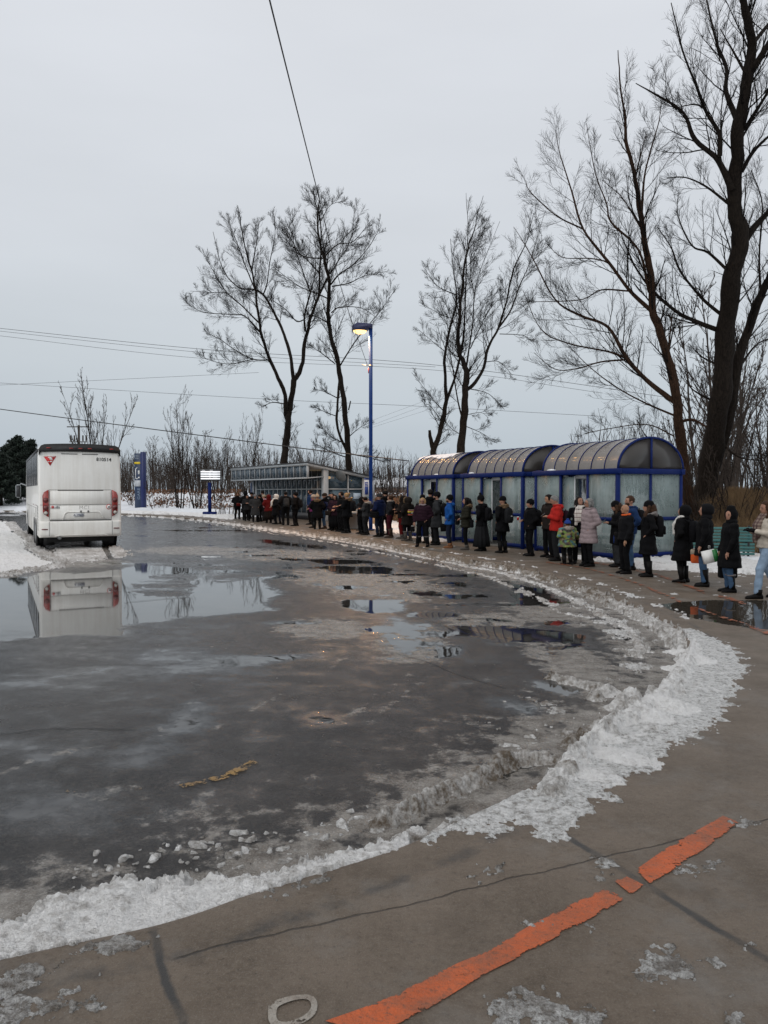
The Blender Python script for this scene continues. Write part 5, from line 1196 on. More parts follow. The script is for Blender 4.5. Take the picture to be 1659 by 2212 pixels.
    if fur and head != 'hood':       # fur-trimmed hood lying on the shoulders
        b = MB(); b.ell((0, .115, 1.44), (.13, .075, .085), 12, 8); b.tube([(.135 * math.cos(q), .055 + .095 * math.sin(q), 1.46 + .035 * math.sin(q)) for q in np.linspace(-.9, math.pi + .9, 16)], .036, 8); job('fur_collar', root, cm(fur), b, .018, .012, 'fur', None, seed, 1)
    elif head != 'hood' and not collar and hem > .3:
        b = MB(); b.ell((0, .105, 1.43), (.12, .065, .075), 12, 8); b.tube([(.095 * math.cos(q), .02 + .09 * math.sin(q), 1.47) for q in np.linspace(0, 2 * math.pi, 14)], .027, 8); b.build('hood_down', cm(coat), root, True)
    if scarf:
        b = MB(); b.tube([(.088 * math.cos(q), .005 + .088 * math.sin(q), 1.485 + .01 * math.cos(3 * q)) for q in np.linspace(0, 2 * math.pi, 18)], .036, 8)
        if scarf in ('wplaid', 'plaid', 'white'): b.tube([(-.05, -.10, 1.46), (-.07, -.165, 1.30), (-.06, -.17, 1.12), (-.07, -.17, .98)], [.035, .045, .045, .04], 8); b.tube([(.04, -.10, 1.46), (.05, -.16, 1.32), (.03, -.172, 1.2), (.04, -.17, 1.08)], [.035, .045, .045, .04], 8)
        job('scarf', root, cm(scarf), b, .02, .006, 'fold', None, seed, 1)
    # hair and headgear
    hc = cm(hair) if hair else None
    if hc is not None and head != 'hood':
        b = MB(); V, Fc = ellipsoid((.083, .103, .108), 16, 12); V = V + np.array((0, .008, 1.635))
        front = (V[:, 1] < -.045) & (V[:, 2] < 1.675); V[front, 1] = -.045 + (V[front, 1] + .045) * .15
        low = V[:, 2] < 1.575; V[low, 0] *= .85; V[low, 1] *= .85
        b.add(V, Fc)
        if hairstyle == 'long':
            b.tube([(0, .06, 1.66), (0, .095, 1.55), (0, .10, 1.42), (0, .115, 1.28)], [.085, .085, .075, .03], 10)
            for sd_ in (-1, 1): b.tube([(sd_ * .062, .01, 1.66), (sd_ * .082, -.01, 1.55), (sd_ * .085, -.05, 1.44), (sd_ * .08, -.10, 1.33)], [.035, .035, .038, .012], 8)
        if hairstyle == 'bob':
            for sd_ in (-1, 1): b.tube([(sd_ * .06, .01, 1.68), (sd_ * .082, 0, 1.58), (sd_ * .075, -.015, 1.49)], [.035, .038, .02], 8)
            b.ell((0, .05, 1.57), (.09, .065, .09), 12, 8)
        if hairstyle == 'bun': b.ell((0, .115, 1.69), (.045, .045, .045), 10, 8)
        if hairstyle == 'tail': b.ell((0, .115, 1.66), (.03, .035, .03), 10, 8); b.tube([(0, .12, 1.66), (0, .15, 1.58), (0, .13, 1.48)], [.028, .03, .01], 8)
        tr(b); job('hair', root, hc, b, .014 if near else .022, .006, 'fur', None, seed, 2)
    if head in ('beanie', 'pom', 'cap'):
        hcol = cm(hs if isinstance(hs, str) else 'black'); b = MB()
        top = .115 + cap_top
        rings(b, [(1.622, 0, .012, .082, .100), (1.628, 0, .012, .090, .110), (1.665, 0, .010, .091, .110), (1.672, 0, .010, .087, .106), (1.71, 0, .012, .084, .101), (1.74, 0, .014, .070, .084), (1.762 + cap_top * .6, 0, .016, .046, .055), (1.775 + cap_top, 0, .018, .016, .02)], 18)
        if head == 'pom': b.ell((0, .02, 1.79 + cap_top), (.042, .042, .042), 10, 8)
        tr(b); o = b.build('hat', hcol, root, True); 
    if head == 'hood':
        b = MB(); V, Fc = ellipsoid((.118, .140, .145), 18, 12); V = V + np.array((0, .030, 1.625)); V[:, 1] = np.maximum(V[:, 1], -.060); pk = V[:, 2] > 1.73; V[pk, 2] += cap_top; b.add(V, Fc); tr(b); b.ell((0, .03, 1.47), (.12, .11, .07), 14, 8)
        job('hood', root, cm(hs if isinstance(hs, str) else coat), b, .018 if near else .026, .006, 'fold', None, seed)
        if fur:
            b = MB(); b.tube([(.105 * math.cos(q), -.062, 1.615 + .125 * math.sin(q)) for q in np.linspace(-1.1, math.pi + 1.1, 22)], .030, 8); tr(b); job('fur_trim', root, cm(fur), b, .016, .010, 'fur', None, seed, 1)
    if beard: b = MB(); b.ell((0, -.052, 1.545), (.058, .052, .048), 12, 8); tr(b); b.build('beard', cm(beard), root, True)
    if near and not (abs(((face + turn + 180) % 360) - 180) > 125):
        for sd_ in (-1, 1):
            e_ = MB().ell((sd_ * .030, -.0905, 1.617), (.0135, .006, .0065), 8, 6); tr(e_).build('eye', dark_m, root, True)
            e_ = MB().ell((sd_ * .030, -.092, 1.640), (.019, .006, .004), 8, 5); tr(e_).build('eyebrow', cm(hair or 'hairb'), root, True)
        m_ = MB().ell((0, -.099, 1.560), (.022, .005, .0045), 8, 5); tr(m_).build('mouth', M('lips', (.26, .09, .08), .5), root, True) if 'lips_' not in CM else None
    if glasses:
        b = MB()
        for sd_ in (-1, 1): b.tube([(sd_ * .032 + .024 * math.cos(q), -.106, 1.615 + .019 * math.sin(q)) for q in np.linspace(0, 2 * math.pi, 13)], .0035, 5, cap=False); b.tube([(sd_ * .056, -.104, 1.618), (sd_ * .078, .0, 1.615)], .003, 5)
        tr(b); b.build('glasses', dark_m, root)
    return root

def local(key, off):
    root, s, face = ALL[key]; a = R(-face); c_, s_ = math.cos(a), math.sin(a); w = root.scale[0]
    x, y, z = off[0] * w, off[1] * w, off[2] * root.scale[2]
    return (root.location[0] + x * c_ - y * s_, root.location[1] + x * s_ + y * c_, z), a
def on(key, name, label, cat, off, group=None):
    loc, a = local(key, off); t_ = thing(name, label, cat, loc, a, group); s = ALL[key][1]; t_.scale = (s, s, s); return t_
def backpack(key, label, col='black2', w=.30, h=.44, d=.16, off=(0, .225, 1.17), logo=None):
    t_ = on(key, 'backpack', label, 'backpack', off, 'backpacks worn in the queue')
    b = MB(); P = []
    for z, k_ in ((-.5, .80), (-.46, .93), (-.1, 1.0), (.25, .96), (.42, .80), (.5, .45)):
        P.append([(w / 2 * k_ * math.copysign(abs(math.cos(q)) ** .6, math.cos(q)), d / 2 * k_ * math.copysign(abs(math.sin(q)) ** .7, math.sin(q)), z * h) for q in np.linspace(0, 2 * math.pi, 16, endpoint=False)])
    b.loft(P); b.build('bag_body', cm(col), t_, True)
    MB().box((0, d / 2 + .012, -h * .18), (w * .72, .05, h * .42), bev=.02).build('front_pocket', cm(col), t_)
    MB().tube([(-.03, -.02, h * .48), (-.02, -.02, h * .56), (.02, -.02, h * .56), (.03, -.02, h * .48)], .009, 5).build('grab_loop', cm(col), t_)
    for s_ in (-1, 1): MB().tube([(s_ * .10, -d / 2 + .02, h * .42), (s_ * .115, -d / 2 - .08, h * .55), (s_ * .12, -d / 2 - .27, h * .42), (s_ * .12, -d / 2 - .31, h * .1), (s_ * .13, -d / 2 - .17, -h * .25), (s_ * .12, -d / 2 + .01, -h * .4)], .018, 5).build('strap', cm(col), t_)
    if logo: MB().box((0, d / 2 + .04, -.02), (.07, .006, .02)).build('logo_patch', whitepr, t_)
    return t_
def bag(key, label, col, off, w, h, d, strap=True, shoulder=(0, 0, .5), flap=None, cat='bag', name='shoulder_bag', short=False):
    t_ = on(key, name, label, cat, off, 'bags carried in the queue'); MB().box((0, 0, 0), (w, d, h), bev=.025).build('bag_body', cm(col), t_)
    MB().box((0, 0, h * .30), (w + .012, d + .014, h * .40), bev=.02).build('flap', cm(flap or col), t_)
    if strap:
        sx_, sy_, sz_ = shoulder; MB().tube([(-w * .45, 0, h * .4), (sx_ - .02, sy_ - .06, sz_), (sx_, sy_, sz_ + .03), (sx_ + .02, sy_ + .06, sz_), (w * .45, 0, h * .4)], .010 if not short else .007, 5).build('strap', cm('black'), t_)
    return t_
def c3(x, a, b): return 482.8 + x * .1984, 976.5 + a * .1984, 976.5 + b * .1984
def c4(x, a, b): return 757.1 + x * .1984, 1014.9 + a * .1984, 1014.9 + b * .1984
def c5(x, a, b): return 855.8 + x * .2116, 932.6 + a * .2116, 932.6 + b * .2116
def c6(x, a, b): return 1152 + x * .2117, 932.6 + a * .2117, 932.6 + b * .2117
def c7(x, a, b): return 1404.4 + x * .1534, 1014.9 + a * .1534, 1014.9 + b * .1534
Pn = person
Pn('p1', *c3(150, 435, 730), 'person with a fur edged hood up, first at the left end of the queue', face=-25, hem=.75, head='hood', fur='furb', hair='hairb', arms=('clasp', 'clasp'), bt='tall')
Pn('p2', *c3(240, 425, 742), 'person in a tall black hood, second from the left end of the queue', face=170, hem=.45, head='hood', arms=('pocket', 'pocket'), cap_top=.04)
Pn('p2b', *c3(258, 468, 750), 'shorter dark clothed person half hidden by the second in the queue', face=-10, hem=.7, hair='hairb', coat='char', arms=('phone', 'phone'), tilt=15)
Pn('p3', *c3(306, 436, 725), 'person in a black cap with a pale face mask near the left end', face=40, head='beanie', coat='black2', hem=.8)
Pn('p4', *c3(345, 459, 762), 'person in a long quilted grey coat and pale grey hat', face=-20, coat='grey', hem=.42, puff=True, head='beanie', hs='lgrey', arms=('pocket', 'pocket'), hair='hairg')
Pn('p5', *c3(392, 460, 758), 'dark person right of the long grey quilted coat', face=120, coat='black', hem=.7, hair='hairb', bulk=1.05)
Pn('p6', *c3(425, 420, 745), 'tall black haired person behind the pink and red coats', face=150, coat='black2', hair='hairb', hem=.8)
Pn('p7', *c3(437, 462, 750), 'person in a pale pink jacket and beige hat before the red coat', face=95, coat='pink', hem=.88, legs='char', head='beanie', hs='beige', arms=('low', 'clasp'))
Pn('p8', *c3(492, 460, 772), 'person in a dark red coat with its fur hood up and a long dark skirt', face=160, coat='dred', hem=.72, head='hood', fur='furb', skirt=('dbrown', .20), arms=('pocket', 'pocket'), bulk=1.08)
Pn('p9', *c3(565, 455, 785), 'person in a white knit hood and long white scarf over a black coat', face=75, coat='black', hem=.5, head='hood', hs='white', scarf='white', arms=('clasp', 'clasp'))
Pn('p10', *c3(630, 480, 782), 'dark person with a teal bag between white scarf and grey backpack', face=130, coat='char', legs='djeans', hem=.85, hair='hairb')
Pn('p11', *c3(676, 430, 795), 'person with short black hair wearing a grey backpack and pale socks', face=165, coat='black2', hem=.88, hair='hairb', hairstyle='short', arms=('pocket', 'pocket'))
Pn('p12', *c3(783, 445, 805), 'broad person in black jacket with dark glasses before the station windows', face=110, turn=-30, coat='black', hem=.85, bulk=1.2, hair='hairb', glasses=False, head='cap')
Pn('p13', *c3(943, 412, 790), 'tall bearded person in blue jacket before the lit station window', face=85, coat='dblue', hem=.88, hair='hairb', beard='hairb')
Pn('p14', *c3(975, 462, 825), 'person in a purple jacket just left of the fur collared coat', face=80, coat='purple', hem=.85, head='beanie', hs='furl', arms=('clasp', 'clasp'))
Pn('p15', *c3(1020, 458, 840), 'person seen from behind in a beige knit hat with pom and black fur collared coat', face=178, coat='black', hem=.55, head='pom', hs='beige', fur='furb', bulk=1.1, bt='tall')
Pn('p16', *c3(1098, 445, 835), 'person in brown beanie, navy hoodie and faded jeans', face=80, coat='dnavy', hem=.92, legs='jeans', head='beanie', hs='brown', arms=('pocket', 'pocket'), boots='bootbr')
Pn('p17', *c3(1185, 452, 848), 'dark haired person in black holding a phone to the face', face=30, coat='black2', hem=.7, hair='hairb', hairstyle='bob', arms=('ear', 'pocket'))
Pn('p18', *c3(1217, 470, 857), 'person with glasses and a dark quilted plum coat by the waste bin', face=20, turn=20, coat='burg2', hem=.72, hair='hairb', hairstyle='bob', puff=True, glasses=True, skirt=('black', .2), arms=('clasp', 'clasp'), bulk=1.1)
Pn('p19', *c3(1280, 435, 866), 'tall bearded dark haired person behind the blonde bun', face=60, coat='black', hem=.85, hair='hairb', beard='hairb', arms=('hold', 'hold'))
Pn('p20', *c3(1345, 448, 880), 'person with a blond hair bun and fur hood on a black coat', face=115, coat='black', hem=.68, hair='hairl', hairstyle='bun', fur='furb', arms=('phone', 'phone'), bulk=1.08, tilt=10)
Pn('p21', *c3(1498, 484, 888), 'person in a dark hood beside the two short blue posts', face=120, coat='black2', hem=.8, head='hood', arms=('pocket', 'pocket'))
Pn('p22', *c3(1552, 489, 900), 'person in a grey coat with pale fur collar looking down at a phone', face=110, tilt=18, coat='grey', hem=.80, hair='hairb', fur='furl', arms=('phone', 'phone'), legs='char')
Pn('p23', *c4(312, 254, 728), 'person in a royal navy down jacket and grey knit hat right of the lamp', face=125, coat='dnavy', hem=.84, bulk=1.18, head='beanie', hs='grey', legs='djeans', arms=('hold', 'hold'), puff=True)
Pn('p24', *c4(378, 222, 712), 'tall dark haired person behind the navy down jacket', face=150, coat='black', hem=.8, hair='hairb')
Pn('p25', *c4(432, 280, 738), 'person with brown hair bun, dark grey jacket and burgundy trousers', face=100, coat='char', hem=.90, legs='burg', boots='bootbr', bt='tall', hair='hairbr', hairstyle='bun', scarf='furl', arms=('pocket', 'pocket'))
Pn('p26', *c4(563, 274, 748), 'person in a dark hood with bright red trousers', face=110, coat='dbrown', hem=.82, legs='dred', head='hood', fur='furb', boots='bootg', arms=('hold', 'phone'))
Pn('p27', *c4(622, 290, 772), 'person from behind in a dark brown coat and big fur edged hood', face=140, coat='dbrown', hem=.62, head='hood', fur='furb', hs='brown', bulk=1.08, boots='bootg', bt='fur', arms=('phone', 'pocket'))
Pn('p28', *c4(785, 308, 838), 'blonde person in glasses and burgundy down jacket facing the viewer', face=15, turn=0, coat='burg2', hem=.92, bulk=1.12, puff=True, hair='hairl', hairstyle='bob', glasses=True, legs='black', scarf='lilac', stance=.17, boots='black', bt='fur', arms=('down', 'pocket'))
Pn('p29', *c4(783, 268, 795), 'person in a black beanie hidden behind the blonde in burgundy', face=30, coat='black2', hem=.8, head='beanie')
Pn('p30', *c4(868, 214, 800), 'tall person in a black overcoat behind the long grey overcoat', face=165, coat='black', hem=.52, hair='hairb')
Pn('p31', *c4(940, 237, 818), 'bearded person in black beanie and long charcoal grey overcoat', face=105, coat='grey', hem=.58, bulk=1.02, head='beanie', hair='hairb', beard='hairb', legs='char', arms=('pocket', 'pocket'))
Pn('p32', *c4(1078, 268, 852), 'person in a bright blue rain jacket and black beanie', face=100, coat='blue', hem=.78, head='beanie', beard='hairbr', hair='hairb', legs='djeans', boots='tan', arms=('down', 'pocket'))
Pn('p33', *c5(715, 674, 1205), 'person with long dark hair in an olive brown parka with fur collar', face=95, coat='olive', hem=.74, hair='hairb', hairstyle='long', fur='furb', puff=True, legs='black_slim', boots='bootg', arms=('pocket', 'clasp'), bulk=1.05)
Pn('p34', *c5(872, 645, 1218), 'person in black beanie with fur pom and a long dark pleated skirt', face=130, coat='black', hem=.78, head='pom', hair='hairb', skirt=('char', .14), arms=('down', 'pocket'), tilt=12, cap_top=.02)
Pn('p35', *c5(1085, 655, 1238), 'person in black parka raising a hand to the ear', face=140, coat='black', hem=.66, head='beanie', fur='furb', arms=('ear', 'pocket'), bt='tall', bulk=1.1, legs='black_slim')
Pn('p36', *c5(1368, 684, 1268), 'person in black beanie holding a red and white paper cup', face=80, coat='black', hem=.82, head='beanie', hair='hairb', arms=('hold', 'pocket'), bulk=1.15, legs='black')
Pn('p37', *c6(160, 645, 1282), 'black haired person in a dark brown jacket next to the bright red one', face=60, turn=15, tilt=6, coat='brown', hem=.78, hair='hairb', skin='skin2', arms=('pocket', 'pocket'))
Pn('p38', *c6(238, 655, 1318), 'grey haired person in a bright red jacket looking down at a phone', face=95, tilt=24, coat='red', hem=.80, bulk=1.12, hair='hairg', legs='char', arms=('phone', 'phone'))
Pn('p39', *c6(350, 900, 1355), 'child in a camouflage jacket and blue pom hat', face=165, coat='camo', hem=.70, bulk=1.28, head='pom', hs='royal', hair='hairbr', bt='tall', arms=('side', 'pocket'), fur='furl', wide=1.28)
Pn('p40', *c6(475, 668, 1345), 'smiling person with long dark hair and a checked white scarf', face=20, turn=-35, tilt=-8, coat='black', hem=.80, hair='hairb', hairstyle='long', scarf='wplaid', arms=('pocket', 'low'))
Pn('p41', *c6(568, 685, 1375), 'older grey haired person with glasses in a pale lilac down coat', face=75, turn=10, coat='lilac', hem=.60, puff=True, hair='hairg', hairstyle='bob', glasses=True, bulk=1.12, arms=('pocket', 'pocket'))
Pn('p42', *c6(858, 700, 1380), 'person with long brown hair and black beanie holding a phone', face=95, tilt=18, coat='black', hem=.62, head='beanie', hair='hairbr', hairstyle='long', arms=('phone', 'phone'), legs='grey')
Pn('p44', *c6(985, 660, 1410), 'tall person in blue jacket and jeans behind the bald one', face=85, coat='dblue', hem=.85, hair='hairbr', legs='jeans', arms=('pocket', 'pocket'), beard='hairbr')
Pn('p43', *c6(945, 745, 1450), 'bald person in a black fleece with an orange collar lining', face=80, tilt=4, coat='black2', hem=.84, bulk=1.12, skin='skin2', collar='orange', arms=('pocket', 'low'))
Pn('p45', *c6(1175, 700, 1480), 'person with auburn hair in black beanie and knee length black coat', face=100, coat='black', hem=.52, head='beanie', hair='hairbr', hairstyle='long', fur='furg', bt='tall', arms=('pocket', 'pocket'), legs='black_slim')
Pn('p46', *c7(470, 488, 1588), 'person in wide black coat and tall boots with a white scarf at the neck', face=135, coat='black', hem=.50, bulk=1.15, head='hood', hs='black', scarf='white', bt='tall', arms=('pocket', 'pocket'), legs='black_slim')
Pn('p47', *c7(775, 470, 1645), 'person in dark knit hood, black jacket and blue jeans', face=115, coat='black', hem=.66, head='hood', hs='black2', legs='jeans', bt='tall', arms=('pocket', 'down'), bulk=1.1)
Pn('p48', *c7(1130, 533, 1725), 'person in a pointed black hood, black coat and fur cuffed boots', face=95, turn=-35, coat='black', hem=.52, head='hood', bt='fur', legs='jeans', hair='hairb', arms=('low', 'low'), bulk=1.12, cap_top=.05)
Pn('p49', *c7(1665, 448, 1812), 'person in a cream down jacket and pale jeans walking in from the right', face=92, tilt=10, coat='cream', hem=.90, puff=True, hair='hairbr', hairstyle='long', scarf='plaid', legs='ljeans', arms=('out', 'out'), gloves='black', stride=.42, bulk=1.08, boots='boot')

# run all remeshes with one scene update
tmp = []
for (name, parent, mat_, mb, vox, amp, kind, extra, seed, it) in JOBS:
    me = nmesh(name, np.concatenate(mb.v), mb.f); bm = bmesh.new(); bm.from_mesh(me); bmesh.ops.recalc_face_normals(bm, faces=bm.faces); bm.to_mesh(me); bm.free()
    o = bpy.data.objects.new(name, me); COL.objects.link(o); m_ = o.modifiers.new('r', 'REMESH'); m_.mode = 'VOXEL'; m_.voxel_size = vox
    m2 = o.modifiers.new('s', 'SMOOTH'); m2.iterations = it; m2.factor = .5; tmp.append(o)
bpy.context.view_layer.update(); dg = bpy.context.evaluated_depsgraph_get()
rs_ = np.random.default_rng(3); DIRS = rs_.normal(size=(10, 3)); PH = rs_.uniform(0, 6.28, 10)
for o, (name, parent, mat_, mb, vox, amp, kind, extra, seed, it) in zip(tmp, JOBS):
    me = bpy.data.meshes.new_from_object(o.evaluated_get(dg)); n = len(me.vertices)
    co = np.zeros(n * 3); me.vertices.foreach_get('co', co); co = co.reshape(-1, 3)
    nn = np.zeros(n * 3); me.vertices.foreach_get('normal', nn); nn = nn.reshape(-1, 3)
    if amp:
        D = np.zeros(n); fr = {'fold': 16, 'puff': 11, 'fur': 60}[kind]
        for k in range(10): D += np.sin((co * np.array((1, 1, 1.5 if kind == 'fold' else 1))) @ DIRS[k] * fr + PH[k] + seed)
        D = D / 4.5
        if kind == 'puff': D = .35 * D + np.abs(np.sin(math.pi * (co[:, 2] + .012 * D + .02 * np.sin(co[:, 0] * 9)) / .105)) ** .6 * 1.1 - .4
        if kind == 'fold': D = np.where(np.abs(D) > .3, D, D * .6) + .5 * np.sin(co[:, 2] * 38 + co[:, 0] * 12 + seed) * (np.abs(co[:, 0]) > .17)
        co = co + nn * (amp * D)[:, None]
    if name == 'body' or name == 'trousers': co[:, 2] = np.maximum(co[:, 2], .012)
    if extra is not None or amp:
        nf = len(me.polygons); ls = np.zeros(nf, np.int32); lt = np.zeros(nf, np.int32); me.polygons.foreach_get('loop_start', ls); me.polygons.foreach_get('loop_total', lt); vi = np.zeros(len(me.loops), np.int32); me.loops.foreach_get('vertex_index', vi)
        if extra is not None:
            fs = np.split(vi, ls[1:]) ; fs = [list(f) for f in fs] + [[i + n for i in f] for f in extra.f]; co = np.concatenate([co] + extra.v); me = nmesh(name, co, fs)
        else: me.vertices.foreach_set('co', co.astype(np.float32).ravel()); me.update()
    me.materials.clear(); me.name = name
    bpy.data.objects.remove(o); obj(name, me, mat_, parent, True)

# things carried by people
bag('p1', 'small red bag held by the person at the left end', 'dred', (.0, -.26, .95), .26, .18, .10, False)
backpack('p11', 'dark grey backpack on the person with pale socks', 'grey')
backpack('p12', 'black backpack on the broad person before the station windows', 'black2')
bag('p10', 'teal shoulder bag between the white scarf and the grey backpack', 'teal', (-.25, 0, .98), .30, .22, .12, True, (.1, 0, .42))
bag('p7', 'pink bag on the arm of the pale pink jacket', 'pink', (-.25, -.05, .80), .30, .24, .12, False)
bag('p18', 'brown handbag on the arm of the plum coat', 'brown', (-.22, -.16, .86), .30, .22, .14, False)
backpack('p16', 'small dark backpack on the person in faded jeans', 'black2', .28, .38, .14)
backpack('p20', 'big black backpack worn over the fur hooded coat near the bin', 'black2', .34, .46, .20)
backpack('p22', 'dark grey backpack on the person in grey with pale fur collar', 'char')
bag('p22', 'black handbag hanging from the arm of the grey coat', 'black', (-.26, -.08, .80), .30, .24, .14, True, (0, 0, .32))
bag('p23', 'black sports bag at the hip of the navy down jacket', 'black', (.27, .0, .90), .14, .26, .36, True, (-.05, 0, .5))
backpack('p25', 'black backpack on the person in burgundy trousers', 'black2')
sb = bag('p27', 'yellow and red striped bag on the back of the brown hooded coat', 'beige', (.02, .20, 1.13), .30, .24, .08, True, (0, -.12, .30))
for k, c_ in enumerate((('red', .085), ('black', -.01), ('red', -.085))): MB().box((0, 0, c_[1]), (.315, .10, .03 if k != 1 else .05), bev=.006).build('stripe', cm(c_[0]), sb)
MB().box((0, .052, -.01), (.10, .01, .03)).build('patch', whitepr, sb)
MB().box((0, .0, .03), (.318, .098, .045), bev=.006).build('stripe', yellow_pr, sb)
bag('p28', 'small black handbag hanging low on a long strap by the blonde', 'black', (-.33, .02, .62), .15, .18, .08, True, (.02, 0, .42), name='handbag')
backpack('p31', 'black backpack on the long grey overcoat', 'black2')
bag('p32', 'black briefcase in the hand of the blue jacket', 'black', (-.26, -.14, .66), .12, .26, .34, False, name='briefcase', cat='briefcase')
bag('p32', 'black messenger bag behind the hip of the blue jacket', 'black2', (.10, .25, .93), .40, .30, .12, True, (-.05, -.10, .46))
bag('p33', 'black shoulder bag of the olive brown parka', 'black2', (.22, .16, .88), .34, .26, .12, True, (-.05, -.05, .5))
backpack('p34', 'black rucksack on the person in the long pleated skirt', 'black2', .30, .42, .16)
backpack('p35', 'charcoal backpack with a small pale logo on the black parka', 'char', .31, .46, .17, logo=True)
backpack('p36', 'bulging black backpack on the person holding the cup', 'black2', .32, .50, .22)
backpack('p38', 'dark backpack behind the bright red jacket', 'burg2', .26, .34, .14)
cu = on('p36', 'paper_cup', 'red and white paper cup held in one hand', 'cup', (-.12, -.31, 1.15)); MB().tube([(0, 0, -.05), (0, 0, .05)], [.028, .036], 14).build('cup_body', cm('red'), cu, True); MB().cyl((0, 0, .055), .038, .02, 14).build('cup_lid', whitepr, cu)
for kk in ('p38', 'p42', 'p22'):
    ph = on(kk, 'phone', {'p38': 'phone in the hands of the person in bright red', 'p42': 'phone held by the person with long brown hair', 'p22': 'phone held by the person in grey with pale fur collar'}[kk], 'phone', (0, -.32, 1.22)); MB().box((0, 0, 0), (.07, .012, .14), bev=.005, M=Matrix.Rotation(R(-50), 3, 'X')).build('phone_body', dark_m, ph)
bag('p42', 'dark brown slouch bag hanging by the person with the phone', 'dbrown', (-.24, .02, .80), .30, .26, .14, True, (.02, 0, .5))
mbg = bag('p43', 'black messenger bag with blue corners and white print on the bald person', 'black', (-.22, .06, .86), .20, .34, .42, True, (.18, -.05, .50))
MB().box((-.105, 0, .02), (.01, .22, .022)).build('bag_print', whitepr, mbg); MB().box((-.105, -.19, -.02), (.012, .04, .2)).build('bag_corner', cm('royal'), mbg)
backpack('p44', 'dark backpack on the tall person in blue behind the bald one', 'black2', .32, .48, .2)
backpack('p45', 'black backpack on the person with auburn hair', 'black2', .31, .48, .18, logo=True)
backpack('p46', 'black backpack with pale buckles over the wide black coat', 'black2', .32, .48, .18)
bb = bag('p47', 'khaki and orange cube shaped bag carried low', 'orange', (-.26, -.12, .62), .26, .30, .30, True, (0, 0, .30), flap='beige', short=True)
ob = bag('p48', 'square black tote bag hanging behind the shopping bag', 'black', (-.22, .04, .48), .18, .42, .36, True, (0, 0, .40))
sbg = on('p48', 'shopping_bag', 'white paper shopping bag with green side and white lettering', 'shopping bag', (-.24, -.30, .72))
w_, h_, d_ = .10, .27, .26
pb = MB(); pb.box((0, 0, 0), (w_, d_, h_), M=Matrix.Rotation(R(14), 3, 'X')); pb.build('paper_body', whitepr, sbg)
gm = M('green_print', (.02, .16, .04), .5); MB().box((.0, .115, .03), (w_ + .05, .09, h_ * .96), M=Matrix.Rotation(R(14), 3, 'X')).build('green_side', gm, sbg)
MB().box((-w_ / 2 - .003, -.02, .03), (.004, .22, .02), M=Matrix.Rotation(R(14), 3, 'X')).build('print_line', M('print_green_pale', (.25, .38, .30), .5), sbg)
MB().tube([(-.05, 0, h_ / 2), (-.05, .0, h_ / 2 + .10), (.05, 0, h_ / 2 + .10), (.05, 0, h_ / 2)], .004, 5).build('handle', whitepr, sbg)
lab_ = text('bag_lettering', 'OLIZO', .075, whitepr, sbg, (.0, .165, .04), (R(90), R(-80), R(180)), .003)
backpack('p19', 'black backpack on the tall bearded person near the bun', 'black2')
backpack('p6', 'black backpack above the pale pink jacket', 'black2')

# ------------------------------------------------------------------ bare trees
def bark(name, c1, c2):
    t = NT(name); v = t.pos(); mp_ = t.new('ShaderNodeMapping'); mp_.inputs['Scale'].default_value = (6, 6, 1.2); t.l.new(v, mp_.inputs[0]); n = t.noise(3.5, 6, .7, mp_.outputs[0])
    t.set(Base_Color=t.mix(t.rng(n, .32, .68), c1, c2), Roughness=.85); t.b.inputs['Specular IOR Level'].default_value = .08; t.l.new(t.bump(n, .05), t.b.inputs['Normal']); return t.m
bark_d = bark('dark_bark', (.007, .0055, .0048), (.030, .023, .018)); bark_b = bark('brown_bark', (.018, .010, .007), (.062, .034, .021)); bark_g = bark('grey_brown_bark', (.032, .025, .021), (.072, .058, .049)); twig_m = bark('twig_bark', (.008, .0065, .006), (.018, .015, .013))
TR = np.random.default_rng(21)
def unit(v): return v / (np.linalg.norm(v, axis=-1, keepdims=True) + 1e-9)
def grow(P0, d, L, n, wander, trop):
    N = len(P0); P = np.zeros((N, n + 1, 3)); P[:, 0] = P0; d = unit(d); st = (L / n)[:, None]
    for i in range(n):
        d = unit(d + TR.normal(0, wander, (N, 3)) + np.array((0, 0, trop))); P[:, i + 1] = P[:, i] + d * st
    return P
def spawn(P, Rr, m, lo, hi, ang, lf, up=.15):
    """m children on each polyline; returns starts, dirs, lengths, radii"""
    N, n, _ = P.shape; t_ = lo + (hi - lo) * (np.arange(m)[None] + TR.uniform(0, 1, (N, m))) / m
    x = t_ * (n - 1); i = np.clip(x.astype(int), 0, n - 2); f = (x - i)[..., None]; b = np.arange(N)[:, None]
    S = P[b, i] * (1 - f) + P[b, i + 1] * f; T = unit(P[b, i + 1] - P[b, i]); rad = Rr[b, i] * (1 - f[..., 0]) + Rr[b, i + 1] * f[..., 0]
    q = unit(np.cross(T, TR.normal(size=T.shape))); a = ang + TR.normal(0, .17, (N, m, 1)); D = T * np.cos(a) + q * np.sin(a) + np.array((0, 0, up))
    Lp = np.linalg.norm(np.diff(P, axis=1), axis=2).sum(1)[:, None]; L = Lp * lf * (1.1 - .65 * t_) * TR.uniform(.6, 1.25, (N, m))
    return S.reshape(-1, 3), D.reshape(-1, 3), L.ravel(), rad.ravel()
def taper(r0, n, end=.3, mn=.004): return np.maximum(r0[:, None] * np.linspace(1, end, n)[None], mn)
def tree_mesh(name, levels, parent, mat_, sides):
    Vs, Fs, n0 = [], [], 0
    for (P, Rr), k in zip(levels, sides):
        V, Fq = tubes(P, Rr, k); Vs.append(V); Fs.append(Fq + n0); n0 += len(V)
    return obj(name, nmesh(name, np.concatenate(Vs), np.concatenate(Fs)), mat_, parent, True)
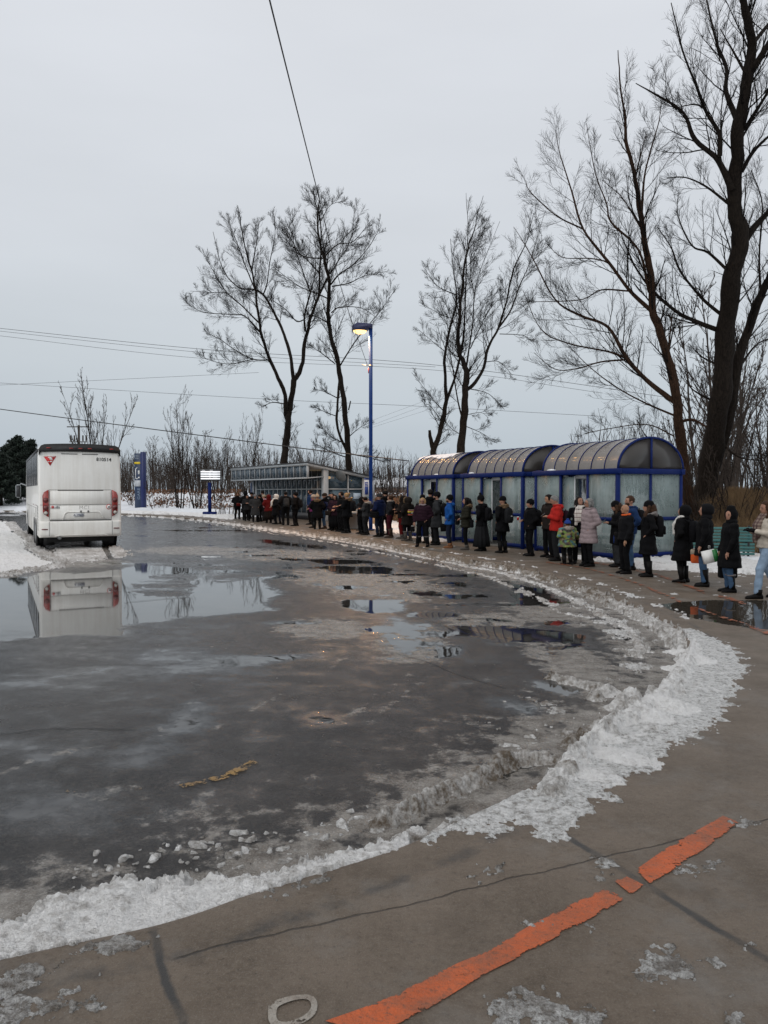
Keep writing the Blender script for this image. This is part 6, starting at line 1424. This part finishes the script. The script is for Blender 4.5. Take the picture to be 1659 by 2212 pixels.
def traced_tree(name, label, limbs, conv, Y0, mat_, sec=1.0, ter=8, twg=6, seclen=.33, base_y=None, group=None, grp=None, tw_up=.10, spread=.5, mn=.006):
    """limbs: (points, w0, w1, is_trunk) outlines in crop units; every limb gets its own depth"""
    done = []; obj_pts = []
    for li, (pts, w0, w1, trunk) in enumerate(limbs):
        D = np.array([conv(*p) for p in pts]); sp_ = spline(D, 5); n = len(sp_)
        if done:
            best = min(((np.hypot(*(q[:, :2] - sp_[0]).T).min(), q[np.hypot(*(q[:, :2] - sp_[0]).T).argmin(), 2]) for q in done), key=lambda a: a[0]); y0 = best[1]
        else: y0 = Y0
        Lm = np.linalg.norm(sp_[-1] - sp_[0]) / F * Y0
        slope = 0 if trunk == 2 else TR.choice([-1, 1]) * TR.uniform(.15, spread)
        ds = np.concatenate([[0], np.cumsum(np.hypot(*np.diff(sp_, axis=0).T))]) / F * Y0
        Yd = y0 + slope * ds + .15 * np.sin(ds * 1.1 + li)
        jit = fbm(ds, ds * 0 + li * 3.3, .9, 3, li) * (w0 * .10)
        done.append(np.c_[sp_, Yd]); W3 = np.stack([at(a, b, c) for a, b, c in zip(sp_[:, 0] + jit, sp_[:, 1], Yd)])
        wr = np.linspace(w0, w1, n) * (1 + .06 * np.sin(ds * 3)); k_ = abs(conv(1, 0)[0] - conv(0, 0)[0])
        obj_pts.append((W3, wr * k_ / F * Y0 / 2, trunk))
    base = obj_pts[0][0][0].copy(); b0 = land(np.array([[base[0]]]), np.array([[base[1]]]))[0, 0]
    root = thing(name, label, 'tree', (base[0], base[1], b0 - .1), 0, grp); off = np.array((base[0], base[1], b0 - .1))
    W3, wr, tk_ = obj_pts[0]
    if base[2] > b0: 
        ext = np.array([[base[0], base[1], b0 - .2]]); W3 = np.vstack([ext, W3]); wr = np.concatenate([[wr[0] * 1.35], wr]); obj_pts[0] = (W3, wr, tk_)
    lv = []; secs = []
    for W3, wr, trunk in obj_pts:
        lv.append(((W3 - off)[None], np.maximum(wr, mn * 1.4)[None]))
        L = np.linalg.norm(np.diff(W3, axis=0), axis=1).sum(); P = W3[None]; Rr = wr[None]
        if trunk == 2: m = int(L * .5 * sec); lo = .12
        elif trunk: m = int(L * 1.3 * sec); lo = .3
        else: m = int(L * 2.1 * sec) + 2; lo = .12
        if m < 1: continue
        S, Dd, fac, r_ = spawn(P, Rr, m, lo, .93, .68, 1, .15); Ln = fac / L * 1.25 * (seclen * np.minimum(L, 8) * .5 + .55)
        secs.append((S, Dd, Ln, np.clip(r_ * .32, mn * 1.3, .030)))
    tree_mesh('trunk', lv, root, mat_, [14 if i == 0 else 9 for i in range(len(lv))])
    S, Dd, Ln, r_ = [np.concatenate([s[i] for s in secs]) for i in range(4)]
    P2 = grow(S, Dd, Ln, 6, .065, .05); R2 = taper(r_, 7, .35, mn)
    S, Dd, Ln, r_ = spawn(P2, R2, ter, .12, 1.0, .62, .46, .06); P3 = grow(S, Dd, Ln, 4, .07, tw_up * .6); R3 = taper(np.maximum(r_ * .6, mn), 5, .5, mn * .7)
    S, Dd, Ln, r_ = spawn(P3, R3, twg, .15, 1.0, .58, .5, .06); P4 = grow(S, Dd, np.minimum(Ln, .9) + .12, 2, .08, .08); R4 = taper(np.full(len(S), mn * .7), 3, .7, mn * .45)
    tree_mesh('crown', [(P2 - off, R2), (P3 - off, R3), (P4 - off, R4)], root, twig_m, [5, 4, 3])
    return root
cv5 = lambda x, y: (384 + x * .3307, 384 + y * .3307)
cv6 = lambda x, y: (877.8 + x * .2853, 384 + y * .2853)
cv7 = lambda x, y: (1097.2 + x * .4958, y * .4958)
A = [([(692, 1905), (705, 1750), (725, 1600), (728, 1530)], 48, 36, 2), ([(728, 1535), (750, 1400), (768, 1315)], 38, 36, 2), ([(712, 1560), (705, 1450), (690, 1380), (640, 1270), (600, 1180), (560, 1060), (540, 960), (515, 760), (490, 620), (450, 480), (425, 350), (405, 200)], 30, 3, 1),
     ([(757, 1315), (735, 1150), (690, 1010), (640, 900), (570, 780), (500, 740), (400, 725), (300, 600), (240, 370)], 24, 3, 1), ([(772, 1315), (810, 1240), (840, 1050), (880, 900), (930, 770), (975, 680), (1000, 600)], 30, 8, 1),
     ([(835, 1010), (832, 910), (870, 760), (900, 640), (905, 500)], 14, 3, 0), ([(930, 770), (930, 620), (940, 480), (935, 290), (905, 190), (890, 110)], 14, 3, 0), ([(565, 772), (590, 700), (605, 580), (640, 400), (640, 270)], 10, 2, 0),
     ([(545, 965), (430, 850), (330, 760), (250, 640), (170, 480)], 10, 2, 0), ([(540, 1010), (440, 910), (340, 900), (170, 885), (60, 820)], 9, 2, 0), ([(602, 1195), (500, 1190), (380, 1130), (280, 1060), (190, 1020)], 9, 2, 0), ([(500, 1190), (320, 1220), (130, 1170)], 6, 2, 0),
     ([(828, 935), (780, 945), (720, 880), (640, 820), (570, 800)], 8, 2, 0), ([(510, 740), (440, 560), (380, 400), (330, 280)], 9, 2, 0), ([(490, 620), (520, 450), (540, 300)], 8, 2, 0), ([(870, 760), (820, 620), (760, 420), (755, 220)], 9, 2, 0), ([(930, 640), (860, 560), (780, 480), (690, 290)], 8, 2, 0), ([(700, 1480), (620, 1470), (550, 1500)], 8, 3, 0), ([(330, 760), (240, 760), (90, 750)], 4, 2, 0)]
traced_tree('bare_tree', 'large forked bare tree behind the left part of the station building', A, cv5, 62, bark_d, 1.35, 9, 6, mn=.0072)
B = [([(1118, 1905), (1112, 1780), (1100, 1600), (1070, 1350), (1040, 1180), (1000, 1030), (985, 900), (990, 700), (960, 540), (940, 480), (915, 300), (930, 180), (915, 90)], 40, 4, 1), ([(1105, 1790), (1045, 1640), (1045, 1480), (1060, 1300)], 18, 14, 2), ([(1060, 1235), (1150, 1090), (1220, 1000), (1330, 870), (1420, 740)], 9, 2, 0),
     ([(1005, 890), (1060, 855), (1200, 860), (1310, 930)], 8, 2, 0), ([(1000, 710), (1060, 640), (1160, 570), (1260, 450), (1330, 330)], 10, 2, 0), ([(1010, 720), (1120, 700), (1230, 650), (1390, 620)], 8, 2, 0), ([(960, 530), (1050, 450), (1150, 430), (1270, 290)], 9, 2, 0), ([(1000, 640), (1060, 540), (1130, 420), (1165, 150)], 8, 2, 0),
     ([(950, 540), (860, 535), (790, 510), (740, 430), (680, 280)], 8, 2, 0), ([(985, 800), (920, 770), (800, 720), (700, 650), (640, 600)], 8, 2, 0), ([(1100, 1740), (1000, 1690), (920, 1600)], 8, 2, 0), ([(1112, 1800), (1250, 1830), (1360, 1860)], 9, 2, 0), ([(1112, 1830), (1000, 1790), (900, 1740)], 8, 2, 0), ([(1030, 1220), (940, 1150), (850, 1090)], 7, 2, 0), ([(1040, 1440), (960, 1400), (880, 1380)], 7, 2, 0), ([(1117, 1520), (1130, 1460)], 9, 7, 2),
     ([(990, 960), (920, 920), (840, 900)], 8, 2, 0), ([(940, 300), (1000, 200), (1100, 170)], 5, 2, 0), ([(1110, 1700), (1180, 1640), (1250, 1600)], 6, 2, 0), ([(1040, 1560), (960, 1530), (900, 1500)], 6, 2, 0)]
traced_tree('bare_tree', 'tall leaning bare tree directly left of the street lamp', B, cv5, 57, bark_d, 1.35, 9, 6, mn=.007)
C1 = [([(200, 2110), (205, 2060), (235, 1990), (270, 1850), (300, 1700)], 46, 32, 2), ([(300, 1700), (290, 1500), (290, 1350), (320, 1180), (370, 980), (375, 880), (350, 700), (330, 480)], 26, 3, 1), ([(302, 1700), (350, 1560), (400, 1380), (430, 1200), (440, 1000), (450, 600), (460, 400), (445, 140)], 22, 2, 1), ([(200, 2050), (180, 1970), (172, 1912)], 34, 20, 2),
      ([(320, 1070), (230, 1030), (90, 950)], 6, 2, 0), ([(300, 1330), (200, 1250), (70, 1140)], 6, 2, 0), ([(272, 1760), (200, 1680), (40, 1480)], 8, 2, 0), ([(375, 900), (230, 830), (120, 680)], 8, 2, 0), ([(270, 1850), (180, 1730), (130, 1720)], 6, 2, 0)]
C2 = [([(410, 2110), (412, 2060), (430, 1850), (445, 1650), (450, 1500), (430, 1400), (400, 1330), (390, 1150), (410, 950), (440, 650), (500, 420), (575, 160)], 66, 2, 1), ([(452, 1612), (520, 1550), (580, 1440), (620, 1280), (690, 1150), (750, 950), (800, 720), (900, 500), (950, 290)], 28, 3, 1), ([(690, 1150), (780, 1020), (850, 830), (930, 640), (1040, 270)], 14, 2, 0), ([(450, 1450), (470, 1300), (500, 1100), (510, 900), (560, 700), (700, 350)], 14, 2, 1),
      ([(480, 1300), (600, 1050), (760, 840)], 8, 2, 0), ([(420, 1820), (390, 1700), (340, 1400), (300, 1200)], 14, 4, 1), ([(700, 1190), (870, 1200), (960, 1250)], 6, 2, 0), ([(590, 1400), (700, 1400), (800, 1500)], 6, 2, 0), ([(470, 1600), (620, 1640), (740, 1760)], 7, 2, 0), ([(440, 1880), (560, 1930), (640, 1980)], 6, 2, 0), ([(440, 1800), (560, 1780), (620, 1820)], 5, 2, 0), ([(420, 1950), (340, 1900), (260, 1800)], 6, 2, 0), ([(385, 1110), (330, 1060), (240, 760)], 7, 2, 0), ([(510, 900), (480, 650), (590, 300)], 7, 2, 0)]
traced_tree('bare_tree', 'slim bare tree with a broken stump at its foot, behind the farthest shelter', C1, cv6, 50, bark_d, 1.3, 8, 6, mn=.006)
traced_tree('bare_tree', 'bare tree with thick trunk and long right leaning limb behind the farthest shelter', C2, cv6, 47, bark_d, 1.3, 8, 6, mn=.007)
Dt = [([(805, 2230), (790, 2180), (770, 2050), (740, 1850), (735, 1750), (700, 1600), (650, 1430), (625, 1360), (610, 1200), (580, 1030), (562, 930), (545, 800), (505, 650), (495, 550), (480, 430), (462, 250)], 50, 3, 1), ([(627, 1370), (520, 1270), (430, 1150), (320, 1010), (270, 850), (220, 700), (200, 600)], 17, 2, 0), ([(320, 1010), (200, 950), (90, 850), (70, 800)], 7, 2, 0),
      ([(725, 1755), (600, 1660), (510, 1560), (430, 1430), (310, 1380), (200, 1310), (100, 1130), (20, 1000)], 22, 2, 0), ([(510, 1570), (400, 1580), (290, 1610), (200, 1610), (110, 1540)], 8, 2, 0), ([(500, 1560), (430, 1535), (260, 1500), (140, 1440), (60, 1270)], 10, 2, 0), ([(730, 1815), (600, 1760), (470, 1690), (350, 1600), (250, 1500)], 9, 2, 0), ([(570, 960), (580, 800), (600, 700), (640, 560), (650, 480)], 10, 2, 0), ([(548, 760), (590, 600)], 6, 2, 0),
      ([(605, 1280), (560, 1100), (440, 980), (420, 900), (370, 770), (330, 560)], 11, 2, 0), ([(565, 1000), (490, 880), (400, 800)], 6, 2, 0), ([(430, 1150), (350, 1135), (230, 1130), (160, 1070)], 6, 2, 0), ([(520, 1275), (400, 1270), (320, 1310), (180, 1320), (50, 1320)], 7, 2, 0), ([(690, 1560), (700, 1450), (710, 1370)], 8, 4, 0), ([(740, 1840), (800, 1830), (860, 1860)], 14, 8, 1), ([(720, 1900), (600, 1850), (430, 1870), (330, 1890)], 6, 2, 0), ([(700, 1960), (600, 1900), (560, 1830)], 5, 2, 0)]
traced_tree('bare_tree', 'brown barked bare tree with long left reaching limbs behind the nearest shelter', Dt, cv7, 27, bark_b, 1.25, 8, 6, mn=.004, seclen=.30)
E = [([(840, 2250), (850, 2190), (880, 2000), (905, 1850), (930, 1650), (940, 1450), (960, 1250), (990, 1100), (997, 1010), (970, 900), (975, 700), (990, 550), (1020, 370), (1035, 250), (1020, 130), (1000, 50), (950, -60), (930, -200)], 96, 12, 1), ([(880, 2090), (960, 1800), (990, 1600), (1040, 1430), (1100, 1270), (1160, 1150), (1230, 900), (1260, 600)], 54, 13, 1), ([(1000, 1085), (1060, 1000), (1133, 920), (1220, 850), (1320, 700)], 30, 8, 1), ([(1030, 350), (1080, 270), (1133, 170), (1180, 60)], 26, 8, 0),
     ([(957, 840), (900, 720), (800, 630), (750, 520), (650, 450), (540, 390)], 24, 3, 0), ([(905, 700), (900, 600), (850, 520), (800, 400), (740, 250), (690, 50)], 18, 3, 0), ([(985, 560), (930, 430), (930, 330), (890, 230), (850, 80), (820, -60)], 20, 3, 0), ([(912, 1445), (820, 1410), (720, 1360), (620, 1270), (540, 1160), (470, 1000)], 20, 3, 0), ([(917, 1375), (830, 1300), (740, 1190), (700, 1090), (640, 1000)], 14, 3, 0), ([(948, 1190), (860, 1110), (790, 1080), (730, 960), (725, 880)], 12, 2, 0),
     ([(950, 905), (850, 830), (760, 790), (680, 790)], 10, 2, 0), ([(1010, 345), (960, 260), (900, 160)], 10, 3, 0), ([(1040, 225), (1133, 100), (1180, -40)], 14, 5, 0), ([(1000, 765), (1050, 680), (1133, 600), (1200, 560)], 16, 5, 0), ([(1012, 580), (1100, 440), (1160, 330)], 14, 5, 0), ([(990, 640), (1060, 500), (1050, 380)], 8, 3, 0), ([(860, 520), (800, 480), (690, 500)], 7, 2, 0), ([(930, 1600), (840, 1560), (780, 1500)], 10, 2, 0), ([(1000, 1600), (1080, 1500), (1180, 1470)], 10, 3, 0), ([(900, 1900), (1000, 1990), (1133, 2010)], 10, 3, 0), ([(890, 1750), (800, 1700), (760, 1640)], 9, 2, 0), ([(1090, 1290), (1080, 1120), (1090, 900), (1040, 760)], 10, 3, 0)]
traced_tree('bare_tree', 'huge dark bare tree rising out of the top right of the picture', E, cv7, 30, bark_d, 1.2, 8, 6, mn=.0044, seclen=.34)

# smaller free grown trees: a few kinds, copied
def wild_tree(h, stems, lean, m1, m2, m3, mn, seed, rad=.012, low=.25):
    global TR; TR = np.random.default_rng(seed)
    a = TR.uniform(0, 6.28, stems); d = np.stack([np.cos(a) * lean, np.sin(a) * lean, np.ones(stems)], 1); L = h * TR.uniform(.75, 1.0, stems)
    P1 = grow(np.stack([np.cos(a) * .08 * stems, np.sin(a) * .08 * stems, np.full(stems, -.3)], 1) * (np.array((1, 1, 1))), d, L, 10, .055, .04); R1 = taper(L * rad, 11, .12, mn)
    S, D_, Ln, r_ = spawn(P1, R1, m1, low, 1.0, .62, .36, .2); P2 = grow(S, D_, Ln, 6, .10, .08); R2 = taper(np.clip(r_ * .5, mn, .05), 7, .4, mn)
    S, D_, Ln, r_ = spawn(P2, R2, m2, .2, 1.0, .6, .45, .1); P3 = grow(S, D_, Ln, 4, .13, .10); R3 = taper(np.clip(r_ * .6, mn, .03), 5, .6, mn * .9)
    lv = [(P2, R2), (P3, R3)]
    if m3: S, D_, Ln, r_ = spawn(P3, R3, m3, .3, 1.0, .6, .5, .1); P4 = grow(S, D_, Ln, 2, .15, .12); lv.append((P4, taper(np.full(len(S), mn * .8), 3, .8, mn * .6)))
    def mk(lv_, ks_, nm):
        Vs, Fs, n0 = [], [], 0
        for (P, Rr), k in zip(lv_, ks_): V, Fq = tubes(P, Rr, k); Vs.append(V); Fs.append(Fq + n0); n0 += len(V)
        return smooth(nmesh(nm, np.concatenate(Vs), np.concatenate(Fs)))
    return mk([(P1, R1)], [6], 'trunk'), mk(lv, [4, 3, 3], 'crown')
def kinds(n, mat_, *a, **k):
    out = []
    for i in range(n):
        t1, c1 = wild_tree(*a, seed=k['seed'] + i, **{q: v for q, v in k.items() if q != 'seed'}); t1.materials.append(mat_); c1.materials.append(mat_ if k.get('x') else twig_g); out.append((t1, c1))
    return out
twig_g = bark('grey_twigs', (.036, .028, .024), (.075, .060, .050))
def plant(kind, name, label, cat, xd, Y, sc, rz, grp=None, X=None, sink=.1):
    x = at(xd, 0, Y)[0] if X is None else X; z = float(land(np.array([[x]]), np.array([[float(Y)]]))[0, 0]); r = thing(name, label, cat, (x, Y, z - sink), rz, grp)
    sc = sc if isinstance(sc, tuple) else (sc, sc, sc)
    for nm, me in zip(('trunk', 'crown'), kind): o = obj(nm, me, None, r); o.scale = sc
    return r
ORD = ['first','second','third','fourth','fifth','sixth','seventh','eighth']
wood = kinds(6, bark_g, 10.5, 2, .10, 13, 5, 3, .016, seed=100)
grove = kinds(4, bark_d, 9, 5, .26, 11, 6, 4, .012, seed=200)
bush = kinds(3, bark_d, 3.6, 9, .45, 7, 5, 2, .008, seed=300, low=.1, rad=.008)
wr_ = np.random.default_rng(77)
for i in range(78):
    xd = wr_.uniform(262, 800) if i < 62 else wr_.uniform(-60, 140); Y = wr_.uniform(92, 135)
    s = wr_.uniform(.62, 1.0) * np.interp(xd, [-60, 140, 262, 330, 600, 800], [.55, .55, .75, .82, .72, .35])
    plant(wood[i % 6], 'bare_tree', 'one of the thin grey bare trees massed in the distant woods behind the loop', 'tree', xd, Y, (s * 1.15, s * 1.15, s), wr_.uniform(0, 6.28), 'thin bare trees of the distant woods')
for i in range(22):
    xd = wr_.uniform(1500, 1860); Y = wr_.uniform(40, 75); s = wr_.uniform(.9, 1.35)
    plant(wood[i % 6], 'bare_tree', 'one of the thin bare trees crowded beyond the huge trunk at the right', 'tree', xd, Y, s, wr_.uniform(0, 6.28), 'thin bare trees at the right')
plant(grove[0], 'bare_tree', 'spreading bare tree standing behind the coach', 'tree', 213, 72, (1.0, 1.0, 1.45), .4)
plant(grove[1], 'bare_tree', 'dark many stemmed tree right of the totem sign', 'tree', 388, 68, (.72, .72, 1.12), 1.0)
plant(grove[2], 'bare_tree', 'dark thin stemmed tree just left of the departure screen', 'tree', 425, 69, (.6, .6, .72), 2.0)
plant(grove[3], 'bare_tree', 'round brown crowned tree showing behind the station roof between the two big trees', 'tree', 668, 80, (.95, .95, .88), .7)
plant(grove[0], 'bare_tree', 'small dark tree behind the departure screen', 'tree', 470, 76, (.6, .6, .85), 3.0)
plant(grove[2], 'bare_tree', 'slender tree right of the departure screen', 'tree', 535, 78, (.6, .6, .95), 4.0)
for i, (xd, Y, s) in enumerate(((300, 74, 1.0), (345, 68, .8), (405, 67, .9), (455, 70, .9), (500, 72, 1.0), (835, 60, 1.1), (862, 66, 1.3), (820, 75, 1.2), (880, 62, 1.0))):
    plant(bush[i % 3], 'bare_shrub', (ORD[i] + ' leafless shrub from the left on the snowy bank beyond the loop' if i < 5 else ('second', 'third', 'first', 'fourth')[i - 5] + ' leafless shrub from the left between the station and the shelters'), 'shrub', xd, Y, s, i * 1.3, 'leafless shrubs on the far bank' if i < 5 else 'leafless shrubs left of the shelters')
for i, (xd, Y, s) in enumerate(((1500, 27, .9), (1560, 26, .8), (1615, 27.5, .9), (1665, 28, 1.0), (1720, 30, 1.1), (1480, 32, 1.1), (1545, 35, 1.3), (1640, 38, 1.5))):
    plant(bush[i % 3], 'bare_shrub', ('leafless shrub on the tan grassy bank, ' + ('right behind the green bench', 'above the right end of the bench', 'over the walking person in cream', 'at the right edge of the picture', 'outside the right edge', 'at the foot of the huge trunk', 'high behind the pointed black hood', 'tallest at the right')[i]), 'shrub', xd, Y, s, i * .9, 'leafless shrubs at the right')
# far belt of woods too dense to count
TR = np.random.default_rng(9); n = 1500
for nm, lab, x0, x1, y0, y1, h0, h1, cnt in (('far_woods', 'dense far belt of grey brown bare woods on the left horizon', -900, 1000, 125, 210, 3.8, 8, 3000), ('far_woods', 'dense belt of bare woods beyond the right hand trees', 1250, 2600, 60, 120, 4, 8, 800)):
    Yw = TR.uniform(y0, y1, cnt); xd = TR.uniform(x0, x1, cnt); Xw = (xd - 829.5) / F * Yw; zb = land(Xw[None], Yw[None])[0] - .2; hs_ = TR.uniform(h0, h1, cnt) * (1 + .25 * fbm(Xw, Yw, .03, 2, 5))
    P1 = grow(np.stack([Xw, Yw, zb], 1), np.tile((0, 0, 1.), (cnt, 1)) + TR.normal(0, .08, (cnt, 3)), hs_, 4, .05, .03); R1 = taper(hs_ * .011, 5, .25, .015)
    S, D_, Ln, r_ = spawn(P1, R1, 6, .25, 1.0, .6, .36, .2); P2 = grow(S, D_, Ln, 2, .10, .1); R2 = taper(np.full(len(S), .022), 3, .6, .013)
    V1, F1 = tubes(P1, R1, 3); V2, F2 = tubes(P2, R2, 3)
    tag(obj(nm, nmesh(nm, np.concatenate([V1, V2]), np.concatenate([F1, F2 + len(V1)])), bark_g), lab, 'woods', kind='stuff')

# evergreens at the left
needle = M('dark_needles', (.012, .022, .014), .8, var=.5, scale=2)
def evergreen(label, xd, Y, h, w, seed):
    r0 = np.random.default_rng(seed); x = at(xd, 0, Y)[0]; z = float(land(np.array([[x]]), np.array([[float(Y)]]))[0, 0]); r = thing('pine_tree', label, 'tree', (x, Y, z - .1)); MB().tube([(0, 0, -.2), (0, 0, h * .95)], [.22, .03], 7).build('trunk', bark_d, r)
    n = 9000; t_ = r0.beta(1.1, 1.3, n); br = r0.integers(0, 46, n); ba = br * 2.4; bz = (br / 46.) * .9 + .08
    rad = r0.uniform(.15, 1, n) ** .7; ext = w * (1.02 - bz) ** .75 * (.75 + .5 * ((br * 37) % 11) / 11.)
    C = np.stack([np.cos(ba) * rad * ext, np.sin(ba) * rad * ext, bz * h + .25 * rad * ext * .3], 1) + r0.normal(0, .16, (n, 3)) * (1, 1, .6)
    a = unit(r0.normal(size=(n, 3))); b = unit(np.cross(a, r0.normal(size=(n, 3)))); s = r0.uniform(.07, .17, n)[:, None]
    V = np.stack([C - a * s * 1.4, C + b * s * .45, C + a * s * 1.4, C - b * s * .45], 1).reshape(-1, 3); obj('crown', nmesh('crown', V, np.arange(n * 4).reshape(-1, 4)), needle, r)
for i, (l, xd, Y, h, w) in enumerate((('dark evergreen tree immediately left of the coach roof', 38, 78, 6.8, 2.6), ('dark evergreen at the left edge of the picture', 2, 74, 5.2, 2.4), ('dark evergreen hidden partly by the side of the coach', 66, 80, 6.4, 2.5), ('low dark evergreen outside the left edge', -45, 76, 7, 2.9), ('low dark evergreen filling the gap left of the coach', 20, 84, 6.0, 3.0))): evergreen(l, xd, Y, h, w, 50 + i)

# dead leaves on the snowy bank, tan reeds at the right
def scatter(name, label, cat, mat_, n, x0, x1, y0, y1, size, thr, sc, seed, blade=False, lift=.25, h=(.3, .8), hill=None):
    r0 = np.random.default_rng(seed); Yq = r0.uniform(y0, y1, n); xd = r0.uniform(x0, x1, n); Xq = (xd - 829.5) / F * Yq; k, _ = kerb_sd(Xq, Yq); m = (fbm(Xq, Yq, sc, 3, seed) > thr) & (k > (7.6 if not blade else 5.5))
    if hill: m &= hill(Xq, Yq, k)
    Xq, Yq = Xq[m], Yq[m]; n = len(Xq); zq = land(Xq[None], Yq[None])[0]; C = np.stack([Xq, Yq, zq], 1)
    if blade:
        H_ = r0.uniform(*h, n)[:, None]; ln = r0.normal(0, .22, (n, 3)) * (1, 1, 0); a = np.array((0, 0, 1.)) + ln; w = unit(r0.normal(size=(n, 3)) * (1, 1, 0)) * .008 * size; T = C + a * H_; Mi = C + a * H_ * .55 + ln * .05
        V = np.stack([C - w, C + w, Mi + w * .8, T], 1).reshape(-1, 3)
    else:
        C = C + np.stack([r0.normal(0, .05, n), r0.normal(0, .05, n), r0.uniform(.02, lift, n)], 1); a = unit(r0.normal(size=(n, 3))); b = unit(np.cross(a, r0.normal(size=(n, 3)))); s = r0.uniform(.5, 1.3, n)[:, None] * size
        V = np.stack([C - a * s, C + b * s * .6, C + a * s, C - b * s * .6], 1).reshape(-1, 3)
    tag(obj(name, nmesh(name, V, np.arange(n * 4).reshape(-1, 4)), mat_), label, cat, kind='stuff')
leafm = M('dead_leaf_brown', (.14, .062, .026), .8, var=.45, scale=1.5); reedm = M('tan_reed', (.16, .10, .047), .8, var=.35, scale=.8)
scatter('dead_leaves', 'rusty brown dead foliage on the snowy bank beyond the loop', 'dead foliage', leafm, 15000, -250, 520, 60, 92, .13, .02, .35, 3, lift=.5)
scatter('dead_leaves', 'rusty brown dead brush between the station and the shelters', 'dead foliage', leafm, 9000, 740, 900, 42, 80, .10, -.3, .4, 4, lift=1.3)
scatter('dry_reeds', 'tan dry reeds on the bank behind the green bench', 'dry grass', reedm, 60000, 1440, 1800, 21, 34, 1.5, -.9, .5, 5, True, h=(.25, .75), hill=lambda X_, Y_, k: k > 8.0)
scatter('dry_reeds', 'tan dry reeds beyond the gap left of the farthest shelter', 'dry grass', reedm, 26000, 740, 960, 38, 60, 2.5, -.9, .5, 6, True, h=(.5, 1.3), hill=lambda X_, Y_, k: k > 8.5)
